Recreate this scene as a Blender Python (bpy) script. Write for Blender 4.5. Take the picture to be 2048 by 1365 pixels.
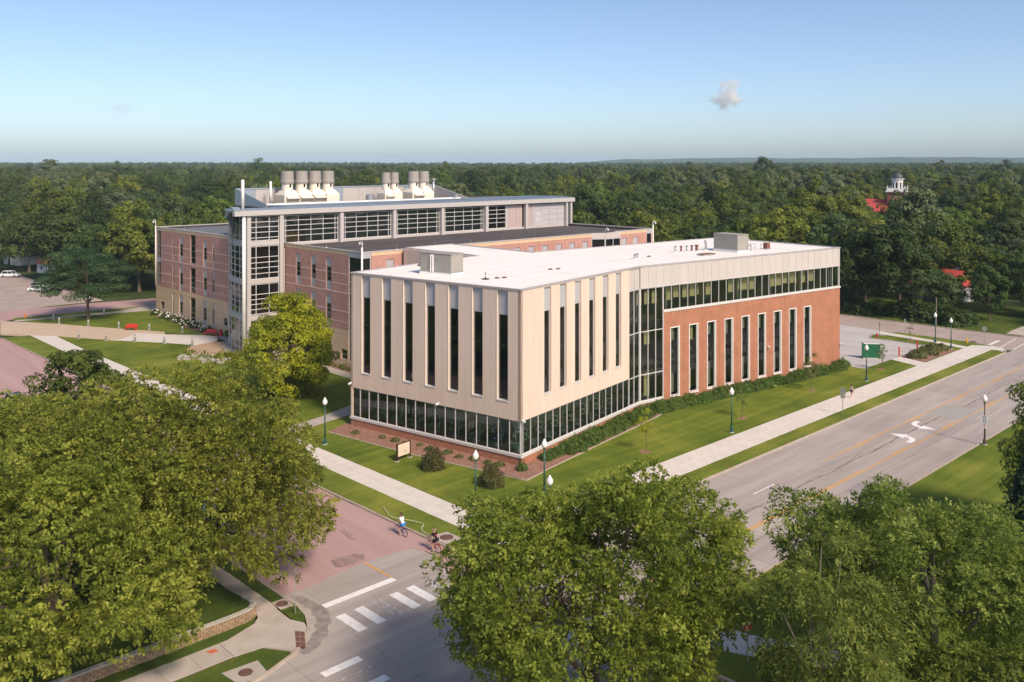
import bpy, bmesh, math, random
import numpy as np
from mathutils import Vector, Matrix
rnd = random.Random(11)
R = math.radians
SC = bpy.context.scene
COL = SC.collection
for o in list(bpy.data.objects):
    bpy.data.objects.remove(o)

# ------------------------------------------------------------------ camera
CAMH = 30.0
cam_d = bpy.data.cameras.new('camera')
cam = bpy.data.objects.new('camera', cam_d)
COL.objects.link(cam)
cam.location = (0, 0, CAMH)
cam.rotation_euler = (R(90), 0, R(46.1))
cam_d.sensor_width = 36.0
cam_d.lens = 36.0 * 1815.0 / 2048.0
cam_d.shift_y = -(682.5 - 325.0) / 2048.0
cam_d.clip_start = 0.5
cam_d.clip_end = 60000
SC.camera = cam

# ------------------------------------------------------------------ sky and sun
SUN_EL = 42.0
SUN_V = Vector((0.990, -0.140, 0)).normalized()
SUN_V = Vector((SUN_V.x * math.cos(R(SUN_EL)), SUN_V.y * math.cos(R(SUN_EL)), math.sin(R(SUN_EL))))
world = bpy.data.worlds.new('World')
SC.world = world
world.use_nodes = True
wn = world.node_tree.nodes
wl = world.node_tree.links
wn.clear()
sky = wn.new('ShaderNodeTexSky')
sky.sky_type = 'NISHITA'
sky.sun_disc = False
sky.sun_elevation = R(SUN_EL)
sky.sun_rotation = math.atan2(SUN_V.x, SUN_V.y)
sky.altitude = 300
sky.air_density = 0.7
sky.dust_density = 1.45
sky.ozone_density = 1.7
bg = wn.new('ShaderNodeBackground')
bg.inputs['Strength'].default_value = 0.09
wo = wn.new('ShaderNodeOutputWorld')
wl.new(sky.outputs[0], bg.inputs[0])
wl.new(bg.outputs[0], wo.inputs[0])
sun_d = bpy.data.lights.new('sun', 'SUN')
sun_d.energy = 2.35
sun_d.angle = R(11.0)
sun_d.color = (1.0, 0.83, 0.66)
sun = bpy.data.objects.new('sun', sun_d)
COL.objects.link(sun)
sun.rotation_euler = SUN_V.to_track_quat('Z', 'Y').to_euler()
sun.location = (200, 120, 150)
SC.view_settings.view_transform = 'Standard'
SC.view_settings.look = 'None'
SC.view_settings.gamma = 1.0
SC.view_settings.exposure = 0.9
SC.view_settings.use_curve_mapping = False
SC.render.engine = 'CYCLES'
SC.cycles.max_bounces = 8
SC.cycles.diffuse_bounces = 3
SC.cycles.glossy_bounces = 3
SC.cycles.transparent_max_bounces = 12
SC.cycles.volume_bounces = 8

# ------------------------------------------------------------------ helpers
class Frame:
    """a vertical plane: s runs along the wall, d stands out from it"""
    def __init__(self, o, u, n=None):
        self.o = Vector((o[0], o[1], 0)); self.u = Vector((u[0], u[1], 0)).normalized()
        self.n = Vector((n[0], n[1], 0)).normalized() if n else Vector((self.u.y, -self.u.x, 0))
    def p(self, s, d, z):
        return self.o + self.u * s + self.n * d + Vector((0, 0, z))

class MB:
    def __init__(self):
        self.v = []; self.f = []; self.uv = []
    def quad(self, *pts, uv=None):
        b = len(self.v); self.v.extend([tuple(q) for q in pts]); self.f.append(tuple(range(b, b + len(pts))))
        self.uv.append(uv or [(0, 0)] * len(pts)); return self
    def hexa(self, p):
        b = len(self.v); self.v.extend([tuple(q) for q in p])
        for f in ((0, 3, 2, 1), (4, 5, 6, 7), (0, 1, 5, 4), (1, 2, 6, 5), (2, 3, 7, 6), (3, 0, 4, 7)):
            self.f.append(tuple(b + i for i in f)); self.uv.append([(0, 0)] * 4)
        return self
    def box(self, x0, x1, y0, y1, z0, z1):
        return self.hexa([(x0, y0, z0), (x1, y0, z0), (x1, y1, z0), (x0, y1, z0), (x0, y0, z1), (x1, y0, z1), (x1, y1, z1), (x0, y1, z1)])
    def fb(self, fr, s0, s1, z0, z1, d0, d1):
        """box in a wall frame, with metre UVs on it"""
        b = len(self.f)
        self.hexa([fr.p(s0, d1, z0), fr.p(s1, d1, z0), fr.p(s1, d0, z0), fr.p(s0, d0, z0), fr.p(s0, d1, z1), fr.p(s1, d1, z1), fr.p(s1, d0, z1), fr.p(s0, d0, z1)])
        self.uv[b + 2] = [(s0, z0), (s1, z0), (s1, z1), (s0, z1)]
        self.uv[b + 4] = [(s1, z0), (s0, z0), (s0, z1), (s1, z1)]
        self.uv[b + 3] = [(s1, z0), (s1 + d1 - d0, z0), (s1 + d1 - d0, z1), (s1, z1)]
        self.uv[b + 5] = [(s0 - d1 + d0, z0), (s0, z0), (s0, z1), (s0 - d1 + d0, z1)]
        return self
    def prism(self, poly, z0, z1, top=True):
        n = len(poly); b = len(self.v)
        self.v.extend([(x, y, z0) for x, y in poly]); self.v.extend([(x, y, z1) for x, y in poly])
        self.f.append(tuple(b + n + i for i in range(n))); self.uv.append([(x, y) for x, y in poly])
        self.f.append(tuple(b + n - 1 - i for i in range(n))); self.uv.append([(0, 0)] * n)
        for i in range(n):
            j = (i + 1) % n
            self.f.append((b + i, b + j, b + n + j, b + n + i)); self.uv.append([(0, 0)] * 4)
        return self
    def ptube(self, pts, rad, n=8, caps=True):
        pts = [Vector(q) for q in pts]
        if not isinstance(rad, (list, tuple)): rad = [rad] * len(pts)
        b = len(self.v); prev = None
        for i, q in enumerate(pts):
            t = (pts[min(i + 1, len(pts) - 1)] - pts[max(i - 1, 0)]).normalized()
            if prev is None:
                a = t.orthogonal().normalized()
            else:
                a = prev - t * prev.dot(t)
                a = a.normalized() if a.length > 1e-6 else t.orthogonal().normalized()
            prev = a; c = t.cross(a)
            for k in range(n):
                an = 2 * math.pi * k / n
                self.v.append(tuple(q + (a * math.cos(an) + c * math.sin(an)) * rad[i]))
        for i in range(len(pts) - 1):
            for k in range(n):
                k2 = (k + 1) % n
                self.f.append((b + i * n + k, b + i * n + k2, b + (i + 1) * n + k2, b + (i + 1) * n + k)); self.uv.append([(0, 0)] * 4)
        if caps:
            self.f.append(tuple(b + k for k in range(n - 1, -1, -1))); self.uv.append([(0, 0)] * n)
            e = b + (len(pts) - 1) * n
            self.f.append(tuple(e + k for k in range(n))); self.uv.append([(0, 0)] * n)
        return self
    def lathe(self, prof, n=16, c=(0, 0, 0)):
        b = len(self.v)
        for r, z in prof:
            for k in range(n):
                an = 2 * math.pi * k / n
                self.v.append((c[0] + r * math.cos(an), c[1] + r * math.sin(an), c[2] + z))
        for i in range(len(prof) - 1):
            for k in range(n):
                k2 = (k + 1) % n
                self.f.append((b + i * n + k, b + i * n + k2, b + (i + 1) * n + k2, b + (i + 1) * n + k)); self.uv.append([(0, 0)] * 4)
        self.f.append(tuple(b + k for k in range(n - 1, -1, -1))); self.uv.append([(0, 0)] * n)
        e = b + (len(prof) - 1) * n
        self.f.append(tuple(e + k for k in range(n))); self.uv.append([(0, 0)] * n)
        return self
    def sphere(self, c, r, n=12, m=8, sc=(1, 1, 1)):
        prof = [(math.sin(math.pi * i / m), -math.cos(math.pi * i / m)) for i in range(m + 1)]
        b = len(self.v)
        for q, z in prof:
            for k in range(n):
                an = 2 * math.pi * k / n
                self.v.append((c[0] + q * r * sc[0] * math.cos(an), c[1] + q * r * sc[1] * math.sin(an), c[2] + z * r * sc[2]))
        for i in range(m):
            for k in range(n):
                k2 = (k + 1) % n
                self.f.append((b + i * n + k, b + i * n + k2, b + (i + 1) * n + k2, b + (i + 1) * n + k)); self.uv.append([(0, 0)] * 4)
        return self
    def torus(self, c, ax, Rr, r, n=24, m=6):
        ax = Vector(ax).normalized(); a = ax.orthogonal().normalized(); e = ax.cross(a); c = Vector(c); b = len(self.v)
        for i in range(n):
            t = 2 * math.pi * i / n; dr = a * math.cos(t) + e * math.sin(t)
            for k in range(m):
                q = 2 * math.pi * k / m
                self.v.append(tuple(c + dr * (Rr + r * math.cos(q)) + ax * (r * math.sin(q))))
        for i in range(n):
            for k in range(m):
                i2 = (i + 1) % n; k2 = (k + 1) % m
                self.f.append((b + i * m + k, b + i2 * m + k, b + i2 * m + k2, b + i * m + k2)); self.uv.append([(0, 0)] * 4)
        return self
    def mesh(self, name, off=(0, 0, 0), smooth=False):
        me = bpy.data.meshes.new(name)
        me.from_pydata([(x - off[0], y - off[1], z - off[2]) for x, y, z in self.v], [], self.f)
        if any(any(c != (0, 0) for c in u) for u in self.uv):
            l = me.uv_layers.new(name='UVMap')
            l.data.foreach_set('uv', [c for u in self.uv for q in u for c in q])
        if smooth:
            me.shade_smooth()
        me.update()
        return me

def link(name, data, mat=None, parent=None, loc=(0, 0, 0), rz=0.0):
    o = bpy.data.objects.new(name, data)
    COL.objects.link(o)
    if mat is not None and data is not None and len(data.materials) == 0:
        data.materials.append(mat)
    o.parent = parent
    o.location = loc
    o.rotation_euler = (0, 0, rz)
    return o
def tag(o, label=None, cat=None, group=None, kind=None):
    if label: o['label'] = label
    if cat: o['category'] = cat
    if group: o['group'] = group
    if kind: o['kind'] = kind
    return o
def thing(name, label, cat, loc=(0, 0, 0), rz=0.0, group=None):
    o = link(name, None, None, None, loc, rz); o.empty_display_size = 0.3
    return tag(o, label, cat, group)
def part(name, mb, mat, parent, smooth=False):
    return link(name, mb.mesh(name, smooth=smooth), mat, parent)
def wpart(name, mb, mat, root, parent=None, smooth=False):
    """verts given in world space, stored relative to the root empty"""
    return link(name, mb.mesh(name, off=tuple(root.location), smooth=smooth), mat, parent or root)
def dup(root, loc, rz=0.0, label=None, group=None, sc=None):
    r = root.copy(); COL.objects.link(r); r.location = loc; r.rotation_euler = (0, 0, rz)
    if sc: r.scale = sc if isinstance(sc, tuple) else (sc, sc, sc)
    if label: r['label'] = label
    if group: r['group'] = group
    for ch in list(root.children):
        c = ch.copy(); COL.objects.link(c); c.parent = r
        for g in list(ch.children):
            d = g.copy(); COL.objects.link(d); d.parent = c
    return r

# ------------------------------------------------------------------ materials
def mat(name, col, rough=0.8, spec=0.3, metal=0.0, var=0.0, vscale=1.0, col2=None, bump=0.0, bscale=20.0, coord='Object', rand=0.0, detail=6.0, contrast=(0.3, 0.7), stretch=None):
    m = bpy.data.materials.new(name); m.use_nodes = True
    nt = m.node_tree; N = nt.nodes; L = nt.links
    p = N['Principled BSDF']
    p.inputs['Roughness'].default_value = rough
    p.inputs['Specular IOR Level'].default_value = spec
    p.inputs['Metallic'].default_value = metal
    p.inputs['Base Color'].default_value = (*col, 1)
    tc = N.new('ShaderNodeTexCoord')
    if coord == 'Position':
        src = N.new('ShaderNodeNewGeometry').outputs['Position']
    else:
        src = tc.outputs[coord]
    if stretch:
        mp = N.new('ShaderNodeMapping'); mp.inputs['Scale'].default_value = stretch
        L.new(src, mp.inputs[0]); src = mp.outputs[0]
    out = None
    if col2 is not None or var > 0:
        nz = N.new('ShaderNodeTexNoise'); nz.inputs['Scale'].default_value = vscale; nz.inputs['Detail'].default_value = detail
        nz.inputs['Roughness'].default_value = 0.62
        L.new(src, nz.inputs['Vector'])
        rp = N.new('ShaderNodeValToRGB')
        c2 = col2 if col2 is not None else tuple(min(1, c * (1 + var)) for c in col)
        c1 = col if col2 is not None else tuple(c * (1 - var) for c in col)
        rp.color_ramp.elements[0].position = contrast[0]; rp.color_ramp.elements[0].color = (*c1, 1)
        rp.color_ramp.elements[1].position = contrast[1]; rp.color_ramp.elements[1].color = (*c2, 1)
        L.new(nz.outputs[0], rp.inputs[0]); out = rp.outputs[0]
    if rand > 0:
        oi = N.new('ShaderNodeObjectInfo')
        mr = N.new('ShaderNodeMapRange'); mr.inputs[3].default_value = 1 - rand; mr.inputs[4].default_value = 1 + rand
        L.new(oi.outputs['Random'], mr.inputs[0])
        hs = N.new('ShaderNodeHueSaturation'); L.new(mr.outputs[0], hs.inputs['Value'])
        if out is not None: L.new(out, hs.inputs['Color'])
        else: hs.inputs['Color'].default_value = (*col, 1)
        out = hs.outputs[0]
    if out is not None: L.new(out, p.inputs['Base Color'])
    if bump > 0:
        n2 = N.new('ShaderNodeTexNoise'); n2.inputs['Scale'].default_value = bscale; n2.inputs['Detail'].default_value = 4
        L.new(src, n2.inputs['Vector'])
        bp = N.new('ShaderNodeBump'); bp.inputs['Strength'].default_value = bump; bp.inputs['Distance'].default_value = 0.05
        L.new(n2.outputs[0], bp.inputs['Height']); L.new(bp.outputs[0], p.inputs['Normal'])
    return m

def brick_mat(name, c1, c2, mortar, bw=0.24, bh=0.075):
    m = bpy.data.materials.new(name); m.use_nodes = True
    N = m.node_tree.nodes; L = m.node_tree.links; p = N['Principled BSDF']
    p.inputs['Roughness'].default_value = 0.9; p.inputs['Specular IOR Level'].default_value = 0.15
    tc = N.new('ShaderNodeTexCoord')
    bt = N.new('ShaderNodeTexBrick'); bt.inputs['Scale'].default_value = 1.0
    bt.inputs['Brick Width'].default_value = bw; bt.inputs['Row Height'].default_value = bh
    bt.inputs['Mortar Size'].default_value = 0.006; bt.inputs['Bias'].default_value = 0.0
    bt.inputs['Color1'].default_value = (*c1, 1); bt.inputs['Color2'].default_value = (*c2, 1); bt.inputs['Mortar'].default_value = (*mortar, 1)
    L.new(tc.outputs['UV'], bt.inputs['Vector'])
    nz = N.new('ShaderNodeTexNoise'); nz.inputs['Scale'].default_value = 0.55; nz.inputs['Detail'].default_value = 7; nz.inputs['Roughness'].default_value = 0.7
    L.new(tc.outputs['UV'], nz.inputs['Vector'])
    mr = N.new('ShaderNodeMapRange'); mr.inputs[1].default_value = 0.3; mr.inputs[2].default_value = 0.7; mr.inputs[3].default_value = 0.84; mr.inputs[4].default_value = 1.12
    L.new(nz.outputs[0], mr.inputs[0])
    hs = N.new('ShaderNodeHueSaturation'); L.new(bt.outputs[0], hs.inputs['Color']); L.new(mr.outputs[0], hs.inputs['Value'])
    L.new(hs.outputs[0], p.inputs['Base Color'])
    return m

def glass_mat(name, tint, refl=1.0, rough=0.01):
    m = bpy.data.materials.new(name); m.use_nodes = True
    N = m.node_tree.nodes; L = m.node_tree.links; N.remove(N['Principled BSDF'])
    tr = N.new('ShaderNodeBsdfTransparent'); tr.inputs[0].default_value = (*tint, 1)
    gl = N.new('ShaderNodeBsdfGlossy'); gl.inputs['Roughness'].default_value = rough; gl.inputs[0].default_value = (0.9, 0.95, 0.95, 1)
    fr = N.new('ShaderNodeFresnel'); fr.inputs[0].default_value = 1.5
    mu = N.new('ShaderNodeMath'); mu.operation = 'MULTIPLY_ADD'; mu.inputs[1].default_value = refl; mu.inputs[2].default_value = 0.015
    mx = N.new('ShaderNodeMixShader')
    tc = N.new('ShaderNodeTexCoord'); nz = N.new('ShaderNodeTexNoise'); nz.inputs['Scale'].default_value = 0.35; nz.inputs['Detail'].default_value = 1
    bp = N.new('ShaderNodeBump'); bp.inputs['Strength'].default_value = 0.05; bp.inputs['Distance'].default_value = 0.06
    L.new(tc.outputs['Object'], nz.inputs['Vector']); L.new(nz.outputs[0], bp.inputs['Height']); L.new(bp.outputs[0], gl.inputs['Normal'])
    L.new(fr.outputs[0], mu.inputs[0]); L.new(mu.outputs[0], mx.inputs[0]); L.new(tr.outputs[0], mx.inputs[1]); L.new(gl.outputs[0], mx.inputs[2])
    L.new(mx.outputs[0], N['Material Output'].inputs[0])
    return m

def grass_mat(name, ca, cb, cc, ang, stripe=1.1, amt=0.5):
    m = bpy.data.materials.new(name); m.use_nodes = True
    N = m.node_tree.nodes; L = m.node_tree.links; p = N['Principled BSDF']
    p.inputs['Roughness'].default_value = 0.9; p.inputs['Specular IOR Level'].default_value = 0.1
    tc = N.new('ShaderNodeTexCoord')
    n1 = N.new('ShaderNodeTexNoise'); n1.inputs['Scale'].default_value = 0.13; n1.inputs['Detail'].default_value = 5; n1.inputs['Roughness'].default_value = 0.6
    n2 = N.new('ShaderNodeTexNoise'); n2.inputs['Scale'].default_value = 3.2; n2.inputs['Detail'].default_value = 8; n2.inputs['Roughness'].default_value = 0.8
    mp = N.new('ShaderNodeMapping'); mp.inputs['Rotation'].default_value = (0, 0, ang); mp.inputs['Scale'].default_value = (stripe, 0.05, 1)
    n3 = N.new('ShaderNodeTexNoise'); n3.inputs['Scale'].default_value = 1.0; n3.inputs['Detail'].default_value = 3
    L.new(tc.outputs['Object'], n1.inputs['Vector']); L.new(tc.outputs['Object'], n2.inputs['Vector']); L.new(tc.outputs['Object'], mp.inputs[0]); L.new(mp.outputs[0], n3.inputs['Vector'])
    a = N.new('ShaderNodeMath'); a.operation = 'MULTIPLY_ADD'; a.inputs[1].default_value = amt; L.new(n3.outputs[0], a.inputs[0]); L.new(n1.outputs[0], a.inputs[2])
    b = N.new('ShaderNodeMath'); b.operation = 'MULTIPLY_ADD'; b.inputs[1].default_value = 0.55; L.new(n2.outputs[0], b.inputs[0]); L.new(a.outputs[0], b.inputs[2])
    mr = N.new('ShaderNodeMapRange'); c0 = 0.5 + 0.5 * amt + 0.275
    mr.inputs[1].default_value = c0 - 0.21; mr.inputs[2].default_value = c0 + 0.21
    L.new(b.outputs[0], mr.inputs[0])
    rp = N.new('ShaderNodeValToRGB'); e = rp.color_ramp.elements
    e[0].position = 0.0; e[0].color = (*ca, 1); e[1].position = 1.0; e[1].color = (*cc, 1); q = e.new(0.5); q.color = (*cb, 1)
    L.new(mr.outputs[0], rp.inputs[0]); L.new(rp.outputs[0], p.inputs['Base Color'])
    bp = N.new('ShaderNodeBump'); bp.inputs['Strength'].default_value = 0.6; bp.inputs['Distance'].default_value = 0.06
    L.new(n2.outputs[0], bp.inputs['Height']); L.new(bp.outputs[0], p.inputs['Normal'])
    return m

def leaf_mat(name, c1, c2, c3, transl=0.35, orand=0.25, hrand=0.02):
    m = bpy.data.materials.new(name); m.use_nodes = True
    N = m.node_tree.nodes; L = m.node_tree.links; p = N['Principled BSDF']
    p.inputs['Roughness'].default_value = 0.55; p.inputs['Specular IOR Level'].default_value = 0.25
    at = N.new('ShaderNodeAttribute'); at.attribute_name = 'tone'
    rp = N.new('ShaderNodeValToRGB'); e = rp.color_ramp.elements
    e[0].position = 0.0; e[0].color = (*c1, 1); e[1].position = 1.0; e[1].color = (*c3, 1); q = e.new(0.5); q.color = (*c2, 1)
    L.new(at.outputs['Fac'], rp.inputs[0])
    oi = N.new('ShaderNodeObjectInfo')
    mr = N.new('ShaderNodeMapRange'); mr.inputs[3].default_value = 1 - orand; mr.inputs[4].default_value = 1 + orand; L.new(oi.outputs['Random'], mr.inputs[0])
    wv = N.new('ShaderNodeMath'); wv.operation = 'MULTIPLY'; wv.inputs[1].default_value = 7.31; L.new(oi.outputs['Random'], wv.inputs[0])
    fr = N.new('ShaderNodeMath'); fr.operation = 'FRACT'; L.new(wv.outputs[0], fr.inputs[0])
    m2 = N.new('ShaderNodeMapRange'); m2.inputs[3].default_value = 0.5 - hrand; m2.inputs[4].default_value = 0.5 + hrand; L.new(fr.outputs[0], m2.inputs[0])
    hs = N.new('ShaderNodeHueSaturation'); L.new(rp.outputs[0], hs.inputs['Color']); L.new(mr.outputs[0], hs.inputs['Value']); L.new(m2.outputs[0], hs.inputs['Hue'])
    L.new(hs.outputs[0], p.inputs['Base Color'])
    tl = N.new('ShaderNodeBsdfTranslucent'); L.new(hs.outputs[0], tl.inputs[0])
    mx = N.new('ShaderNodeMixShader'); mx.inputs[0].default_value = transl
    L.new(p.outputs[0], mx.inputs[1]); L.new(tl.outputs[0], mx.inputs[2]); L.new(mx.outputs[0], N['Material Output'].inputs[0])
    return m

M = {}
M['precast'] = mat('precast', (0.66, 0.515, 0.415), 0.85, 0.2, col2=(0.755, 0.597, 0.482), vscale=1.3, bump=0.04, bscale=30, rand=0.025, coord='UV', stretch=(1.0, 0.09, 1), detail=8, contrast=(0.2, 0.62))
M['grey_panel'] = mat('grey_panel', (0.440, 0.435, 0.451), 0.55, 0.3, var=0.04, vscale=0.8, rand=0.02)
M['light_panel'] = mat('light_panel', (0.56, 0.51, 0.47), 0.5, 0.3, var=0.03, vscale=0.7, rand=0.03)
M['coping'] = mat('coping', (0.42, 0.39, 0.39), 0.5, 0.4, var=0.05)
M['alu'] = mat('aluminium', (0.62, 0.60, 0.57), 0.45, 0.4, var=0.04)
M['alu_grey'] = mat('aluminium_grey', (0.42, 0.42, 0.40), 0.45, 0.4, var=0.05)
M['white'] = mat('white_paint', (0.78, 0.76, 0.73), 0.5, 0.4, var=0.03)
M['cream'] = mat('cream_paint', (0.76, 0.69, 0.58), 0.6, 0.3, var=0.05, vscale=2)
M['stackgrey'] = mat('stack_grey', (0.33, 0.30, 0.27), 0.6, 0.3, var=0.08, vscale=2)
M['brick_new'] = brick_mat('brick_new', (0.36, 0.135, 0.075), (0.46, 0.195, 0.11), (0.44, 0.28, 0.20))
M['brick_old'] = brick_mat('brick_old', (0.49, 0.255, 0.205), (0.55, 0.295, 0.24), (0.52, 0.33, 0.27), 0.3, 0.1)
M['tan_stone'] = mat('tan_stone', (0.70, 0.49, 0.315), 0.85, 0.2, var=0.07, vscale=1.3, rand=0.03)
M['joint'] = mat('joint_filler', (0.20, 0.14, 0.11), 0.9, 0.1, var=0.05)
M['band'] = mat('band_stone', (0.78, 0.62, 0.53), 0.8, 0.2, var=0.06)
M['glass_dark'] = glass_mat('glass_dark', (0.52, 0.55, 0.52), 1.15)
M['glass_green'] = glass_mat('glass_green', (0.80, 0.86, 0.80), 1.0)
M['glass_old'] = glass_mat('glass_old', (0.55, 0.60, 0.56), 1.1)
M['black_glass'] = mat('black_glass', (0.012, 0.013, 0.015), 0.12, 0.5)
M['blind'] = mat('blind', (0.74, 0.62, 0.33), 0.9, 0.1, var=0.06, vscale=3)
M['inwall'] = mat('interior_wall', (0.40, 0.40, 0.33), 0.9, 0.1, var=0.08, vscale=0.5)
M['infloor'] = mat('interior_floor', (0.20, 0.19, 0.175), 0.8, 0.2, var=0.15, vscale=0.6)
M['inceil'] = mat('interior_ceiling', (0.55, 0.55, 0.52), 0.9, 0.1)
M['slabedge'] = mat('slab_edge', (0.055, 0.05, 0.05), 0.7, 0.2)
M['roof_white'] = mat('roof_membrane', (0.88, 0.84, 0.78), 0.7, 0.25, col2=(0.78, 0.74, 0.69), vscale=0.22, contrast=(0.50, 0.80), bump=0.03, bscale=3)
M['roof_dark'] = mat('roof_ballast', (0.075, 0.068, 0.070), 0.9, 0.1, col2=(0.13, 0.115, 0.11), vscale=0.35, stretch=(1, 0.25, 1))
M['roof_grey'] = mat('roof_grey', (0.16, 0.165, 0.18), 0.8, 0.2, var=0.12, vscale=0.3)
M['metal_blue'] = mat('metal_roof', (0.36, 0.42, 0.47), 0.4, 0.5, metal=0.3, var=0.05)
M['fascia'] = mat('fascia_metal', (0.50, 0.465, 0.44), 0.45, 0.4, var=0.03)
M['dark_metal'] = mat('dark_metal', (0.055, 0.055, 0.055), 0.6, 0.3, var=0.1)
M['black'] = mat('black_rubber', (0.015, 0.015, 0.016), 0.7, 0.2)
M['hvac'] = mat('hvac_paint', (0.34, 0.32, 0.28), 0.6, 0.3, var=0.06, vscale=1.5)
M['steel'] = mat('galvanised', (0.42, 0.42, 0.42), 0.4, 0.5, metal=0.6, var=0.1, vscale=3)
M['rust'] = mat('rusty_steel', (0.22, 0.10, 0.075), 0.8, 0.2, var=0.2, vscale=3)
M['concrete'] = mat('sidewalk_concrete', (0.598, 0.541, 0.484), 0.9, 0.15, col2=(0.681, 0.630, 0.565), vscale=0.9, rand=0.035, bump=0.1, bscale=25, detail=9, coord='Object')
M['concrete_old'] = mat('old_sidewalk_concrete', (0.380, 0.328, 0.282), 0.9, 0.15, col2=(0.483, 0.425, 0.374), vscale=0.7, rand=0.06, bump=0.12, bscale=22, detail=9)
M['kerb'] = mat('kerb_concrete', (0.38, 0.31, 0.25), 0.9, 0.15, col2=(0.50, 0.43, 0.36), vscale=1.2, bump=0.1)
M['road'] = mat('road_concrete', (0.315, 0.270, 0.245), 0.85, 0.2, col2=(0.455, 0.405, 0.37), vscale=0.55, rand=0.05, bump=0.12, bscale=18, detail=10, coord='Position', stretch=(1.5, 0.10, 1), contrast=(0.28, 0.74))
M['road_old'] = mat('street_asphalt', (0.343, 0.273, 0.244), 0.88, 0.2, col2=(0.442, 0.359, 0.323), vscale=0.25, bump=0.12, bscale=16, detail=10)
M['lot'] = mat('lot_concrete', (0.42, 0.395, 0.375), 0.9, 0.15, col2=(0.53, 0.505, 0.48), vscale=0.25, stretch=(0.5, 1.6, 1), detail=8, rand=0.03)
M['pink'] = mat('pink_street', (0.385, 0.245, 0.232), 0.9, 0.15, col2=(0.485, 0.325, 0.308), vscale=0.35, stretch=(0.12, 1.5, 1), bump=0.1, bscale=14, detail=10)
M['stain_pink'] = mat('tar_smudge', (0.24, 0.165, 0.16), 0.9, 0.15, col2=(0.37, 0.245, 0.232), vscale=1.2, stretch=(0.4, 1.5, 1), contrast=(0.4, 0.6), detail=9, coord='Position')
M['plaza'] = mat('plaza_paving', (0.495, 0.378, 0.270), 0.9, 0.15, col2=(0.572, 0.452, 0.340), vscale=0.6, rand=0.04, detail=8)
M['plaza_tan'] = mat('plaza_tan', (0.44, 0.31, 0.21), 0.9, 0.15, var=0.06, vscale=1)
M['mulch'] = mat('mulch', (0.17, 0.085, 0.06), 0.95, 0.1, col2=(0.40, 0.235, 0.175), vscale=4.5, bump=0.6, bscale=14, detail=9)
M['grass'] = grass_mat('lawn_grass', (0.073, 0.112, 0.013), (0.128, 0.167, 0.021), (0.217, 0.231, 0.037), R(38))
M['grass_strip'] = grass_mat('verge_grass', (0.078, 0.114, 0.015), (0.143, 0.178, 0.026), (0.227, 0.239, 0.041), R(0), 2.4, 0.35)
M['grass_dark'] = grass_mat('shaded_grass', (0.043, 0.068, 0.013), (0.072, 0.106, 0.018), (0.129, 0.150, 0.031), R(20))  # lawn colours darkened, tree shade painted into the grass
M['ground'] = grass_mat('woodland_floor', (0.030, 0.048, 0.014), (0.048, 0.072, 0.020), (0.084, 0.102, 0.036), R(20))
M['paint_white'] = mat('road_paint_white', (0.80, 0.78, 0.76), 0.8, 0.2, col2=(0.50, 0.47, 0.45), vscale=2.2, contrast=(0.52, 0.82), detail=10, coord='Position')
M['paint_worn'] = mat('road_paint_worn', (0.50, 0.475, 0.455), 0.8, 0.2, col2=(0.30, 0.27, 0.255), vscale=3.0, contrast=(0.38, 0.62), detail=10)
M['paint_yellow'] = mat('road_paint_yellow', (0.72, 0.36, 0.04), 0.8, 0.2, col2=(0.58, 0.34, 0.12), vscale=1.2, contrast=(0.45, 0.8), detail=9, coord='Position')
M['crack'] = mat('crack_tar', (0.17, 0.135, 0.12), 0.85, 0.2, var=0.2, vscale=3)
M['stain'] = mat('tyre_stain', (0.20, 0.17, 0.155), 0.85, 0.2, col2=(0.33, 0.285, 0.262), vscale=1.4, contrast=(0.35, 0.6), detail=9, coord='Position')
M['stone_block'] = mat('wall_block', (0.34, 0.235, 0.15), 0.9, 0.15, var=0.15, vscale=2, bump=0.4, bscale=9, rand=0.13)
M['cap_stone'] = mat('cap_stone', (0.45, 0.42, 0.37), 0.9, 0.15, var=0.08, vscale=2)
M['green_lamp'] = mat('green_enamel', (0.018, 0.085, 0.075), 0.4, 0.5, var=0.06, vscale=4)
M['bronze_lamp'] = mat('bronze_pole', (0.085, 0.06, 0.05), 0.5, 0.4, var=0.08, vscale=4)
M['globe'] = mat('opal_globe', (0.86, 0.83, 0.78), 0.35, 0.5, var=0.02)
M['sign_green'] = mat('sign_green', (0.01, 0.115, 0.05), 0.5, 0.4, var=0.04)
M['red'] = mat('red_paint', (0.60, 0.028, 0.022), 0.5, 0.4, var=0.05, vscale=3)
M['red_bench'] = mat('red_bench_paint', (0.55, 0.035, 0.04), 0.5, 0.4, var=0.06, vscale=3)
M['yellow'] = mat('yellow_paint', (0.72, 0.40, 0.02), 0.5, 0.4, var=0.05, vscale=5)
M['orange'] = mat('orange_paint', (0.75, 0.22, 0.02), 0.5, 0.4, var=0.05, vscale=5)
M['brown_post'] = mat('brown_post', (0.06, 0.028, 0.018), 0.6, 0.3, var=0.1, vscale=4)
M['sign_cream'] = mat('sign_cream', (0.72, 0.60, 0.46), 0.7, 0.2, var=0.03)
M['sign_grey'] = mat('sign_grey_print', (0.42, 0.38, 0.36), 0.7, 0.2)
M['sign_back'] = mat('sign_back', (0.36, 0.36, 0.33), 0.4, 0.5, metal=0.4, var=0.06)
M['sign_white'] = mat('sign_white', (0.80, 0.80, 0.80), 0.5, 0.3)
M['ink'] = mat('sign_ink', (0.02, 0.02, 0.022), 0.6, 0.3)
M['bark'] = mat('bark', (0.11, 0.08, 0.06), 0.95, 0.1, col2=(0.19, 0.145, 0.11), vscale=3, stretch=(1, 1, 0.25), bump=0.5, bscale=8)
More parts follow.
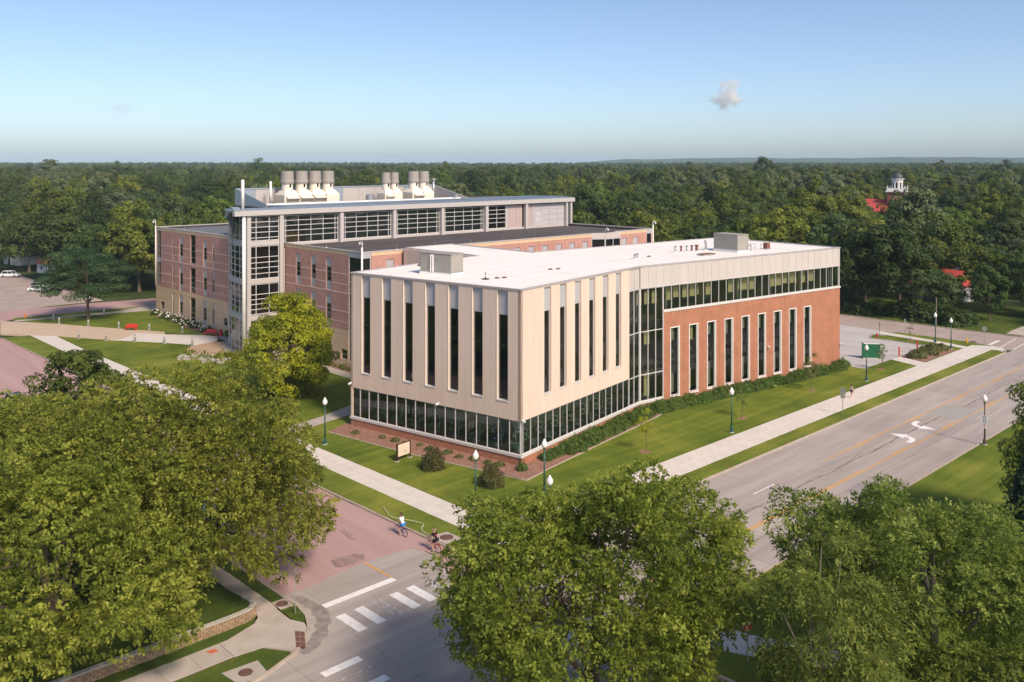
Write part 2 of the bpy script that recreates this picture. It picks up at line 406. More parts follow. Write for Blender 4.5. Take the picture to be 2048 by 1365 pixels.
M['bark_pale'] = mat('bark_pale', (0.20, 0.165, 0.135), 0.95, 0.1, col2=(0.30, 0.255, 0.21), vscale=3, stretch=(1, 1, 0.25), bump=0.4, bscale=8)
M['iron'] = mat('cast_iron', (0.14, 0.075, 0.06), 0.8, 0.3, var=0.2, vscale=6)
M['tactile'] = mat('tactile_brick', (0.17, 0.085, 0.07), 0.9, 0.1, var=0.12, vscale=5)
M['shingle'] = mat('grey_shingle', (0.13, 0.13, 0.14), 0.9, 0.1, var=0.15, vscale=2)
M['red_roof'] = mat('red_shingle', (0.50, 0.085, 0.075), 0.85, 0.15, var=0.12, vscale=1.5)
M['siding'] = mat('white_siding', (0.62, 0.63, 0.64), 0.7, 0.2, var=0.05)
M['dome'] = mat('copper_dome', (0.06, 0.075, 0.075), 0.5, 0.4, var=0.15)
M['church_brick'] = mat('church_brick', (0.34, 0.10, 0.065), 0.9, 0.1, var=0.1, vscale=1)
M['skin'] = mat('skin', (0.52, 0.27, 0.19), 0.6, 0.3)
M['hair'] = mat('hair', (0.10, 0.05, 0.03), 0.7, 0.3)
M['hair_black'] = mat('hair_black', (0.012, 0.01, 0.01), 0.6, 0.3)
M['cloth_white'] = mat('cloth_white', (0.80, 0.80, 0.80), 0.9, 0.1, var=0.03)
M['cloth_blue'] = mat('cloth_blue', (0.045, 0.23, 0.58), 0.9, 0.1, var=0.15, vscale=9)
M['cloth_black'] = mat('cloth_black', (0.014, 0.015, 0.022), 0.9, 0.1)
M['cloth_grey'] = mat('cloth_grey', (0.42, 0.43, 0.45), 0.9, 0.1, var=0.08, vscale=9)
M['print_red'] = mat('shirt_print', (0.65, 0.10, 0.10), 0.9, 0.1)
M['frame_blue'] = mat('frame_blue', (0.04, 0.06, 0.16), 0.35, 0.5)
M['frame_red'] = mat('frame_red', (0.42, 0.04, 0.03), 0.35, 0.5)
M['chrome'] = mat('chrome', (0.62, 0.62, 0.64), 0.25, 0.5, metal=0.9)
M['car_white'] = mat('car_white', (0.78, 0.79, 0.80), 0.25, 0.5)
M['car_silver'] = mat('car_silver', (0.50, 0.52, 0.54), 0.25, 0.5, metal=0.3)
M['car_dark'] = mat('car_dark', (0.02, 0.022, 0.04), 0.25, 0.5)
M['car_glass'] = mat('car_glass', (0.015, 0.018, 0.02), 0.08, 0.6)
M['tail_red'] = mat('tail_lamp', (0.5, 0.02, 0.02), 0.3, 0.5)
M['hose'] = mat('hose_rubber', (0.42, 0.42, 0.22), 0.6, 0.3)
M['equip'] = mat('equipment_enamel', (0.70, 0.70, 0.66), 0.5, 0.4)
M['equip_green'] = mat('equipment_vinyl', (0.28, 0.40, 0.33), 0.6, 0.3)
M['flower'] = mat('white_petal', (0.80, 0.79, 0.70), 0.8, 0.2)
HAZE = 0.00008
# ================================================================== THE GROUND
def struct(name, mb, m, label=None, kind='structure', smooth=False):
    o = link(name, mb.mesh(name, smooth=smooth), m)
    o['kind'] = kind
    if label: o['label'] = label
    return o
def jag(poly, amp, step=0.6, seed=1):
    r = random.Random(seed); out = []
    n = len(poly)
    for i in range(n):
        a = Vector(poly[i]); b = Vector(poly[(i + 1) % n]); L = (b - a).length; k = max(1, int(L / step))
        if k > 250: k = 250
        t = (b - a).normalized() if L > 0 else Vector((1, 0)); nn = Vector((t.y, -t.x))
        for j in range(k):
            q = a + (b - a) * (j / k)
            w = 0 if j == 0 else (r.uniform(-1, 1) * amp)
            out.append(tuple(q + nn * w))
    return out
def sheet(name, poly, z, m, label=None, t=0.2, jg=0.0, kind='structure', seed=1):
    return struct(name, MB().prism(jag(poly, jg, 0.5, seed) if jg else poly, z - t, z), m, label, kind)
def strip_mb(pts, w, z0, z1, mb=None):
    """a strip of width w lying to the left of the polyline"""
    mb = mb or MB(); pts = [Vector(p) for p in pts]; n = len(pts); off = []
    for i in range(n):
        t0 = (pts[i] - pts[i - 1]).normalized() if i > 0 else None
        t1 = (pts[i + 1] - pts[i]).normalized() if i < n - 1 else None
        t = ((t0 or t1) + (t1 or t0)).normalized(); nn = Vector((-t.y, t.x))
        c = nn.dot(Vector((-(t1 or t0).y, (t1 or t0).x)))
        off.append(pts[i] + nn * (w / max(c, 0.5)))
    for i in range(n - 1):
        a, b, c, d = pts[i], pts[i + 1], off[i + 1], off[i]
        mb.hexa([(*a, z0), (*b, z0), (*c, z0), (*d, z0), (*a, z1), (*b, z1), (*c, z1), (*d, z1)])
    return mb
_slabs = {}
def slab_mesh(w, h, t, m):
    k = (round(w, 3), round(h, 3), t, m.name)
    if k not in _slabs:
        e = 0.012; mb = MB()
        a = [(0, 0), (w, 0), (w, h), (0, h)]; b = [(e, e), (w - e, e), (w - e, h - e), (e, h - e)]
        for i in range(4):
            j = (i + 1) % 4
            mb.quad((*a[i], -t), (*a[j], -t), (*a[j], -0.008), (*a[i], -0.008))
            mb.quad((*a[i], -0.008), (*a[j], -0.008), (*b[j], 0), (*b[i], 0))
        mb.quad(*[(*q, 0) for q in b])
        me = mb.mesh('slab'); me.materials.append(m); _slabs[k] = me
    return _slabs[k]
def slab_field(parent, xs, ys, z, m, gap=0.014, t=0.08, name='slab', skip=None):
    for i in range(len(xs) - 1):
        for j in range(len(ys) - 1):
            if skip and skip((xs[i] + xs[i + 1]) / 2, (ys[j] + ys[j + 1]) / 2): continue
            o = link(name, slab_mesh(xs[i + 1] - xs[i] - gap, ys[j + 1] - ys[j] - gap, t, m), None, parent, (xs[i] + gap / 2, ys[j] + gap / 2, z + rnd.uniform(-0.004, 0.004)))
def lin(a, b, n): return [a + (b - a) * i / n for i in range(n + 1)]

# terrain: flat near the town, rising gently far away
def hz(x, y):
    d = math.hypot(x, y)
    if d < 700: return -0.25
    t = min(1, (d - 700) / 2600)
    return -0.25 + 5.0 * t * t * (3 - 2 * t) + 2.0 * math.sin(x * 0.0031 + 1.3) * math.sin(y * 0.0027) * t
mb = MB(); rings = [0, 60, 150, 300, 500, 700, 900, 1150, 1450, 1800, 2300, 2900, 3600, 4500, 5600, 7000, 8800]; NS = 96
mb.v.append((0, 0, -0.25))
for r_ in rings[1:]:
    for k in range(NS):
        a = 2 * math.pi * k / NS; x, y = r_ * math.cos(a), r_ * math.sin(a); mb.v.append((x, y, hz(x, y)))
for k in range(NS):
    mb.f.append((0, 1 + k, 1 + (k + 1) % NS)); mb.uv.append([(0, 0)] * 3)
for i in range(len(rings) - 2):
    for k in range(NS):
        k2 = (k + 1) % NS
        mb.f.append((1 + i * NS + k, 1 + (i + 1) * NS + k, 1 + (i + 1) * NS + k2, 1 + i * NS + k2)); mb.uv.append([(0, 0)] * 4)
struct('ground', mb, M['ground'])
# far blue hills across the right half of the horizon
mb = MB(); cols_ = []
NH = 150
for i in range(NH + 1):
    a = R(46.1 + 90) - R(2.0) - R(52) * i / NH       # bearing measured from +x
    q = i / NH
    h = 22 + 12 * min(1, q * 2.0) + 4 * math.sin(q * 9) * q + 2.6 * math.sin(q * 31 + 1) + 1.3 * math.sin(q * 83) + 0.8 * math.sin(q * 190)
    env = min(1, q / 0.10)
    col = []
    for d, hh in ((5400, 2.0), (6000, 0.55), (6500, 1.0), (7400, 0.4)):
        hh2 = 6 if d == 5400 else 8 + (30 + h - 8) * hh * env
        col.append((d * math.cos(a), d * math.sin(a), hh2))
    cols_.append(col)
for i in range(NH):
    for j in range(3):
        mb.quad(cols_[i][j], cols_[i + 1][j], cols_[i + 1][j + 1], cols_[i][j + 1])
struct('hills', mb, mat('hill_woods', (0.035, 0.06, 0.02), 0.95, 0.05, col2=(0.10, 0.12, 0.045), vscale=0.006, detail=10))

ZR = -0.08   # road level
ZL = 0.05    # lawn level
ZW = 0.06    # walks
# ---- main road: concrete slabs in four lanes
road = struct('road', MB().box(-49.1, -35.2, -25, 420, -0.3, ZR - 0.03), M['crack'], 'grey concrete road with a turning lane along the brick wing')
slab_field(road, [-49.1, -45.5, -42.1, -38.7, -35.2], lin(14, 174, 34), ZR, M['road'], 0.02, 0.05)
struct('road_beyond', MB().box(-49.1, -35.2, 174.05, 420, -0.2, ZR - 0.004), M['road_old'])
# ---- cross street of pinkish aggregate to the left, with the grey concrete mouth of the crossing
PK = [(-190, 32.1), (-56.5, 32.1), (-56.4, 34.6), (-56.75, 37), (-56.9, 39.5), (-56.8, 41.6), (-56.6, 43.3), (-55.4, 43.9), (-53.6, 43.8), (-52.2, 43.2), (-50.9, 42.7), (-49.15, 43.2), (-49.15, 50.5), (-49.6, 48.2), (-50.6, 46.6), (-52.0, 45.7), (-53.5, 45.4), (-61, 45.3), (-100, 45.1), (-172, 44.5), (-190, 44.5)]
sheet('pink_street', PK, ZR, M['pink'], 'pink aggregate street in front of the beige block', jg=0.07)
INT = [(-49.15, 28.9), (-49.15, 43.15), (-50.9, 42.65), (-52.2, 43.15), (-53.6, 43.75), (-55.4, 43.85), (-56.55, 43.25), (-56.75, 41.6), (-56.85, 39.5), (-56.7, 37), (-56.35, 34.6), (-56.45, 32.1), (-54.4, 32.2), (-52.7, 31.9), (-51.2, 31.2), (-49.9, 30.1)]
inter = struct('intersection', MB().prism(INT, -0.3, ZR - 0.012), M['road'], 'grey concrete street mouth at the crossing')
slab_field(inter, [-56.3, -52.7, -49.15], [33.6, 36.6, 39.6, 42.5], ZR, M['road'], 0.02, 0.05)
struct('side_street', MB().box(-35.15, 60, 32.1, 45.4, -0.3, ZR), M['road_old'])
sheet('pink_side_street', [(-203, 20), (-190.05, 20), (-190.05, 49), (-192.4, 52), (-189, 78.5), (-188.8, 130), (-199, 130), (-199.4, 83), (-202.3, 67.6), (-202.7, 59.5), (-203, 52)], ZR, M['pink'])
sheet('parking_lot', [(-268, 52.5), (-203.05, 52.5), (-203.05, 58), (-205, 62), (-205, 73), (-268, 73)], ZR, M['road_old'])
sheet('cross_street', [(-49.15, 158), (-49.15, 171.5), (-60, 170.6), (-300, 170.4), (-300, 160), (-55, 160)], ZR, M['road_old'], 'grey street behind the concrete car park')
sheet('car_park', [(-64, 128), (-59.45, 128.6), (-59.45, 140), (-59.9, 147.5), (-59.9, 151.7), (-65.4, 152.0), (-69.3, 151.4), (-70.1, 153.4), (-70.8, 155.4), (-70.2, 159.95), (-106, 159.95), (-106, 128)], ZR + 0.02, M['lot'], 'pale concrete car park beside the brick wing')

# ---- kerbs
def kerb(name, pts, w=0.17):
    return struct(name, strip_mb(pts, w, -0.3, ZL + 0.012), M['kerb'])
kerb('kerb', [(-47.6, -20), (-47.6, 20), (-48.1, 26.1), (-49.1, 28.9), (-49.9, 30.1), (-51.2, 31.2), (-52.7, 31.9), (-54.4, 32.2), (-56, 32.12), (-100, 32.12), (-190, 32.12)][::1])
kerb('kerb', [(-172, 44.48), (-100, 45.08), (-61, 45.28), (-53.5, 45.38), (-52.0, 45.68), (-50.6, 46.58), (-49.6, 48.18), (-49.12, 50.5), (-49.1, 52), (-49.1, 155.5), (-49.6, 157.2), (-50.6, 158.6)])
kerb('kerb', [(-35.2, 400), (-35.2, 50.5), (-34.7, 48.2), (-33.6, 46.4), (-31.5, 45.5), (-30, 45.4), (60, 45.4)])
kerb('kerb', [(-300, 170.4), (-60, 170.6), (-52, 171.5), (-49.1, 172.2)])
kerb('kerb', [(-53.2, 159.2), (-55.3, 160), (-67.9, 160), (-70.2, 158.6)])
kerb('kerb', [(-59.9, 151.7), (-65.4, 152.0), (-69.3, 151.4), (-70.1, 153.4), (-70.6, 155.2)][::-1])

# ---- sidewalks made of separate slabs
def walk(name, x0, x1, y0, y1, nx, ny, m, label=None, z=ZW):
    o = struct(name, MB().box(x0, x1, y0, y1, -0.3, z - 0.03), M['crack'], label)
    slab_field(o, lin(x0, x1, nx), lin(y0, y1, ny), z, m)
    return o
walk('sidewalk', -54.9, -51.35, 51.45, 138.6, 2, 48, M['concrete'], 'pale concrete sidewalk along the main road')
walk('sidewalk', -54.9, -51.35, 138.6, 156.3, 2, 10, M['concrete'])
walk('sidewalk', -154.0, -51.35, 48.52, 51.42, 68, 2, M['concrete'], 'pale concrete sidewalk in front of the beige block')
sheet('path', [(-171.3, 48.8), (-154.02, 48.55), (-154.02, 51.4), (-166.9, 51.8)], ZW, M['concrete'], t=0.3)
sheet('path', [(-54.92, 155.4), (-60.7, 157.0), (-68.7, 158.2), (-70.2, 158.3), (-70.7, 155.6), (-68.5, 155.95), (-60.4, 155.0), (-54.92, 153.6)], ZW, M['concrete'], t=0.3)
sheet('path', [(-51.33, 155.8), (-49.7, 156.9), (-50.4, 158.2), (-52.2, 159.0), (-54.9, 157.4), (-54.92, 156.32), (-51.33, 156.32)], ZW - 0.003, M['concrete'], t=0.3)
sheet('path', [(-54.92, 135.5), (-54.92, 138.6), (-59.4, 140.0), (-59.4, 137.1)], ZW, M['concrete'], t=0.3)
sheet('path', [(-91.4, 51.45), (-89.0, 51.45), (-91.6, 64), (-94.3, 72.8), (-96.6, 72.8), (-94.4, 63.1), (-92.6, 58)], ZW, M['concrete_old'], t=0.3)
sheet('path', [(-96.65, 70.6), (-105.7, 70.9), (-115.3, 71.0), (-128, 68.5), (-128, 70.5), (-117.3, 72.9), (-96.65, 72.8)], ZW, M['concrete_old'], t=0.3)
# lower left corner of the crossing
walk('sidewalk', -75.0, -55.8, 29.75, 31.0, 13, 1, M['concrete_old'])
walk('sidewalk', -53.35, -51.3, -6.0, 26.0, 1, 16, M['concrete_old'])
sheet('path', [(-55.78, 29.75), (-54.6, 29.35), (-54.05, 28.8), (-53.35, 26.6), (-53.35, 26.02), (-51.3, 26.02), (-51.1, 27.8), (-49.45, 28.95), (-50.05, 29.95), (-51.3, 31.02), (-51.9, 31.2), (-52.9, 30.75), (-54.5, 30.8), (-55.78, 31.0)], ZW, M['concrete_old'], 'grey concrete corner pad with a kerb ramp', t=0.3)
# far right corner
sheet('path', [(-34.5, 50.6), (-31.1, 50.7), (-29.5, 51.4), (-26, 53), (-25.5, 50.9), (-28.2, 49.3), (-30.5, 48.2), (-33.7, 46.9)], ZW, M['concrete'], t=0.3)
# plaza in front of the old building
sheet('plaza_path', [(-190.0, 49.1), (-176.4, 45.55), (-171.3, 48.7), (-166.7, 52.0), (-157.5, 56.9), (-156.8, 59.0), (-160.2, 62.9), (-155.7, 66.0), (-157.9, 66.9), (-173.2, 59.0), (-179.5, 56.0), (-185.2, 52.5)], ZW, M['plaza'], 'tan paved path crossing the lawn to the old building', t=0.3, jg=0.02)
sheet('plaza_path', [(-156.75, 59.0), (-157.45, 56.95), (-148.4, 62.9), (-143.6, 65.6), (-143.0, 67.2), (-144.6, 70.3), (-147.4, 71.6), (-150.5, 70.4), (-155.65, 66.0), (-160.15, 62.9)], ZW - 0.004, M['concrete'], t=0.3)
cp = [( -137.8 + 5.6 * math.cos(2 * math.pi * i / 40), 67.6 + 5.2 * math.sin(2 * math.pi * i / 40)) for i in range(40)]
sheet('plaza_circle', cp, ZW + 0.004, M['plaza_tan'], t=0.3)
sheet('plaza_apron', [(-147.4, 71.6), (-143.5, 71.5), (-137.8, 67.6), (-130, 66.0), (-128.0, 68.4), (-128.0, 74), (-148, 74)], ZW + 0.008, M['concrete_old'], t=0.3)
sheet('path', [(-187.5, 51.4), (-185.9, 62.1), (-182.6, 75.9), (-182.6, 82), (-188.8, 82), (-188.75, 75), (-186.6, 69.0), (-187.4, 60.5), (-189.4, 51.2)], ZW - 0.002, M['concrete_old'], t=0.3)
# ---- lawns
lawn = [(-54.95, 51.45), (-54.95, 135.5), (-59.4, 137.1), (-59.4, 128.2), (-64, 127.9), (-110, 127.9), (-110, 74.6), (-120, 74.6), (-128, 70.5), (-143, 65.6), (-148.4, 62.85), (-157.5, 56.85), (-166.6, 51.95), (-154, 51.44)]
sheet('lawn', lawn, ZL, M['grass'], 'mown green lawn round the beige and brick building', t=0.3, jg=0.05, seed=3)
sheet('verge', [(-51.3, 51.4), (-49.27, 51.8), (-49.27, 155.0), (-50.6, 156.0), (-51.3, 155.7)], ZL, M['grass_strip'], 'narrow grass verge between sidewalk and main road', t=0.3, jg=0.06, seed=4)
sheet('verge', [(-171.0, 48.75), (-171.8, 44.7), (-100, 45.3), (-61, 45.5), (-53.6, 45.58), (-52.1, 45.88), (-50.8, 46.7), (-49.82, 48.2), (-49.3, 50.5), (-49.3, 51.8), (-51.3, 51.4), (-51.3, 48.5)], ZL - 0.002, M['grass_strip'], 'narrow grass verge between sidewalk and pink street', t=0.3, jg=0.05, seed=5)
sheet('lawn', [(-185.1, 52.6), (-179.5, 56.1), (-173.2, 59.1), (-157.9, 67.0), (-150.4, 70.5), (-147.6, 71.7), (-148, 74.3), (-180, 74.3), (-182.5, 75.9), (-185.8, 62.1), (-187.4, 51.6)], ZL - 0.003, M['grass'], None, t=0.3, jg=0.03, seed=6)
sheet('lawn', [(-191.0, 51.6), (-189.5, 51.3), (-187.5, 60.5), (-186.7, 69), (-188.7, 75), (-189.0, 78.3), (-192.3, 52.2)], ZL, M['grass_strip'], None, t=0.3, jg=0.03, seed=7)
sheet('lawn', [(-203.1, 52.4), (-203.1, 40), (-260, 40), (-260, 52.4), (-222, 52.4)], ZL, M['grass'], None, t=0.3, seed=8)
sheet('path', [(-208, 51.2), (-208, 52.3), (-250, 52.3), (-250, 51.2)], ZW, M['concrete'], t=0.1)
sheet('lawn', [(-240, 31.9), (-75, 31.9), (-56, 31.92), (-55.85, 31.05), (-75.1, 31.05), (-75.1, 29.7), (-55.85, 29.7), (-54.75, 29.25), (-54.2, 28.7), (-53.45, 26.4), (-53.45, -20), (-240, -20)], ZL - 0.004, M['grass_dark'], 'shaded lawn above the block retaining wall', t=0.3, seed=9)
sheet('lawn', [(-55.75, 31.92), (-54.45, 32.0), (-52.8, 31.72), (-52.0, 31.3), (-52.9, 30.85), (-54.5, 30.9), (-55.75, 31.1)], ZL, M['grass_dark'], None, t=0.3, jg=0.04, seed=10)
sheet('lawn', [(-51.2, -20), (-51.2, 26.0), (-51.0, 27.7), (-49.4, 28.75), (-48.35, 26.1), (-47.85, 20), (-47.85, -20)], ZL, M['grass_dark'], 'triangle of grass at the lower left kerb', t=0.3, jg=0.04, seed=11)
sheet('lawn', [(-34.95, 400), (-34.95, 50.7), (-31.1, 50.8), (-29.5, 51.5), (-26, 53.1), (-25.4, 50.8), (-28.2, 49.2), (-33.5, 46.7), (-31.4, 45.8), (-30, 45.65), (80, 45.65), (80, 400)], ZL, M['grass'], 'grass on the far side of the main road', t=0.3, seed=12)
sheet('lawn', [(-70.0, 153.4), (-69.2, 151.6), (-65.4, 152.2), (-59.85, 151.9), (-59.8, 147.6), (-59.4, 141), (-54.95, 139.0), (-54.95, 153.5), (-60.4, 154.9), (-67.7, 155.85)], ZL, M['grass'], 'grass island beside the concrete car park', t=0.3, jg=0.04, seed=13)
sheet('lawn', [(-69.1, 158.2), (-67.9, 159.8), (-55.3, 159.8), (-52.3, 159.0), (-54.9, 157.5), (-54.9, 155.6), (-60.7, 157.1)], ZL, M['grass_strip'], None, t=0.3, jg=0.04, seed=14)
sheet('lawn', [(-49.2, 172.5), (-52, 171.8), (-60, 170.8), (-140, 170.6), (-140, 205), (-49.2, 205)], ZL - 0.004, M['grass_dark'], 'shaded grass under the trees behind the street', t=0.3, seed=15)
sheet('driveway', [(-49.0, 172.6), (-54.4, 172.2), (-54.7, 176), (-54.7, 200), (-49.0, 200)], ZW, M['concrete_old'], t=0.3)
# mulch beds
sheet('mulch_bed', [(-86.9, 55.3), (-74.3, 57.2), (-60.7, 60.3), (-61.6, 64.6), (-65.2, 86.2), (-66.0, 89.3), (-63.6, 108.0), (-61.4, 126.6), (-62.6, 127.8), (-70, 127.8), (-92, 70)], ZL + 0.03, M['mulch'], 'red-brown mulch bed at the foot of the new building', t=0.3, jg=0.03, seed=20)
sheet('mulch_bed', [(-59.3, 140.2), (-55.1, 138.75), (-55.1, 151.3), (-59.5, 151.6)], ZL + 0.03, M['mulch'], 'mulch bed with grasses beside the red bollards', t=0.3, jg=0.04, seed=21)
sheet('mulch_bed', [(-177.5, 73.0), (-168, 72.4), (-158, 71.4), (-150.6, 71.2), (-148.4, 73.9), (-178.6, 74.05)], ZL + 0.03, M['mulch'], None, t=0.3, jg=0.03, seed=22)
sheet('mulch_bed', [(-128, 73.9), (-117.3, 73.0), (-97, 72.9), (-107, 74.4)], ZL + 0.03, M['mulch'], None, t=0.3, jg=0.03, seed=23)
# edging strip of the mulch bed
struct('bed_edging', strip_mb([(-86.9, 55.22), (-74.3, 57.12), (-60.62, 60.22), (-61.52, 64.6), (-65.1, 86.2), (-65.9, 89.3), (-63.5, 108.0), (-61.3, 126.6)][::-1], 0.12, -0.1, ZL + 0.06), M['kerb'])

# ---- painted markings
ZP = ZR + 0.010
def paint(name, polys, m, label=None):
    mb = MB()
    for p in polys: mb.quad(*[(x, y, ZP) for x, y in p])
    return struct(name, mb, m, label)
def rect(x0, x1, y0, y1): return [(x0, y0), (x1, y0), (x1, y1), (x0, y1)]
paint('lane_line', [rect(-44.12, -44.0, 86.2, 156)], M['paint_yellow'], 'solid yellow lane line nearer the brick wing')
paint('lane_line', [rect(-44.0 + 0.12, -44.0 + 0.24, y, y + 3.2) for y in (92.8, 106.4, 120, 133.6, 147)], M['paint_yellow'], 'short yellow dashes beside the nearer lane line')
paint('lane_line', [rect(-40.0, -39.88, 50, 170)], M['paint_yellow'], 'solid yellow lane line on the far side of the turning lane')
paint('lane_line', [rect(-40.24, -40.12, y, y + 3.3) for y in (92.8, 106.1, 119.5, 133, 147)] + [rect(-40.24, -40.12, 50, 86)], M['paint_yellow'], 'second yellow line beside the far lane line')
paint('lane_line', [rect(-44.15, -44.02, 72.8, 76.4)], M['paint_white'], 'single white lane dash near the crossing')
def arrow(cx, cy, flip):
    pts = []; n = 14
    outer = []; inner = []
    for i in range(n + 1):
        t = i / n; a = R(-8 + 78 * t)
        w = 0.30
        outer.append((1.75 * math.sin(a) * 1.0, 1.75 * (1 - math.cos(a))))
    # shaft follows an arc, then an arrow head
    L = []; Rr_ = []
    for i in range(n + 1):
        t = i / n; a = R(80 * t); r = 1.15; w = 0.17 + 0.02 * t
        c = (r * math.sin(a), r * (1 - math.cos(a)) * 1.25); tx = (math.cos(a), math.sin(a) * 1.25); l = math.hypot(*tx); nx = (-tx[1] / l, tx[0] / l)
        L.append((c[0] + nx[0] * w, c[1] + nx[1] * w)); Rr_.append((c[0] - nx[0] * w, c[1] - nx[1] * w))
    e = ((L[-1][0] + Rr_[-1][0]) / 2, (L[-1][1] + Rr_[-1][1]) / 2); a = R(82); t = (math.cos(a), math.sin(a)); nx = (-t[1], t[0])
    head = [(e[0] + nx[0] * 0.55, e[1] + nx[1] * 0.55), (e[0] + t[0] * 1.15, e[1] + t[1] * 1.15), (e[0] - nx[0] * 0.55, e[1] - nx[1] * 0.55)]
    s = -1 if flip else 1
    f = lambda q: (cx + s * (q[0] - 0.5), cy + s * (q[1] - 0.8))
    polys = []
    for i in range(n): polys.append([f(L[i]), f(Rr_[i]), f(Rr_[i + 1]), f(L[i + 1])])
    polys.append([f(q) for q in head])
    return polys
# white turning arrows: curved strokes lying across the centre lane
def arc_arrow(x0, y0, x1, y1, bulge, name, label):
    a = Vector((x0, y0)); b = Vector((x1, y1)); d = b - a; nn = Vector((-d.y, d.x)).normalized(); n = 14; P_ = []
    for i in range(n + 1):
        t = i / n; P_.append(a + d * t + nn * bulge * 4 * t * (1 - t))
    polys = []
    for i in range(n - 3):
        def off(k, w):
            t = (P_[k + 1] - P_[k]).normalized() if k < n else (P_[k] - P_[k - 1]).normalized()
            q = Vector((-t.y, t.x)); return tuple(P_[k] + q * w)
        polys.append([off(i, 0.30), off(i, -0.30), off(i + 1, -0.30), off(i + 1, 0.30)])
    k = n - 3; t = (P_[n] - P_[k]).normalized(); q = Vector((-t.y, t.x))
    polys.append([tuple(P_[k] + q * 0.85), tuple(P_[k] - q * 0.85), tuple(P_[n] + t * 0.75)])
    paint(name, polys, M['paint_white'], label)
arc_arrow(-40.75, 98.2, -42.7, 100.1, -1.0, 'turn_arrow', 'white left-turn arrow nearer the crossing')
arc_arrow(-43.15, 107.0, -41.2, 105.0, -1.0, 'turn_arrow', 'white left-turn arrow farther up the road')
paint('stop_bar', [rect(-53.4, -52.8, 33.4, 39.3)], M['paint_white'], 'white stop bar across the pink street mouth')
CW = []
for i, y in enumerate((33.2, 34.66, 36.1, 37.56, 39.0, 40.5)):
    paint('crosswalk_bar', [rect(-51.35, -48.65, y, y + 0.72)] if i != 2 else [rect(-51.35, -48.65, y, y + 0.22), rect(-51.35, -48.65, y + 0.42, y + 0.72)], M['paint_worn'] if i in (2, 5) else M['paint_white'], ['crosswalk bar nearest the kerb ramp', 'second crosswalk bar from the kerb ramp', 'worn split crosswalk bar, third from the kerb ramp', 'fourth crosswalk bar from the kerb ramp', 'fifth crosswalk bar from the kerb ramp', 'worn crosswalk bar next to the centre tree'][i])
for i, x in enumerate((-46.35, -44.95, -43.6, -42.2, -40.8)):
    paint('crosswalk_bar', [rect(x, x + 0.62, 28.9, 31.55)] if i != 1 else [rect(x, x + 0.2, 28.9, 31.55), rect(x + 0.35, x + 0.45, 29.2, 31.4)], M['paint_worn'] if i == 1 else M['paint_white'], ['crosswalk bar across the main road, nearest the kerb', 'worn crosswalk bar across the main road, second from the kerb', 'third crosswalk bar across the main road', 'fourth crosswalk bar across the main road', 'fifth crosswalk bar across the main road'][i])
paint('lane_line', [rect(-56.8, -53.5, 39.22, 39.36)], M['paint_yellow'], 'short yellow line leading to the stop bar')
paint('stop_bar', [rect(-53.5, -53.0, 160.4, 165.2)], M['paint_white'], 'white stop bar at the far street corner')
paint('lane_line', [[(-51.2, 158.8), (-51.05, 158.8), (-51.9, 169.4), (-52.05, 169.4)]], M['paint_white'], 'thin white line at the far street corner')
paint('lane_line', [[(-49.2, 158.9), (-49.05, 158.9), (-49.5, 165.7), (-49.65, 165.7)]], M['paint_white'], 'thin white line ending at the main road')
# tar-sealed crack wandering down the turning lane, patches and tyre stains
def wander(name, x, y0, y1, w, amp, seed, lab):
    r = random.Random(seed); mb = MB(); y = y0; cx_ = x; prev = None
    while y < y1:
        cx_ += (x - cx_) * 0.15 + r.uniform(-amp, amp); ww = w * r.uniform(0.25, 1.2)
        cur = ((cx_ - ww, y), (cx_ + ww, y))
        if prev: mb.quad((*prev[0], ZP - 0.004), (*prev[1], ZP - 0.004), (*cur[1], ZP - 0.004), (*cur[0], ZP - 0.004))
        prev = cur; y += r.uniform(0.3, 0.8)
    struct(name, mb, M['crack'], lab)
wander('crack', -42.1, 60, 150, 0.06, 0.10, 5, 'dark crack along the turning lane')
wander('crack', -42.3, 64, 128, 0.04, 0.16, 8, 'thin crack beside the turning lane crack')
wander('crack', -38.7, 50, 120, 0.03, 0.06, 9, 'thin crack in the far lane')
sheet('road_patch', rect(-44.2, -39.2, 111.2, 116.8), ZP - 0.003, mat('patch_concrete', (0.35, 0.335, 0.315), 0.9, 0.15, var=0.05, vscale=0.6), 'paler rectangular concrete patch in the turning lane', t=0.02)
def blotch(name, pts, lab, m='stain'):
    sheet(name, jag(pts, 0.16, 0.35, 3), ZP - 0.0035, M[m], lab, t=0.01)
blotch('tyre_stain', [(-56.2, 32.5), (-54.3, 32.55), (-52.4, 32.3), (-50.9, 31.5), (-50.0, 30.4), (-49.2, 29.2), (-48.6, 29.6), (-49.6, 31.4), (-51.2, 32.8), (-53.0, 33.4), (-55.0, 33.2)], 'dark tyre stain sweeping round the kerb corner')
blotch('tar_stain', [(-58.9, 37.6), (-57.5, 37.2), (-57.1, 38.6), (-57.4, 39.8), (-58.1, 40.2), (-58.7, 39.2)], 'dark tar stain where pink street meets grey concrete', 'stain_pink')
blotch('tar_stain', [(-63.4, 41.2), (-61.0, 40.9), (-60.6, 41.3), (-63.0, 41.7)], 'small tar smear on the pink street', 'stain_pink')
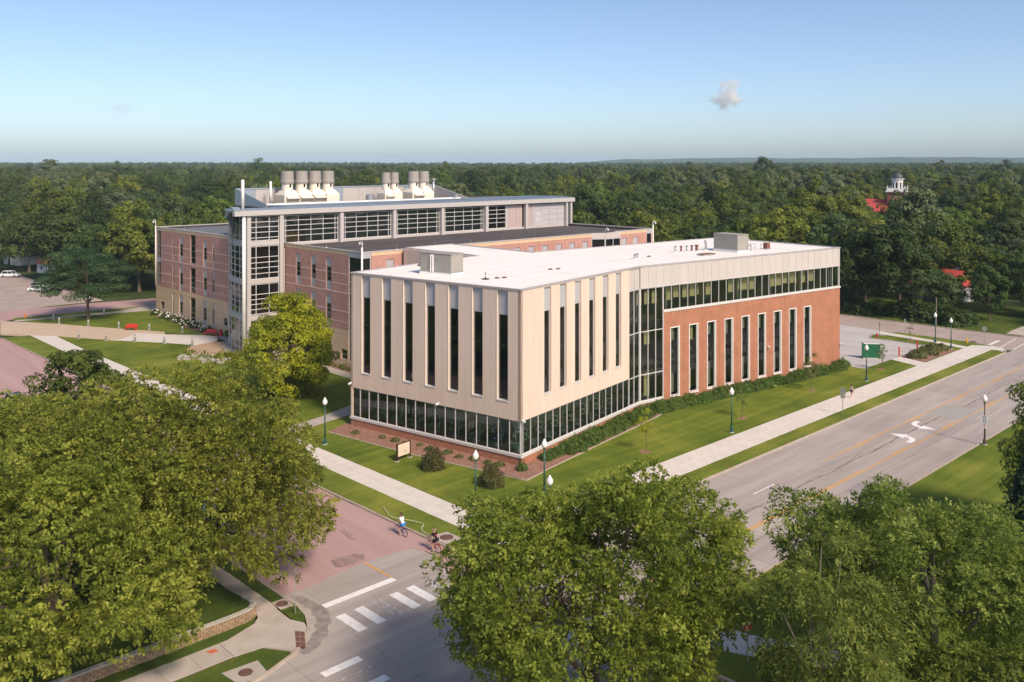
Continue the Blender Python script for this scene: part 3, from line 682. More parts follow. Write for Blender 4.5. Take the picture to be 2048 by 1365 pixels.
# ================================================================== BUILDING HELPERS
def panel_wall(root, fr, s_cuts, z_cuts, openings, mat_fn, d=0.0, th=0.3, gap=0.02, name='panel', backing=True):
    """wall pieces between joints, with openings cut out; each joint cell is one piece"""
    def cell(s0, s1, z0, z1, dd, tt):
        ss = sorted({s0, s1} | {v for o in openings for v in (o[0], o[1]) if s0 < v < s1})
        zs = sorted({z0, z1} | {v for o in openings for v in (o[2], o[3]) if z0 < v < z1})
        def full(i, j):
            if i < 0 or j < 0 or i >= len(ss) - 1 or j >= len(zs) - 1: return False
            a, b = (ss[i] + ss[i + 1]) / 2, (zs[j] + zs[j + 1]) / 2
            return not any(o[0] < a < o[1] and o[2] < b < o[3] for o in openings)
        todo = {(i, j) for i in range(len(ss) - 1) for j in range(len(zs) - 1) if full(i, j)}; comps = []
        P = fr.p
        while todo:
            stack = [todo.pop()]; mb = MB(); comps.append(mb)
            while stack:
                i, j = stack.pop(); a, b, c, e = ss[i], ss[i + 1], zs[j], zs[j + 1]
                for q in ((i - 1, j), (i + 1, j), (i, j - 1), (i, j + 1)):
                    if q in todo: todo.remove(q); stack.append(q)
                mb.quad(P(a, dd, c), P(b, dd, c), P(b, dd, e), P(a, dd, e), uv=[(a, c), (b, c), (b, e), (a, e)])
                mb.quad(P(b, dd - tt, c), P(a, dd - tt, c), P(a, dd - tt, e), P(b, dd - tt, e), uv=[(b, c), (a, c), (a, e), (b, e)])
                if not full(i - 1, j): mb.quad(P(a, dd - tt, c), P(a, dd, c), P(a, dd, e), P(a, dd - tt, e), uv=[(a - tt, c), (a, c), (a, e), (a - tt, e)])
                if not full(i + 1, j): mb.quad(P(b, dd, c), P(b, dd - tt, c), P(b, dd - tt, e), P(b, dd, e), uv=[(b, c), (b + tt, c), (b + tt, e), (b, e)])
                if not full(i, j - 1): mb.quad(P(a, dd - tt, c), P(b, dd - tt, c), P(b, dd, c), P(a, dd, c), uv=[(a, c), (b, c), (b, c), (a, c)])
                if not full(i, j + 1): mb.quad(P(a, dd, e), P(b, dd, e), P(b, dd - tt, e), P(a, dd - tt, e), uv=[(a, e), (b, e), (b, e), (a, e)])
        return comps
    for i in range(len(s_cuts) - 1):
        for j in range(len(z_cuts) - 1):
            g = gap / 2
            for mb in cell(s_cuts[i] + (g if i else 0), s_cuts[i + 1] - (g if i < len(s_cuts) - 2 else 0), z_cuts[j] + (g if j else 0), z_cuts[j + 1] - (g if j < len(z_cuts) - 2 else 0), d, th):
                wpart(name, mb, mat_fn((s_cuts[i] + s_cuts[i + 1]) / 2, (z_cuts[j] + z_cuts[j + 1]) / 2), root)
    if backing:
        e = 0.012
        op0 = openings
        openings = [(o[0] - e, o[1] + e, o[2] - e, o[3] + e) for o in op0]
        for mb in cell(s_cuts[0] + e, s_cuts[-1] - e, z_cuts[0] + e, z_cuts[-1] - e, d - 0.03, th - 0.06): wpart('joint_filler', mb, M['joint'], root)

def glazing(root, fr, name, mull_s, rails, z0, z1, gmat, fmat, d=-0.1, mw=0.06, md=0.12, transoms=(), pane_name='pane', skip=()):
    """mullion grid as one part with a separate pane object in every bay"""
    mb = MB(); h = mw / 2
    for k, s in enumerate(mull_s):
        a = s - h if k else s; b = s + h if k < len(mull_s) - 1 else s
        if k == 0: b = s + mw
        if k == len(mull_s) - 1: a = s - mw
        mb.fb(fr, a, b, z0, z1, d - md / 2, d + md / 2)
    zs = [z0] + list(transoms) + [z1]
    for k, z in enumerate(zs):
        a = z - h if 0 < k < len(zs) - 1 else (z if k == 0 else z - mw); b = a + mw
        for i in range(len(mull_s) - 1):
            mb.fb(fr, mull_s[i] + (mw if i == 0 else h) , mull_s[i + 1] - (mw if i == len(mull_s) - 2 else h), a + 0.001, b - 0.001, d - md / 2 + 0.006, d + md / 2 - 0.006)
    o = wpart(name, mb, fmat, root)
    for i in range(len(mull_s) - 1):
        for k in range(len(zs) - 1):
            if (i, k) in skip: continue
            # a pane is one thin sheet
            g2 = MB(); a, b, c, e = mull_s[i] + 0.02, mull_s[i + 1] - 0.02, zs[k] + 0.02, zs[k + 1] - 0.02
            j_ = [rnd.uniform(-0.009, 0.009) for _ in range(4)]
            q_ = [fr.p(a, d + j_[0], c), fr.p(b, d + j_[1], c), fr.p(b, d + j_[2], e), fr.p(a, d + j_[3], e)]
            if Vector((fr.u.y, -fr.u.x, 0)).dot(fr.n) < 0: q_ = q_[::-1]
            g2.quad(*q_)
            wpart(pane_name, g2, gmat(i, k) if callable(gmat) else gmat, root, o)
    return o

# ================================================================== NEW BUILDING: beige block and brick wing
a10 = R(10)
C0 = Vector((-63.8, 62.6)); Ld = Vector((-math.cos(a10), -math.sin(a10))); R1d = Vector((-math.sin(a10), math.cos(a10)))
LL = 23.8; RL = 24.75
LE = C0 + Ld * LL; BB = C0 + R1d * RL; DD = Vector((-62.9, 127.6)); R2L = (DD - BB).length
ROOF = 17.45
FL = Frame(C0, Ld, (math.sin(a10), -math.cos(a10))); F1 = Frame(C0, R1d, (math.cos(a10), math.sin(a10))); F2 = Frame(BB, DD - BB)
NB = thing('campus_building', 'new three-storey building with a beige windowed block and an orange brick wing', 'building', (C0.x, C0.y, 0))
beige = lambda s, z: M['precast']
# --- left face
WL = [(1.58 + 3.19 * k, 1.58 + 3.19 * k + 1.36) for k in range(7)]
opl = [(a, b, 6.22, 17.2) for a, b in WL]
panel_wall(NB, FL, [0, 3.85 + 3.19 * 0, 7.0, 10.2, 13.4, 16.6, 19.8, LL], [4.43, 6.21, ROOF - 0.12], opl, beige, 0, 0.35, 0.012, 'wall_panel')
for a, b in WL:
    glazing(NB, FL, 'window', [a + 0.02, b - 0.02], None, 6.24, 14.78, M['glass_dark'], M['alu'], -0.26, 0.05, 0.1)
    wpart('transom', MB().fb(FL, a + 0.07, b - 0.07, 11.63, 11.67, -0.3, -0.24), M['dark_metal'], NB)
    wpart('spandrel_panel', MB().fb(FL, a + 0.02, b - 0.02, 14.80, 17.19, -0.3, -0.2), M['grey_panel'], NB)
    wpart('window_sill', MB().fb(FL, a - 0.04, b + 0.04, 6.12, 6.235, -0.2, 0.05), M['alu'], NB)
    wpart('jamb_glow_strip', MB().fb(FL, b - 0.015, b + 0.05, 6.24, 17.2, -0.02, 0.03), M['cream'], NB)  # pale strip on left jambs only; sunlight on the reveal put into colour
glazing(NB, FL, 'curtain_wall', [0.06 + (LL - 0.1) * k / 17 for k in range(18)], None, 1.1, 4.43, M['glass_green'], M['alu'], -0.12, 0.065, 0.14)
wpart('sill', MB().fb(FL, -0.1, LL + 0.1, 0.84, 1.1, -0.3, 0.08), M['alu'], NB)
panel_wall(NB, FL, [0, 1.3, 8.6, 16.0, 22.9, LL], [-0.2, 0.84], [], lambda s, z: M['brick_new'], 0, 0.3, 0.015, 'brick_panel')
# --- right face of the block
W1 = [(4.13 + 2.94 * k, 4.13 + 2.94 * k + 1.29) for k in range(6)]
SB = 22.05
opr = [(a, b, 6.26, 17.2) for a, b in W1]
panel_wall(NB, F1, [0, 3.4, 6.25, 9.2, 12.1, 15.05, 18.0, SB], [4.43, 6.25, ROOF - 0.12], opr, beige, 0, 0.35, 0.012, 'wall_panel')
for a, b in W1:
    glazing(NB, F1, 'window', [a + 0.02, b - 0.02], None, 6.28, 14.78, M['glass_dark'], M['alu'], -0.26, 0.05, 0.1)
    wpart('spandrel_panel', MB().fb(F1, a + 0.02, b - 0.02, 14.80, 17.19, -0.3, -0.2), M['grey_panel'], NB)
    wpart('window_sill', MB().fb(F1, a - 0.04, b + 0.04, 6.16, 6.275, -0.2, 0.05), M['alu'], NB)
glazing(NB, F1, 'curtain_wall', [0.06, 0.44] + [0.44 + (SB - 0.44) * k / 16 for k in range(1, 17)], None, 1.1, 4.43, M['glass_green'], M['alu'], -0.12, 0.065, 0.14)
wpart('sill', MB().fb(F1, 0.1, RL - 0.02, 0.84, 1.1, -0.3, 0.085), M['alu'], NB)
panel_wall(NB, F1, [0, 7.0, 14.0, RL], [-0.2, 0.84], [], lambda s, z: M['brick_new'], 0, 0.3, 0.015, 'brick_panel')
# --- glass corner: two bays on the block side, three on the wing side
glazing(NB, F1, 'curtain_wall', [SB + 0.05, 23.38, RL - 0.05], None, 1.1, 14.73, M['glass_green'], M['alu'], -0.15, 0.08, 0.16, (4.3, 9.5))
glazing(NB, F2, 'curtain_wall', [0.05, 1.36, 2.67, 3.98], None, 1.1, 14.73, M['glass_green'], M['alu'], -0.1, 0.09, 0.16, (4.3, 9.5))
wpart('corner_post', MB().fb(F2, -0.12, 0.05, 1.1, 14.73, -0.2, 0.02), M['alu'], NB)
for k in range(2):
    s0 = [SB, 23.38, RL][k]; s1 = [SB, 23.38, RL][k + 1]
    wpart('spandrel_panel', MB().fb(F1, s0 + 0.03, s1 - 0.03, 14.75, ROOF - 0.12, -0.3, -0.08), M['light_panel'], NB)
# --- upper metal panels of the wing and the ribbon of windows below them
RS = [3.98 + (R2L - 0.35 - 3.98) * k / 25 for k in range(26)]
PS = [0.02, 1.36, 2.67] + RS + [R2L]
for k in range(len(PS) - 1):
    wpart('metal_panel', MB().fb(F2, PS[k] + 0.03, PS[k + 1] - 0.03, 14.82, ROOF - 0.12, -0.3, 0.02), M['light_panel'], NB)
wpart('panel_backing', MB().fb(F2, 0.02, R2L - 0.02, 14.76, ROOF - 0.14, -0.32, -0.01), M['alu'], NB)
wpart('head_trim', MB().fb(F2, 0.02, R2L + 0.02, 14.735, 14.815, -0.2, 0.06), M['alu'], NB)
glazing(NB, F2, 'ribbon_window', RS + [R2L - 0.04], None, 11.76, 14.73, M['glass_green'], M['alu'], -0.08, 0.07, 0.14)
wpart('sill', MB().fb(F2, 3.95, R2L + 0.08, 11.52, 11.76, -0.3, 0.10), M['alu'], NB)
# --- brick wing
W2 = [(5.27 + 3.385 * k, 5.27 + 3.385 * k + 1.5) for k in range(9)]
ops = [(a, b, 1.0, 9.47) for a, b in W2]
panel_wall(NB, F2, [3.98, 7.65, 11.02, 14.40, 17.8, 21.17, 24.55, 27.94, 31.4, 34.7, 38.3, R2L - 0.7, R2L], [-0.2, 11.52], ops, lambda s, z: M['brick_new'], 0, 0.35, 0.025, 'brick_panel')
for a, b in W2:
    glazing(NB, F2, 'window', [a + 0.02, b - 0.02], None, 1.02, 9.45, M['glass_green'], M['white'], -0.16, 0.06, 0.1)
    mb = MB(); mb.fb(F2, a - 0.10, a + 0.015, 0.95, 9.56, -0.1, 0.03); mb.fb(F2, b - 0.015, b + 0.12, 0.95, 9.56, -0.1, 0.03); mb.fb(F2, a + 0.015, b - 0.015, 9.44, 9.56, -0.1, 0.028); mb.fb(F2, a - 0.13, b + 0.15, 0.84, 0.99, -0.2, 0.09)
    wpart('window_surround', mb, M['white'], NB)
wpart('sill', MB().fb(F2, -0.05, 3.98, 0.84, 1.1, -0.3, 0.09), M['alu'], NB)
wpart('brick_panel', MB().fb(F2, 0.05, 3.97, -0.2, 0.84, -0.3, 0.0), M['brick_new'], NB)
wpart('edge_trim', MB().fb(F2, 3.93, 4.0, 1.1, 11.6, -0.1, 0.05), M['alu'], NB)
# --- end and rear walls (plain)
FE = Frame(DD, Vector((-22.3, 2.2)))
panel_wall(NB, FE, [0, 7.5, 15, 22.4], [-0.2, 11.52], [], lambda s, z: M['brick_new'], 0, 0.3, 0.02, 'brick_panel')
glazing(NB, FE, 'ribbon_window', lin(0.04, 22.3, 15), None, 11.76, 14.73, M['glass_green'], M['alu'], -0.08, 0.07, 0.14)
wpart('metal_panel', MB().fb(FE, 0, 22.4, 14.75, ROOF - 0.12, -0.3, 0.02), M['light_panel'], NB)
FLE = Frame(LE, R1d, Ld)
panel_wall(NB, FLE, [0, 8, 16, 23.2], [-0.2, 4.43, ROOF - 0.12], [(0.3, 9.0, 1.1, 4.4)], beige, 0, 0.3, 0.012, 'wall_panel')
glazing(NB, FLE, 'curtain_wall', lin(0.05, 9.0, 6), None, 1.1, 4.43, M['glass_green'], M['alu'], -0.12, 0.065, 0.14)
E1 = LE + R1d * 23.2; E2 = Vector((-107.0, 81.2)); E3 = Vector((-107.0, 90.2)); E4 = Vector((-89.3, 90.2)); E5 = Vector((-85.2, 129.8))
for p, q in ((E1, E2), (E3, E4), (E4, E5)):
    fr = Frame(p, q - p); wpart('rear_wall', MB().fb(fr, 0, (q - p).length, -0.2, ROOF - 0.12, -0.3, 0), M['precast'], NB)
# --- roof, coping, floors and inside walls
foot = [C0, BB, DD, E5, E4, E3, E2, E1, LE]
def inset(poly, w):
    """offset a ccw polygon inwards"""
    n = len(poly); out = []
    for i in range(n):
        a, b, c = poly[i - 1], poly[i], poly[(i + 1) % n]
        t0 = (b - a).normalized(); t1 = (c - b).normalized(); n0 = Vector((-t0.y, t0.x)); n1 = Vector((-t1.y, t1.x)); m = (n0 + n1).normalized()
        out.append(b + m * (w / max(0.3, m.dot(n0))))
    return out
wpart('roof', MB().prism([tuple(p) for p in inset(foot, 0.28)], ROOF - 0.5, ROOF - 0.09), M['roof_white'], NB)
mb = MB(); nf = len(foot); o1 = inset(foot, -0.07); i1 = inset(foot, 0.28)
for i in range(nf):
    j = (i + 1) % nf
    mb.hexa([(*o1[i], ROOF - 0.12), (*o1[j], ROOF - 0.12), (*i1[j], ROOF - 0.12), (*i1[i], ROOF - 0.12), (*o1[i], ROOF + 0.04), (*o1[j], ROOF + 0.04), (*i1[j], ROOF + 0.02), (*i1[i], ROOF + 0.02)])
wpart('coping', mb, M['coping'], NB)
for nm, z0, z1, m_, w in (('ceiling_void', 15.2, 16.9, 'slabedge', 0.36), ('floor_slab', 9.55, 10.6, 'slabedge', 0.45), ('floor_slab', 4.46, 5.35, 'slabedge', 0.45), ('floor_slab', -0.2, 0.85, 'infloor', 0.36)):
    wpart(nm, MB().prism([tuple(p) for p in inset(foot, w)], z0, z1), M[m_], NB)
core = [Vector(p) for p in ((-69.5, 67.5), (-74.2, 88), (-68.6, 123), (-79, 124), (-83, 92), (-84.5, 78), (-81.5, 65.0))]
for z0, z1 in ((0.86, 4.45), (5.36, 9.54), (10.61, 15.19)):
    wpart('interior_wall', MB().prism([tuple(p) for p in core], z0, z1), M['inwall'], NB)
# carpeted floors seen through the glass
for z in (5.36, 10.61):
    wpart('carpet', MB().prism([tuple(p) for p in inset(foot, 0.46)], z, z + 0.02), M['infloor'], NB)
# cross walls dividing the rooms
mb = MB()
for k in range(6):
    mb.fb(F2, 5.0 + 6.8 * k, 5.15 + 6.8 * k, 0.86, 15.18, -5.6, -0.6)
for k in range(3):
    mb.fb(F1, 6.6 + 5.9 * k, 6.75 + 5.9 * k, 5.38, 15.18, -5.2, -0.6)
    mb.fb(FL, 4.2 + 6.4 * k, 4.35 + 6.4 * k, 5.38, 15.18, -4.8, -0.6)
wpart('room_divider', mb, M['inwall'], NB)
# roller blinds behind the ribbon and corner glass
for k in range(25):
    if k in (0, 7, 8, 13, 14, 22, 23, 24): continue
    dz = rnd.choice((0.95, 1.05, 1.0, 1.15)); s0, s1 = RS[k], RS[k + 1]
    wpart('roller_blind', MB().fb(F2, s0 + 0.16, s1 - rnd.choice((0.12, 0.18, 0.35)), 11.76 + dz, 14.35, -1.12 - 0.1 * (k % 3), -1.1 - 0.1 * (k % 3)), M['blind'], NB)
for k in range(3):
    s0, s1 = [0.05, 1.36, 2.67, 3.98][k], [0.05, 1.36, 2.67, 3.98][k + 1]
    wpart('roller_blind', MB().fb(F2, s0 + 0.2, s1 - 0.25, 12.6, 14.2, -0.92, -0.9), M['blind'], NB)
    if k == 1:
        wpart('roller_blind', MB().fb(F2, s0 + 0.15, s1 - 0.2, 7.7, 9.4, -0.92, -0.9), M['blind'], NB)
        wpart('roller_blind', MB().fb(F2, s0 + 0.15, s1 - 0.2, 1.4, 4.2, -0.92, -0.9), M['blind'], NB)
for k in range(9):
    a, b = W2[k]
    wpart('roller_blind', MB().fb(F2, a + (0.15, 0.5, 0.3)[k % 3], b - 0.1, 7.7 - 0.3 * (k % 2), 9.3, -0.75, -0.73), M['blind'] if k == 1 else M['inwall'], NB)
    wpart('roller_blind', MB().fb(F2, a + 0.15, b - (0.2, 0.45)[k % 2], 1.2, 3.6 + 0.3 * (k % 3), -0.75, -0.73), M['blind'] if k in (1, 5) else M['inwall'], NB)
    wpart('desk', MB().fb(F2, a + 0.1, b - 0.1, 6.0, 6.5, -1.6, -0.9), M['infloor'], NB)

# ---- things on the new roof
def rooftop_unit(label, cx, cy, rz, w, l, h, hood):
    t = thing('rooftop_unit', label, 'air handler', (cx, cy, ROOF - 0.09), rz, 'rooftop air units')
    part('roof_curb', MB().box(-w / 2 - 0.08, w / 2 + 0.08, -l / 2 - 0.08, l / 2 + 0.08, 0, 0.3), M['roof_white'], t)
    part('base_rail', MB().box(-w / 2 - 0.03, w / 2 + 0.03, -l / 2 - 0.03, l / 2 + 0.03, 0.3, 0.5), M['steel'], t)
    part('cabinet', MB().box(-w / 2, w / 2, -l / 2, l / 2, 0.5, 0.5 + h), M['hvac'], t)
    part('cabinet_lid', MB().box(-w / 2 - 0.06, w / 2 + 0.06, -l / 2 - 0.06, l / 2 + 0.06, 0.5 + h, 0.58 + h), M['hvac'], t)
    for k in range(4):
        x = -w / 2 + w * (k + 0.5) / 4
        for sgn in (-1, 1):
            part('access_panel', MB().box(x - w / 8 + 0.03, x + w / 8 - 0.03, sgn * l / 2 - 0.015, sgn * l / 2 + 0.015, 0.58, 0.45 + h), M['hvac'], t)
            part('latch', MB().box(x + w / 8 - 0.12, x + w / 8 - 0.05, sgn * (l / 2 + 0.015) - 0.02, sgn * (l / 2 + 0.015) + 0.02, 0.75 + (k % 2) * 0.9, 0.87 + (k % 2) * 0.9), M['black'], t)
    for z in hood:
        part('intake_hood', MB().hexa([(w / 2, -l / 2 + 0.15, z), (w / 2 + 0.02, -l / 2 + 0.15, z), (w / 2 + 0.02, l / 2 - 0.15, z), (w / 2, l / 2 - 0.15, z), (w / 2, -l / 2 + 0.15, z + 0.75), (w / 2 + 0.75, -l / 2 + 0.15, z + 0.1), (w / 2 + 0.75, l / 2 - 0.15, z + 0.1), (w / 2, l / 2 - 0.15, z + 0.75)]), M['hvac'], t)
    return t
u1 = rooftop_unit('grey-green rooftop air unit on the white roof above the beige block', -79.3, 65.3, math.atan2(Ld.y, Ld.x), 4.5, 2.1, 1.9, (0.75,))
for k in range(2):
    part('duct_pipe', MB().ptube([(0.35 + 0.3 * k, 0.95, 0.35), (0.35 + 0.3 * k, 1.12, 0.4), (0.35 + 0.3 * k, 1.12, 2.2), (0.35 + 0.3 * k, 0.9, 2.3)], 0.09, 8), M['white'], u1)
u2 = rooftop_unit('grey-green rooftop air unit with hoods on the roof of the brick wing', -71.2, 111.6, R(-7.6), 4.3, 2.3, 1.95, ())
for z in (0.75, 1.5):
    part('intake_hood', MB().hexa([(-1.9, 1.15, z), (1.9, 1.15, z), (1.9, 1.17, z), (-1.9, 1.17, z), (-1.9, 1.15, z + 0.7), (1.9, 1.15, z + 0.7), (1.9, 1.85, z + 0.12), (-1.9, 1.85, z + 0.12)]), M['hvac'], u2)
def roof_vent(x, y, h, r, label, m='steel', kind=0):
    t = thing('roof_vent', label, 'vent pipe', (x, y, ROOF - 0.09), 0, 'small vents on the white roof')
    part('flashing', MB().lathe([(r * 2.2, 0), (r * 2.0, 0.05), (r * 1.1, 0.12)], 12), M['roof_white'], t)
    if kind == 0:
        part('pipe', MB().ptube([(0, 0, 0.05), (0, 0, h)], r, 10), M[m], t, True); part('cap', MB().lathe([(r * 1.5, 0), (r * 1.6, 0.1), (r * 0.4, 0.18)], 12, (0, 0, h)), M[m], t)
    else:
        part('pipe', MB().ptube([(0, 0, 0.05), (0, 0, h), (0.05, -0.1, h + 0.15), (0.1, -0.3, h + 0.18), (0.14, -0.42, h + 0.05), (0.14, -0.43, h - 0.1)], r, 10), M[m], t, True)
    return t
for x, y, h, r, m_, k, lb in ((-74.0, 93.4, 0.55, 0.13, 'steel', 0, 'nearer of two short steel vents where the roof bends'), (-74.3, 94.3, 0.55, 0.13, 'steel', 0, 'farther of two short steel vents where the roof bends'), (-75.7, 104.6, 0.75, 0.13, 'steel', 0, 'first of the row of short steel vents on the wing roof'), (-75.3, 105.4, 0.75, 0.13, 'rust', 0, 'second of the row of short vents on the wing roof, brownish'), (-74.9, 106.2, 0.75, 0.13, 'steel', 0, 'third of the row of short steel vents on the wing roof'), (-74.7, 107.1, 0.8, 0.14, 'rust', 0, 'fourth of the row of short vents on the wing roof, brownish'), (-74.5, 108.0, 0.8, 0.2, 'rust', 0, 'thickest brownish vent ending the row on the wing roof'), (-74.6, 110.4, 1.2, 0.13, 'steel', 1, 'gooseneck steel vent left of the wing roof air unit'), (-68.6, 112.6, 1.0, 0.07, 'steel', 1, 'thin gooseneck pipe right of the wing roof air unit'), (-69.0, 116.0, 0.8, 0.07, 'steel', 0, 'thin pipe at the far end of the wing roof')):
    roof_vent(x, y, h, r, lb, m_, k)
t = thing('roof_drain_hood', 'black saucer-shaped roof fitting on the white roof', 'roof fitting', (-72.6, 65.9, ROOF - 0.09), 0)
part('dish', MB().lathe([(0.42, 0.0), (0.45, 0.06), (0.15, 0.12), (0.06, 0.14)], 18), M['black'], t); part('stem', MB().ptube([(0, 0, 0.1), (0, 0, 0.75)], 0.05, 8), M['black'], t)
part('collar', MB().lathe([(0.09, 0.35), (0.09, 0.5)], 10), M['white'], t)
for x, y, lb in ((-72.4, 67.4, 'left dark drain grate beside the roof fitting'), (-72.1, 68.2, 'right dark drain grate beside the roof fitting'), (-73.9, 77.4, 'left dark drain grate in mid roof'), (-73.6, 78.4, 'right dark drain grate in mid roof'), (-74.8, 97.4, 'dark drain grate behind the bend vents')):
    t = thing('roof_drain', lb, 'roof drain', (x, y, ROOF - 0.09), 0, 'roof drains'); part('grate', MB().lathe([(0.22, 0), (0.22, 0.05), (0.17, 0.13), (0.03, 0.16)], 14), M['rust'], t)
    part('drain_ring', MB().lathe([(0.34, 0.0), (0.33, 0.02), (0.24, 0.03)], 14), M['dark_metal'], t)
t = thing('roof_hatch', 'flat dark red roof hatch on the wing roof', 'hatch', (-70.6, 104.6, ROOF - 0.09), R(-7.6)); part('curb', MB().box(-0.55, 0.55, -1.2, 1.2, 0, 0.16), M['steel'], t); part('lid', MB().box(-0.6, 0.6, -1.25, 1.25, 0.16, 0.24), M['rust'], t)
t = thing('roof_rail', 'small steel guard rail beside the wing roof air unit', 'rail', (-69.2, 114.1, ROOF - 0.09), R(-7.6))
for x in (-0.5, 0.5):
    part('post', MB().ptube([(0, x, 0), (0, x, 1.05)], 0.035, 6), M['steel'], t)
part('rail', MB().ptube([(0, -0.5, 1.05), (0, 0.5, 1.05)], 0.035, 6), M['steel'], t); part('rail', MB().ptube([(0, -0.5, 0.45), (0, 0.5, 0.45)], 0.03, 6), M['steel'], t)
t = thing('condenser', 'small dark condenser box at the far end of the wing roof', 'condenser', (-69.3, 118.0, ROOF - 0.09), R(-7.6)); part('box', MB().box(-0.35, 0.35, -0.35, 0.35, 0.15, 0.95), M['rust'], t); part('stand', MB().box(-0.4, 0.4, -0.4, 0.4, 0, 0.15), M['steel'], t)
# membrane seams on the roof: thin raised welds
seam = MB()
for k in range(8):
    a = C0 + Ld * (2.9 * k + 1.4) + R1d * 0.4; b = C0 + Ld * (2.9 * k + 1.4) + R1d * 22.5
    f_ = Frame(a, b - a); seam.fb(f_, 0, (b - a).length, ROOF - 0.088, ROOF - 0.083, -0.05, 0.05)
for k in range(13):
    s = 2 + 3.0 * k; f_ = Frame(F2.p(s, -0.4, 0).xy, -F2.n.xy); seam.fb(f_, 0, 17.5, ROOF - 0.088, ROOF - 0.083, -0.05, 0.05)
wpart('roof_seam', seam, mat('roof_weld', (0.66, 0.63, 0.60), 0.7, 0.2), NB)
# security lamps and cameras on the walls
def wall_camera(fr, s, z, label):
    t = thing('wall_camera', label, 'camera', tuple(fr.p(s, 0.0, z)), math.atan2(fr.n.y, fr.n.x), 'white cameras on the new building')
    part('bracket', MB().box(0.0, 0.18, -0.06, 0.06, -0.05, 0.05), M['white'], t); part('housing', MB().ptube([(0.12, 0, 0.0), (0.5, 0.0, -0.12)], 0.11, 10), M['white'], t); part('lens', MB().ptube([(0.5, 0, -0.12), (0.53, 0, -0.13)], 0.07, 10), M['black'], t)
wall_camera(FL, LL - 0.1, 4.9, 'white camera at the left end of the beige block'); wall_camera(FL, 10.6, 4.62, 'white camera above the middle of the clinic windows')
wall_camera(F1, 0.1, 4.55, 'white camera on the front corner of the beige block'); wall_camera(F2, 24.2, 4.9, 'small white camera box on the brick wing'); wall_camera(F2, R2L - 0.1, 3.3, 'white camera on the far corner of the brick wing')
# dental equipment behind the clinic glass
def dental(fr, s, d, rz, lab):
    p = fr.p(s, d, 0.86)
    t = thing('dental_chair', lab, 'dental chair', tuple(p), rz, 'dental chairs behind the clinic windows')
    part('base', MB().box(-0.3, 0.3, -0.25, 0.25, 0, 0.12), M['equip'], t); part('column', MB().box(-0.15, 0.15, -0.12, 0.12, 0.12, 0.5), M['equip'], t)
    part('seat', MB().hexa([(-0.3, -0.3, 0.5), (0.75, -0.28, 0.42), (0.75, 0.28, 0.42), (-0.3, 0.3, 0.5), (-0.3, -0.3, 0.64), (0.75, -0.28, 0.54), (0.75, 0.28, 0.54), (-0.3, 0.3, 0.64)]), M['equip_green'], t)
    part('backrest', MB().hexa([(-0.3, -0.28, 0.5), (-0.3, 0.28, 0.5), (-0.95, 0.22, 1.05), (-0.95, -0.22, 1.05), (-0.25, -0.28, 0.66), (-0.25, 0.28, 0.66), (-0.88, 0.22, 1.18), (-0.88, -0.22, 1.18)]), M['equip_green'], t)
    part('arm_post', MB().ptube([(-0.2, 0.55, 0.0), (-0.2, 0.55, 2.1), (0.0, 0.55, 2.2), (1.0, 0.4, 2.15)], 0.05, 8), M['equip'], t)
    lamp = part('lamp_arm', MB().ptube([(1.0, 0.4, 2.15), (0.95, 0.25, 1.7), (0.4, 0.0, 1.75), (0.35, 0.0, 1.55)], 0.045, 8), M['equip'], t)
    part('lamp_head', MB().sphere((0.32, 0, 1.5), 0.14, 10, 6, (1, 1, 0.6)), M['equip'], lamp)
    part('tray', MB().box(0.5, 0.95, 0.3, 0.6, 1.05, 1.1), M['equip'], t); part('stool', MB().lathe([(0.02, 0), (0.2, 0.02), (0.04, 0.05), (0.04, 0.45), (0.2, 0.46), (0.2, 0.54)], 12, (0.1, -0.75, 0)), M['equip_green'], t)
for k in range(8): dental(FL, 1.5 + 2.75 * k, -1.6, math.atan2(Ld.y, Ld.x) + R(70) + rnd.uniform(-0.3, 0.3), '%s dental chair behind the clinic glass facing the pink street, counted from the corner' % ('first', 'second', 'third', 'fourth', 'fifth', 'sixth', 'seventh', 'eighth')[k])
for k in range(7): dental(F1, 1.6 + 2.85 * k, -1.6, math.atan2(R1d.y, R1d.x) - R(60) + rnd.uniform(-0.3, 0.3), '%s dental chair behind the clinic glass facing the main road, counted from the corner' % ('first', 'second', 'third', 'fourth', 'fifth', 'sixth', 'seventh')[k])
# ================================================================== OLD BUILDING with the glass tower
YF = 74.0; XR = -107.6
OB = thing('science_building', 'older four-level pink brick and tan stone building with a glazed rooftop gallery', 'building', (-140, 100, 0))
FO = Frame((-178.8, YF), (1, 0), (0, -1)); S = lambda x: x + 178.8
FR_ = Frame((XR, YF), (0, 1), (1, 0)); T = lambda y: y - YF
def oldmat(s, z):
    return M['tan_stone'] if z < 5.64 or z > 16.5 else M['brick_old']
ZC = [-0.2, 1.15, 2.2, 3.3, 4.9, 5.64, 6.7, 7.5, 8.24, 9.07, 9.85, 10.97, 12.2, 13.04, 13.74, 14.57, 16.54, 17.1]
flo = ((11.1, 12.3, 14.5, 15.87), (5.7, 6.8, 9.05, 10.4), (0.1, 1.25, 3.6, 4.88))
def strip_windows(fr, ws, wide=()):
    ops = []
    for a, b in ws:
        for z0, z1, z2, z3 in flo: ops.append((a, b, z0, z3))
    for a, b in wide:
        for z0, z3 in ((11.19, 16.5), (5.7, 10.38), (0.1, 4.85)): ops.append((a, b, z0, z3))
    return ops
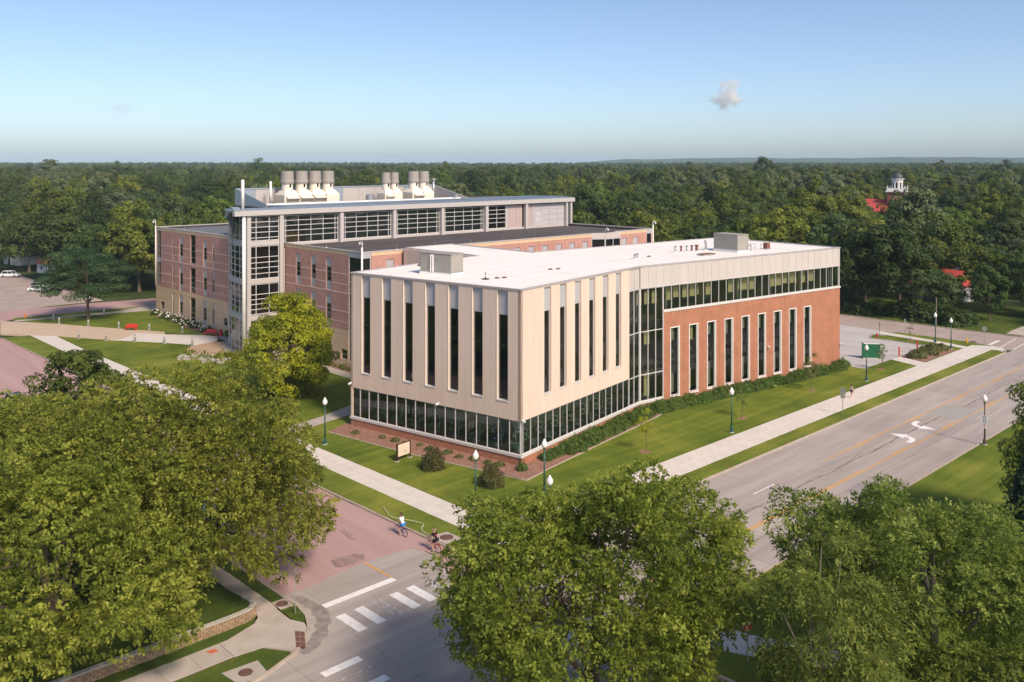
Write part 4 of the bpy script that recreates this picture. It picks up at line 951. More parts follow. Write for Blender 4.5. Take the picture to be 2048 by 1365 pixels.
def fill_windows(fr, ws, wide=(), floors=(0, 1, 2)):
    for a, b in ws:
        for k in floors:
            z0, z1, z2, z3 = flo[k]
            wpart('window_panel', MB().fb(fr, a + 0.01, b - 0.01, z2, z3, -0.22, -0.12), M['grey_panel'], OB)
            wpart('window_panel', MB().fb(fr, a + 0.01, b - 0.01, z0, z1, -0.22, -0.12), M['grey_panel'], OB)
            glazing(OB, fr, 'window', [a + 0.01, b - 0.01], None, z1 + 0.005, z2 - 0.005, M['glass_old'], M['alu_grey'], -0.17, 0.05, 0.09, (z1 + (z2 - z1) * 0.33, z1 + (z2 - z1) * 0.68))
    for a, b in wide:
        for z0, z3 in ((11.2, 16.49), (5.71, 10.37), (0.11, 4.84)):
            n = 4; glazing(OB, fr, 'window', [a + 0.01, b - 0.01], None, z0, z3, M['glass_old'], M['alu_grey'], -0.17, 0.06, 0.09, tuple(z0 + (z3 - z0) * q for q in (0.22, 0.42, 0.62)))
def bands(fr, s0, s1, ops, zs=(6.7, 8.24, 10.97, 12.2, 13.74)):
    """pale string courses broken at the windows"""
    for z in zs:
        xs = [s0]
        for o in sorted(ops):
            if o[2] < z < o[3] and s0 < o[0] < s1: xs += [o[0], o[1]]
        xs.append(s1)
        mb = MB(); h = 0.055 if z in (10.97, 13.74, 8.24) else 0.035
        for i in range(0, len(xs), 2): mb.fb(fr, xs[i], xs[i + 1], z - h, z + h, -0.1, 0.025)
        wpart('string_course', mb, M['band'], OB)
# left block, front
WA = [(S(-171.1), S(-170.42)), (S(-168.07), S(-166.5)), (S(-157.96), S(-156.5)), (S(-154.28), S(-153.49))]; WB = [(S(-163.3), S(-161.1))]
opA = strip_windows(FO, WA, WB) + [(S(-176.4), S(-174.85), 1.22, 2.72), (S(-149.95), S(-148.45), 1.4, 2.75), (S(-178.8), S(-176.5), 5.64, 16.55)]
panel_wall(OB, FO, [0, S(-176.4), S(-171.15), S(-164.5), S(-158.8), S(-152.5), S(-148.6), S(-147.6)], ZC, opA, oldmat, 0, 0.3, 0.03, 'wall_panel')
fill_windows(FO, WA, WB); bands(FO, S(-176.4), S(-147.7), opA)
for a, b, z0, z1 in ((S(-176.4), S(-174.85), 1.22, 2.72), (S(-149.95), S(-148.45), 1.4, 2.75)):
    glazing(OB, FO, 'window', [a + 0.01, b - 0.01], None, z0 + 0.01, z1 - 0.01, M['glass_old'], M['alu_grey'], -0.15, 0.06, 0.09, ((z0 + z1) / 2,))
glazing(OB, FO, 'corner_window', [S(-178.78), S(-177.6), S(-176.52)], None, 5.7, 16.5, lambda i, k: M['glass_old'] if k not in (3,) else M['grey_panel'], M['alu_grey'], -0.12, 0.07, 0.1, (7.0, 8.2, 10.35, 11.3, 12.6, 13.9, 15.0))
wpart('corner_post', MB().ptube([(-178.85, YF - 0.05, 5.6), (-178.85, YF - 0.05, 17.4)], 0.13, 10), M['white'], OB, smooth=True)
# slim dark glass slot where the left block meets the tower
glazing(OB, FO, 'corner_window', [S(-147.55), S(-146.3)], None, 0.2, 16.5, lambda i, k: M['black_glass'] if k in (1, 4, 6, 7) else M['glass_old'], M['alu'], -0.2, 0.08, 0.1, (4.6, 5.8, 7.8, 9.4, 11.0, 12.6, 14.6))
# middle block, front
WC = [(S(-125.62), S(-124.21)), (S(-121.2), S(-119.85)), (S(-117.0), S(-115.55))]
opC = strip_windows(FO, WC) + [(S(-112.9), S(-111.3), 1.32, 2.78)]
panel_wall(OB, FO, [S(-130.1), S(-128.4), S(-125.66), S(-121.25), S(-117.05), S(-113.12), S(-111.0)], ZC, opC, oldmat, 0, 0.3, 0.03, 'wall_panel')
fill_windows(FO, WC); bands(FO, S(-130.1), S(-111.05), opC)
glazing(OB, FO, 'window', [S(-112.88), S(-111.32)], None, 1.33, 2.77, M['glass_old'], M['alu_grey'], -0.15, 0.06, 0.09, (2.05,))
for fr, a, b in ((FO, S(-111.0), S(XR - 0.02)), (FR_, 0.02, 1.55)):
    glazing(OB, fr, 'corner_window', [a, b], None, 1.2, 16.4, M['black_glass'], M['alu'], -0.1, 0.12, 0.12, (5.6, 11.0, 12.6))
    wpart('wall_panel', MB().fb(fr, a, b, 16.4, 17.1, -0.3, 0), M['grey_panel'], OB); wpart('wall_panel', MB().fb(fr, a, b, -0.2, 1.2, -0.3, 0), M['tan_stone'], OB)
wpart('corner_post', MB().ptube([(XR + 0.05, YF - 0.05, 0), (XR + 0.05, YF - 0.05, 17.9)], 0.14, 10), M['white'], OB, smooth=True)
# right face of the old building
Yw = [78.2, 81.9, 85.6, 89.3, 93.0, 96.7, 100.4, 104.1, 107.4, 110.7, 114.1, 117.5, 121.0]; WR = [(T(y), T(y + 1.4)) for y in Yw]; W5 = [(T(131.9), T(133.4)), (T(135.3), T(136.8))]
opR = strip_windows(FR_, WR)
panel_wall(OB, FR_, [T(75.6), T(80.7), T(84.4), T(88.2), T(91.9), T(95.6), T(99.3), T(103.0), T(106.4), T(109.8), T(113.2), T(116.5), T(119.9), T(123.4)], [-0.2, 5.64, 10.97, 14.57, 16.54, 17.1], opR, oldmat, 0, 0.3, 0.03, 'wall_panel')
fill_windows(FR_, WR, (), (0,))
FR2 = Frame((XR, 129.9), (0, 1), (1, 0)); op5 = strip_windows(FR2, [(2.0, 3.5), (5.4, 6.9)])
panel_wall(OB, FR2, [0, 1.2, 4.4, 8.2, 9.5], [-0.2, 5.64, 10.97, 14.57, 16.54, 17.1], op5, oldmat, 0, 0.3, 0.03, 'wall_panel'); fill_windows(FR2, [(2.0, 3.5), (5.4, 6.9)], (), (0,))
glazing(OB, FR2, 'corner_window', [9.5, 11.4], None, 5.7, 16.4, M['black_glass'], M['alu'], -0.1, 0.1, 0.12, (11.0,)); wpart('wall_panel', MB().fb(FR2, 9.5, 11.4, 16.4, 17.1, -0.3, 0), M['grey_panel'], OB)
wpart('corner_post', MB().ptube([(XR + 0.05, 141.35, 0), (XR + 0.05, 141.35, 17.9)], 0.13, 10), M['white'], OB, smooth=True)
# projecting glass bay
FB_ = Frame((XR + 1.4, 125.6), (0, 1), (1, 0)); FBs = Frame((XR, 123.4), (1.4, 2.2), None)
glazing(OB, FB_, 'corner_window', [0.0, 2.2, 4.3], None, 5.7, 16.2, M['black_glass'], M['alu'], -0.1, 0.12, 0.12, (11.0,)); wpart('wall_panel', MB().fb(FB_, 0, 4.3, 16.2, 17.25, -0.3, 0), M['light_panel'], OB)
glazing(OB, FBs, 'corner_window', [0.0, 2.55], None, 5.7, 16.2, M['black_glass'], M['alu'], -0.1, 0.1, 0.12, (11.0,)); wpart('wall_panel', MB().fb(FBs, 0, 2.55, 16.2, 17.25, -0.3, 0), M['light_panel'], OB)
wpart('bay_roof', MB().prism([(XR - 0.2, 123.5), (XR + 1.35, 125.6), (XR + 1.35, 129.85), (XR - 0.2, 129.85)], 16.9, 17.1), M['roof_dark'], OB)
# unseen sides and roofs
wpart('rear_wall', MB().box(-178.8, -178.5, YF + 0.05, 141, -0.2, 17.1), M['brick_old'], OB); wpart('rear_wall', MB().box(-178.4, -107.7, 140.9, 141.2, -0.2, 17.1), M['brick_old'], OB)
wpart('roof', MB().box(-178.6, -148.0, YF + 0.3, 140.8, 16.3, 16.75), M['roof_grey'], OB)
wpart('roof', MB().box(-147.95, -107.75, YF + 0.3, 140.8, 16.3, 16.7), M['roof_dark'], OB)
mb = MB()
for a, b, c, d_ in ((-178.9, -147.6, YF - 0.06, YF + 0.3), (-130.15, XR + 0.06, YF - 0.06, YF + 0.3), (-178.9, -178.5, YF + 0.31, 141.3), (-178.49, -107.9, 141.0, 141.4), (XR - 0.3, XR + 0.06, YF + 0.31, 123.4), (XR - 0.3, XR + 0.06, 129.9, 141.4)):
    mb.box(a, b, c, d_, 17.1, 17.24)
wpart('coping', mb, M['fascia'], OB)
mb = MB(); mb.box(-178.45, -178.3, YF + 0.3, 140.9, 16.75, 17.1); mb.box(-178.3, -107.9, 140.75, 140.9, 16.72, 17.1)
wpart('parapet', mb, M['dark_metal'], OB)
for z in (5.0, 10.6, 16.0):
    wpart('floor_slab', MB().box(-178.0, -108.4, YF + 0.5, 140.4, z - 0.35, z), M['slabedge'], OB)
mb = MB(); mb.box(-176, -149, 79.5, 79.7, 0, 15.6); mb.box(-129, -110, 79.5, 79.7, 0, 15.6); mb.box(-113.2, -113.0, 80, 138, 0, 15.6)
wpart('interior_wall', mb, M['inwall'], OB)

# ---- rooftop gallery: columns every 10.9 m, glazed bays, long roof with a swept end
XG = -129.0; FG = Frame((XG, 0), (0, 1), (1, 0))
YC = [73.3, 84.5, 95.4, 106.3, 117.2, 128.0]
ZB, ZT = 17.1, 21.75
for y in YC:
    wpart('gallery_column', MB().box(XG - 0.35, XG + 0.35, y - 0.32, y + 0.32, 16.7 if y > 74 else 0, ZT), M['fascia'], OB)
for dy in (139.9, 141.2):
    wpart('gallery_column', MB().box(XG - 0.3, XG + 0.3, dy - 0.26, dy + 0.26, 16.7, ZT), M['fascia'], OB)
tr = (18.25, 19.1, 19.9, 20.7)
for i in range(4):
    a = YC[i] + 0.75; b = YC[i + 1] - 0.35; w = b - a
    glazing(OB, FG, 'gallery_glazing', [a, a + 0.35, a + 0.35 + (w - 0.9) * 0.25, a + 0.35 + (w - 0.9) * 0.5, a + 0.35 + (w - 0.9) * 0.75, b - 0.55, b], None, ZB, ZT - 0.25, M['glass_old'], M['alu'], -0.45, 0.09, 0.14, tr)
glazing(OB, FG, 'gallery_glazing', [117.9, 118.2, 120.4, 122.8], None, ZB, ZT - 0.25, M['glass_old'], M['alu'], -0.45, 0.09, 0.14, tr)
for a, b, m_ in ((122.85, 123.5, 'fascia'), (123.55, 125.5, 'pinkpanel'), (125.55, 127.3, 'pinkpanel'), (128.4, 130.1, 'pinkpanel')):
    M.setdefault('pinkpanel', mat('pinkish_metal', (0.47, 0.37, 0.345), 0.6, 0.3, var=0.04))
    wpart('gallery_panel', MB().fb(FG, a, b, ZB, ZT - 0.25, -0.5, -0.35), M[m_], OB)
M['pale_panel'] = mat('pale_metal', (0.47, 0.44, 0.44), 0.6, 0.3, var=0.03, rand=0.02)
for k in range(4):
    ys_ = [130.15, 132.7, 135.0, 137.55, 139.6]
    for j in range(4):
        wpart('gallery_panel', MB().fb(FG, ys_[k] + 0.02, ys_[k + 1] - 0.02, ZB + 1.1 * j + 0.02, ZB + 1.1 * (j + 1) - 0.01, -0.5, -0.35), M['pale_panel'], OB)
dr = wpart('door', MB().fb(FG, 131.3, 132.65, 17.2, 19.6, -0.36, -0.3), M['alu'], OB); wpart('door_panel', MB().fb(FG, 131.45, 132.5, 17.35, 18.3, -0.31, -0.28), M['pale_panel'], OB, dr); wpart('door_panel', MB().fb(FG, 131.45, 132.5, 18.5, 19.45, -0.31, -0.28), M['pale_panel'], OB, dr)
wpart('gallery_wall', MB().box(XG - 14, XG - 0.65, 139.2, 139.5, 16.72, ZT), M['pale_panel'], OB)
wpart('gallery_wall', MB().box(XG - 6.2, XG - 6.0, 68, 139, 16.72, ZT), M['inwall'], OB)
wpart('gallery_kerb', MB().fb(FG, 73.7, 139.6, 16.7, ZB, -0.6, -0.3), M['fascia'], OB)
# wood-coloured casework glimpsed in the first bays
M['wood'] = mat('wood_panel', (0.42, 0.25, 0.09), 0.7, 0.2, var=0.12, vscale=2)
wpart('casework', MB().box(XG - 3.0, XG - 2.4, 74.2, 79.0, 16.75, 18.6), M['wood'], OB)
# main roof slab and its deep fascia
wpart('fascia', MB().box(XG - 0.2, XG + 0.55, 65.2, 142.0, ZT, ZT + 0.78), M['fascia'], OB)
mb = MB(); n = 12
prof = [(XG + 0.5, ZT + 0.82), (XG - 3, ZT + 1.0), (XG - 7, ZT + 1.02), (XG - 12, ZT + 0.9)]
for i in range(len(prof) - 1):
    (x0, z0), (x1, z1) = prof[i], prof[i + 1]
    ya = 65.3 if i == 0 else 77.0
    mb.hexa([(x1, ya, z1 - 0.3), (x0, ya, z0 - 0.3 if i else z0 - 0.04), (x0, 142, z0 - 0.3 if i else z0 - 0.04), (x1, 142, z1 - 0.3), (x1, ya, z1), (x0, ya, z0), (x0, 142, z0), (x1, 142, z1)])
wpart('metal_roof', mb, M['metal_blue'], OB)
mb = MB()
for k in range(84):
    y = 65.6 + k * 0.92
    for i in range(2):
        if i and y < 77: continue
        (x0, z0), (x1, z1) = prof[i], prof[i + 1]
        mb.hexa([(x1, y, z1), (x0, y, z0), (x0, y + 0.05, z0), (x1, y + 0.05, z1), (x1, y, z1 + 0.06), (x0, y, z0 + 0.06), (x0, y + 0.05, z0 + 0.06), (x1, y + 0.05, z1 + 0.06)])
wpart('roof_seam', mb, M['metal_blue'], OB)
wpart('roof', MB().box(-150.2, XG - 12, 77.2, 139, 16.8, ZT + 0.75), M['roof_dark'], OB)
# swept dark gable at the left end of that roof
arc = []
for i in range(15):
    t = i / 14; arc.append((XG + 0.5 - 7.0 * t, ZT + 0.82 + 0.75 * math.sin(math.pi * t) * (1 - 0.25 * t) - 0.9 * t * t))
mb = MB()
for i in range(14):
    (x0, z0), (x1, z1) = arc[i], arc[i + 1]; y0 = 65.15 + 0.0 * i
    mb.hexa([(x1, y0 + 2.0 * (i + 1) / 14, z1 - 0.75), (x0, y0 + 2.0 * i / 14, z0 - 0.8), (x0, y0 + 2.0 * i / 14 + 1.2, z0 - 0.8), (x1, y0 + 2.0 * (i + 1) / 14 + 1.2, z1 - 0.75), (x1, y0 + 2.0 * (i + 1) / 14, z1), (x0, y0 + 2.0 * i / 14, z0), (x0, y0 + 2.0 * i / 14 + 1.2, z0), (x1, y0 + 2.0 * (i + 1) / 14 + 1.2, z1)])
wpart('swept_fascia', mb, M['metal_blue'], OB)
mb = MB()
for i in range(14):
    (x0, z0), (x1, z1) = arc[i], arc[i + 1]
    if i < 6: continue
    g_ = lambda q: 18.4 + (arc[q][1] - 0.85 - 18.4) * max(0, (q - 6) / 8) ** 1.3
    ya = 65.15 + 2.0 * i / 14 + 0.5; yb = 65.15 + 2.0 * (i + 1) / 14 + 0.5
    mb.hexa([(x1, yb, g_(i + 1)), (x0, ya, g_(i)), (x0, ya + 0.25, g_(i)), (x1, yb + 0.25, g_(i + 1)), (x1, yb, z1 - 0.7), (x0, ya, z0 - 0.7), (x0, ya + 0.25, z0 - 0.7), (x1, yb + 0.25, z1 - 0.7)])
wpart('gable_wall', mb, M['dark_metal'], OB)
# ---- glass stair tower: flat side facing the lawn, curved side to the left
FT = Frame((XG, 0), (0, 1), (1, 0))
lv = ((17.75, ZT - 0.1), (11.8, 16.95), (6.35, 11.05), (0.1, 5.5))
for z0, z1 in lv:
    h = z1 - z0; trs = tuple(z0 + h * q for q in (0.17, 0.34, 0.5, 0.66)) if z0 < 17 else tr
    glazing(OB, FT, 'tower_glazing', [68.1, 69.06, 71.3, 73.0], None, z0, z1, M['glass_old'], M['alu'], -0.1, 0.1, 0.14, trs)
for z in (17.0, 11.1, 5.55):
    wpart('tower_band', MB().fb(FT, 68.1, 73.0, z, z + 0.72, -0.4, 0.05), M['fascia'], OB)
wpart('tower_column', MB().box(XG - 0.35, XG + 0.2, 67.45, 68.08, 0, ZT), M['fascia'], OB)
wpart('tower_pole', MB().ptube([(XG + 0.05, 66.95, 0), (XG + 0.05, 66.95, ZT - 0.05)], 0.27, 14), M['white'], OB, smooth=True)
wpart('roof_pole', MB().ptube([(XG - 0.3, 66.95, ZT + 0.8), (XG - 0.3, 66.95, 27.3)], 0.24, 14), M['white'], OB, smooth=True)
wpart('roof_pole', MB().ptube([(-147.0, 81.5, ZT + 0.7), (-147.0, 81.5, 26.6)], 0.22, 14), M['white'], OB, smooth=True)
curve = []
for i in range(9):
    t = i / 8; a = Vector((XG - 0.3, 67.3)); b = Vector((-146.2, 73.9)); q = a + (b - a) * t; nn = Vector((-(b - a).y, (b - a).x)).normalized()
    curve.append(q + nn * (1.5 * math.sin(math.pi * t)))
for i in range(8):
    fr = Frame(curve[i], curve[i + 1] - curve[i], None); Lc = (curve[i + 1] - curve[i]).length
    if fr.n.y > 0: fr.n = -fr.n
    for z0, z1 in lv:
        h = z1 - z0; trs = tuple(z0 + h * q for q in (0.2, 0.4, 0.6, 0.8))
        glazing(OB, fr, 'tower_glazing', [0.0, Lc], None, z0, z1, M['glass_old'], M['alu'], -0.08, 0.09, 0.12, trs)
    for z in (17.0, 11.1, 5.55):
        wpart('tower_band', MB().fb(fr, 0, Lc, z, z + 0.72, -0.3, 0.03), M['grey_panel'], OB)
for z in (5.6, 11.2, 17.1):
    wpart('floor_slab', MB().prism([(XG - 0.6, 68.4), (XG - 0.6, 73.6)] + [tuple(q + Vector((0, 0.9))) for q in curve[::-1]], z, z + 0.3), M['infloor'], OB)
wpart('stair_wall', MB().box(-136.5, -136.2, 71.6, 74.0, 0, 21), M['wood'], OB)
wpart('interior_wall', MB().box(-146.0, -130.0, 78.4, 78.6, 0, 21), M['inwall'], OB)
FN = Frame((-130.1, 0), (0, 1), (1, 0))
# recessed dark glass between tower and middle block
glazing(OB, Frame((XG + 0.0, 73.05), (1, 0), (0, -1)), 'corner_window', [0.0 - 1.1, 0.0], None, 0.2, 16.3, M['black_glass'], M['alu'], -0.9, 0.08, 0.1, (5.5, 7.5, 8.5, 11.0, 12.6, 13.6, 14.6))
wpart('tower_top_roof', MB().prism([(XG - 0.2, 67.0)] + [tuple(q) for q in curve] + [(-146, 76.5), (XG - 0.2, 76.5)], ZT - 0.06, ZT - 0.005), M['roof_grey'], OB)
# ---- mechanical penthouse screen
FP = Frame((-150.0, 0), (0, 1), (1, 0))
for k in range(12):
    y0 = 76.4 + 44.6 * k / 12; y1 = 76.4 + 44.6 * (k + 1) / 12
    wpart('screen_panel', MB().fb(FP, y0 + 0.02, y1 - 0.02, 22.4, 25.1, -0.15, 0.0), M['fascia'] if k % 5 else M['metal_blue'], OB)
wpart('screen_coping', MB().fb(FP, 76.3, 121.1, 25.1, 25.35, -0.3, 0.08), M['metal_blue'], OB)
wpart('screen_wing', MB().hexa([(-150, 76.2, 22.4), (-139.0, 76.2, 22.4), (-139.0, 76.4, 22.4), (-150, 76.4, 22.4), (-150, 76.2, 25.35), (-139.0, 76.2, 22.9), (-139.0, 76.4, 22.9), (-150, 76.4, 25.35)]), M['metal_blue'], OB)
wpart('screen_wing', MB().hexa([(-150, 121.1, 22.4), (-138.5, 121.1, 22.4), (-138.5, 121.3, 22.4), (-150, 121.3, 22.4), (-150, 121.1, 25.35), (-138.5, 121.1, 22.75), (-138.5, 121.3, 22.75), (-150, 121.3, 25.35)]), M['fascia'], OB)
wpart('roof_kerb', MB().box(XG - 12.3, XG - 11.9, 76.5, 121, ZT + 0.6, ZT + 1.15), M['white'], OB)
# ---- exhaust fans
def fan_stack(x, y, h, r, label, hood=True):
    t = thing('exhaust_stack', label, 'exhaust stack', (x, y, ZT + 0.75), 0, 'exhaust stacks on the old building roof')
    w = r * 1.35
    part('plenum', MB().box(-w * 1.25, w * 1.1, -w, w, 0, h * 0.27), M['cream'], t)
    part('transition', MB().hexa([(-w * 1.25, -w, h * 0.27), (w * 1.1, -w, h * 0.27), (w * 1.1, w, h * 0.27), (-w * 1.25, w, h * 0.27), (-r * 0.8, -r * 0.8, h * 0.42), (r * 0.8, -r * 0.8, h * 0.42), (r * 0.8, r * 0.8, h * 0.42), (-r * 0.8, r * 0.8, h * 0.42)]), M['cream'], t)
    part('fan_housing', MB().lathe([(r * 0.9, h * 0.36), (r * 0.9, h * 0.62), (r * 0.86, h * 0.64)], 20), M['cream'], t, False)
    b = part('windband', MB().lathe([(r * 1.08, h * 0.62), (r * 1.12, h * 0.66), (r * 1.12, h * 0.7), (r * 1.06, h * 0.72), (r * 1.0, h * 1.0), (r * 0.9, h * 1.0), (r * 0.9, h * 0.9)], 24), M['stackgrey'], t)
    part('throat', MB().lathe([(r * 0.88, h * 0.9), (r * 0.87, h * 0.91)], 20), M['black'], b)
    part('hatch', MB().box(r * 0.72, r * 0.93, -0.12, 0.2, h * 0.5, h * 0.61), M['black'], t)
    if hood:
        part('intake_hood', MB().hexa([(w * 1.1, -w * 0.8, 0.2), (w * 1.12, -w * 0.8, 0.2), (w * 1.12, w * 0.8, 0.2), (w * 1.1, w * 0.8, 0.2), (w * 1.1, -w * 0.8, h * 0.25), (w * 1.7, -w * 0.8, h * 0.17), (w * 1.7, w * 0.8, h * 0.17), (w * 1.1, w * 0.8, h * 0.25)]), M['cream'], t)
        part('louvre', MB().box(w * 1.13, w * 1.25, -w * 0.7, w * 0.7, 0.3, h * 0.15), M['sign_cream'], t)
    return t
for i, (x, y, h, r) in enumerate(((-146.6, 84.6, 5.9, 1.12), (-146.6, 87.5, 5.9, 1.12), (-146.6, 90.3, 5.9, 1.12), (-146.6, 93.1, 5.9, 1.12), (-144.0, 104.6, 5.5, 0.82), (-144.0, 106.6, 5.5, 0.82), (-144.0, 111.3, 5.7, 1.05), (-144.0, 113.9, 5.7, 1.05))):
    fan_stack(x, y, h, r, ('first from the left of the four large exhaust stacks', 'second from the left of the four large exhaust stacks', 'third from the left of the four large exhaust stacks', 'rightmost of the four large exhaust stacks', 'left one of the two slim exhaust stacks', 'right one of the two slim exhaust stacks', 'left one of the two wide exhaust stacks at the right', 'right one of the two wide exhaust stacks at the right')[i], i not in (3, 5, 7))
t = thing('flue_pipe', 'thin steel flue with a cap right of the exhaust stacks', 'flue', (-144.0, 116.4, ZT + 0.75), 0); part('pipe', MB().ptube([(0, 0, 0), (0, 0, 3.7)], 0.3, 14), M['steel'], t, True); part('cap', MB().lathe([(0.35, 3.85), (0.55, 4.0), (0.5, 4.12)], 14), M['steel'], t); part('cap_stay', MB().ptube([(0.2, 0, 3.7), (0.3, 0, 3.9)], 0.04, 6), M['steel'], t)
t = thing('roof_fan', 'squat round silver roof fan left of the slim stacks', 'roof fan', (-144.0, 100.8, ZT + 0.75), 0); part('base', MB().lathe([(0.9, 0), (0.9, 0.25), (0.75, 0.3)], 18), M['white'], t); part('drum', MB().lathe([(0.75, 0.3), (0.75, 1.2), (0.6, 1.35), (0.2, 1.4)], 18), M['steel'], t)
t = thing('roof_fan', 'small round silver roof fan at the far end of the screen', 'roof fan', (-140.6, 119.6, ZT + 0.75), 0); part('base', MB().lathe([(0.7, 0), (0.7, 0.3), (0.5, 0.35)], 16), M['white'], t); part('drum', MB().lathe([(0.45, 0.35), (0.5, 0.9), (0.3, 1.0)], 16), M['steel'], t)
# lightning rods and curled vent posts on the parapets
def gooseneck(x, y, z, label, s=1.0, dr=(0, -1)):
    t = thing('gooseneck_camera', label, 'camera', (x, y, z), math.atan2(dr[1], dr[0]), 'white gooseneck cameras on the old building')
    part('arm', MB().ptube([(0, 0, 0), (0, 0, 1.1 * s), (0.1, 0, 1.4 * s), (0.35, 0, 1.5 * s), (0.55, 0, 1.35 * s), (0.6, 0, 1.15 * s)], 0.07, 8), M['white'], t, True); part('dome', MB().sphere((0.6, 0, 1.0 * s), 0.19, 12, 8), M['white'], t, True)
gooseneck(-178.85, YF - 0.1, 17.2, 'white gooseneck camera on the far left corner of the old building', 0.9, (-1, -0.3)); gooseneck(XR + 0.05, 141.3, 17.3, 'white gooseneck camera on the far right corner of the old building', 0.9, (0.3, 1)); gooseneck(XR + 0.05, YF, 17.9, 'white gooseneck camera on the middle corner of the old building', 0.5, (-1, 0)); gooseneck(XR + 1.3, 125.7, 17.25, 'white gooseneck camera above the projecting glass bay', 0.6, (1, 0))
k = 0
for x, y in [(-174, YF), (-166, YF), (-158, YF), (-150.5, YF), (-126, YF), (-117, YF)] + [(XR, 80 + 7.2 * i) for i in range(6)] + [(XR, 133), (XR, 139)]:
    t = thing('lightning_rod', 'thin lightning rod on the old building parapet', 'lightning rod', (x, y + 0.1, 17.24), 0, 'lightning rods'); part('rod', MB().ptube([(0, 0, 0), (0, 0, 0.75)], 0.022, 5), M['steel'], t); part('foot', MB().lathe([(0.1, 0), (0.07, 0.06)], 8), M['steel'], t)
# ================================================================== TREES AND PLANTS
LEAF = {
 'olive': leaf_mat('leaf_olive', (0.120, 0.155, 0.020), (0.255, 0.298, 0.038), (0.455, 0.470, 0.080), 0.50, 0.10, 0.010),
 'ash': leaf_mat('leaf_ash', (0.095, 0.140, 0.024), (0.200, 0.255, 0.042), (0.385, 0.420, 0.092), 0.50, 0.10, 0.012),
 'yellow': leaf_mat('leaf_yellow', (0.175, 0.215, 0.012), (0.360, 0.400, 0.020), (0.580, 0.560, 0.040), 0.45, 0.0, 0.0),
 'dark': leaf_mat('leaf_dark', (0.036, 0.066, 0.016), (0.070, 0.112, 0.026), (0.125, 0.168, 0.046), 0.36, 0.30, 0.015),
 'mid': leaf_mat('leaf_mid', (0.070, 0.108, 0.016), (0.135, 0.180, 0.026), (0.250, 0.290, 0.056), 0.42, 0.36, 0.022),
 'blue': leaf_mat('leaf_bluegreen', (0.056, 0.096, 0.028), (0.100, 0.155, 0.048), (0.180, 0.240, 0.086), 0.36, 0.30, 0.012),
 'silver': leaf_mat('leaf_silver', (0.085, 0.120, 0.044), (0.180, 0.220, 0.096), (0.330, 0.370, 0.190), 0.36, 0.2, 0.01),
 'locust': leaf_mat('leaf_locust', (0.026, 0.064, 0.024), (0.052, 0.105, 0.036), (0.100, 0.165, 0.060), 0.36, 0.0, 0.0),
 'shrub': leaf_mat('leaf_shrub', (0.062, 0.120, 0.022), (0.125, 0.205, 0.038), (0.230, 0.310, 0.070), 0.40, 0.15, 0.015),
 'juniper': leaf_mat('leaf_juniper', (0.050, 0.056, 0.016), (0.098, 0.104, 0.028), (0.185, 0.180, 0.056), 0.2, 0.1, 0.01),
 'conifer': leaf_mat('leaf_conifer', (0.018, 0.040, 0.018), (0.040, 0.070, 0.030), (0.085, 0.120, 0.050), 0.2, 0.2, 0.012),
 'redgrass': leaf_mat('leaf_redgrass', (0.095, 0.110, 0.034), (0.180, 0.190, 0.060), (0.310, 0.290, 0.120), 0.3, 0.1, 0.01),
}
def quads_mesh(name, cen, ax, nor, L, W, tone, m):
    """many small rhombic leaves as one mesh"""
    n = len(cen)
    ax = ax - nor * np.sum(ax * nor, 1, keepdims=True); ax /= np.linalg.norm(ax, axis=1, keepdims=True) + 1e-9
    bt = np.cross(nor, ax); L = L[:, None]; W = W[:, None]
    v = np.empty((n, 4, 3)); v[:, 0] = cen - ax * L * 0.5; v[:, 1] = cen + bt * W * 0.5 + ax * L * 0.05 - nor * W * 0.12; v[:, 2] = cen + ax * L * 0.5; v[:, 3] = cen - bt * W * 0.5 + ax * L * 0.05 - nor * W * 0.12
    me = bpy.data.meshes.new(name)
    me.vertices.add(n * 4); me.vertices.foreach_set('co', v.astype(np.float32).ravel())
    me.loops.add(n * 4); me.loops.foreach_set('vertex_index', np.arange(n * 4, dtype=np.int32))
    me.polygons.add(n); me.polygons.foreach_set('loop_start', np.arange(0, n * 4, 4, dtype=np.int32))
    try: me.polygons.foreach_set('loop_total', np.full(n, 4, dtype=np.int32))
    except Exception: pass
    at = me.attributes.new('tone', 'FLOAT', 'FACE'); at.data.foreach_set('value', np.clip(tone, 0, 1).astype(np.float32))
    me.update(calc_edges=True); me.materials.append(m)
    return me
def unit(a): return a / (np.linalg.norm(a, axis=-1, keepdims=True) + 1e-9)
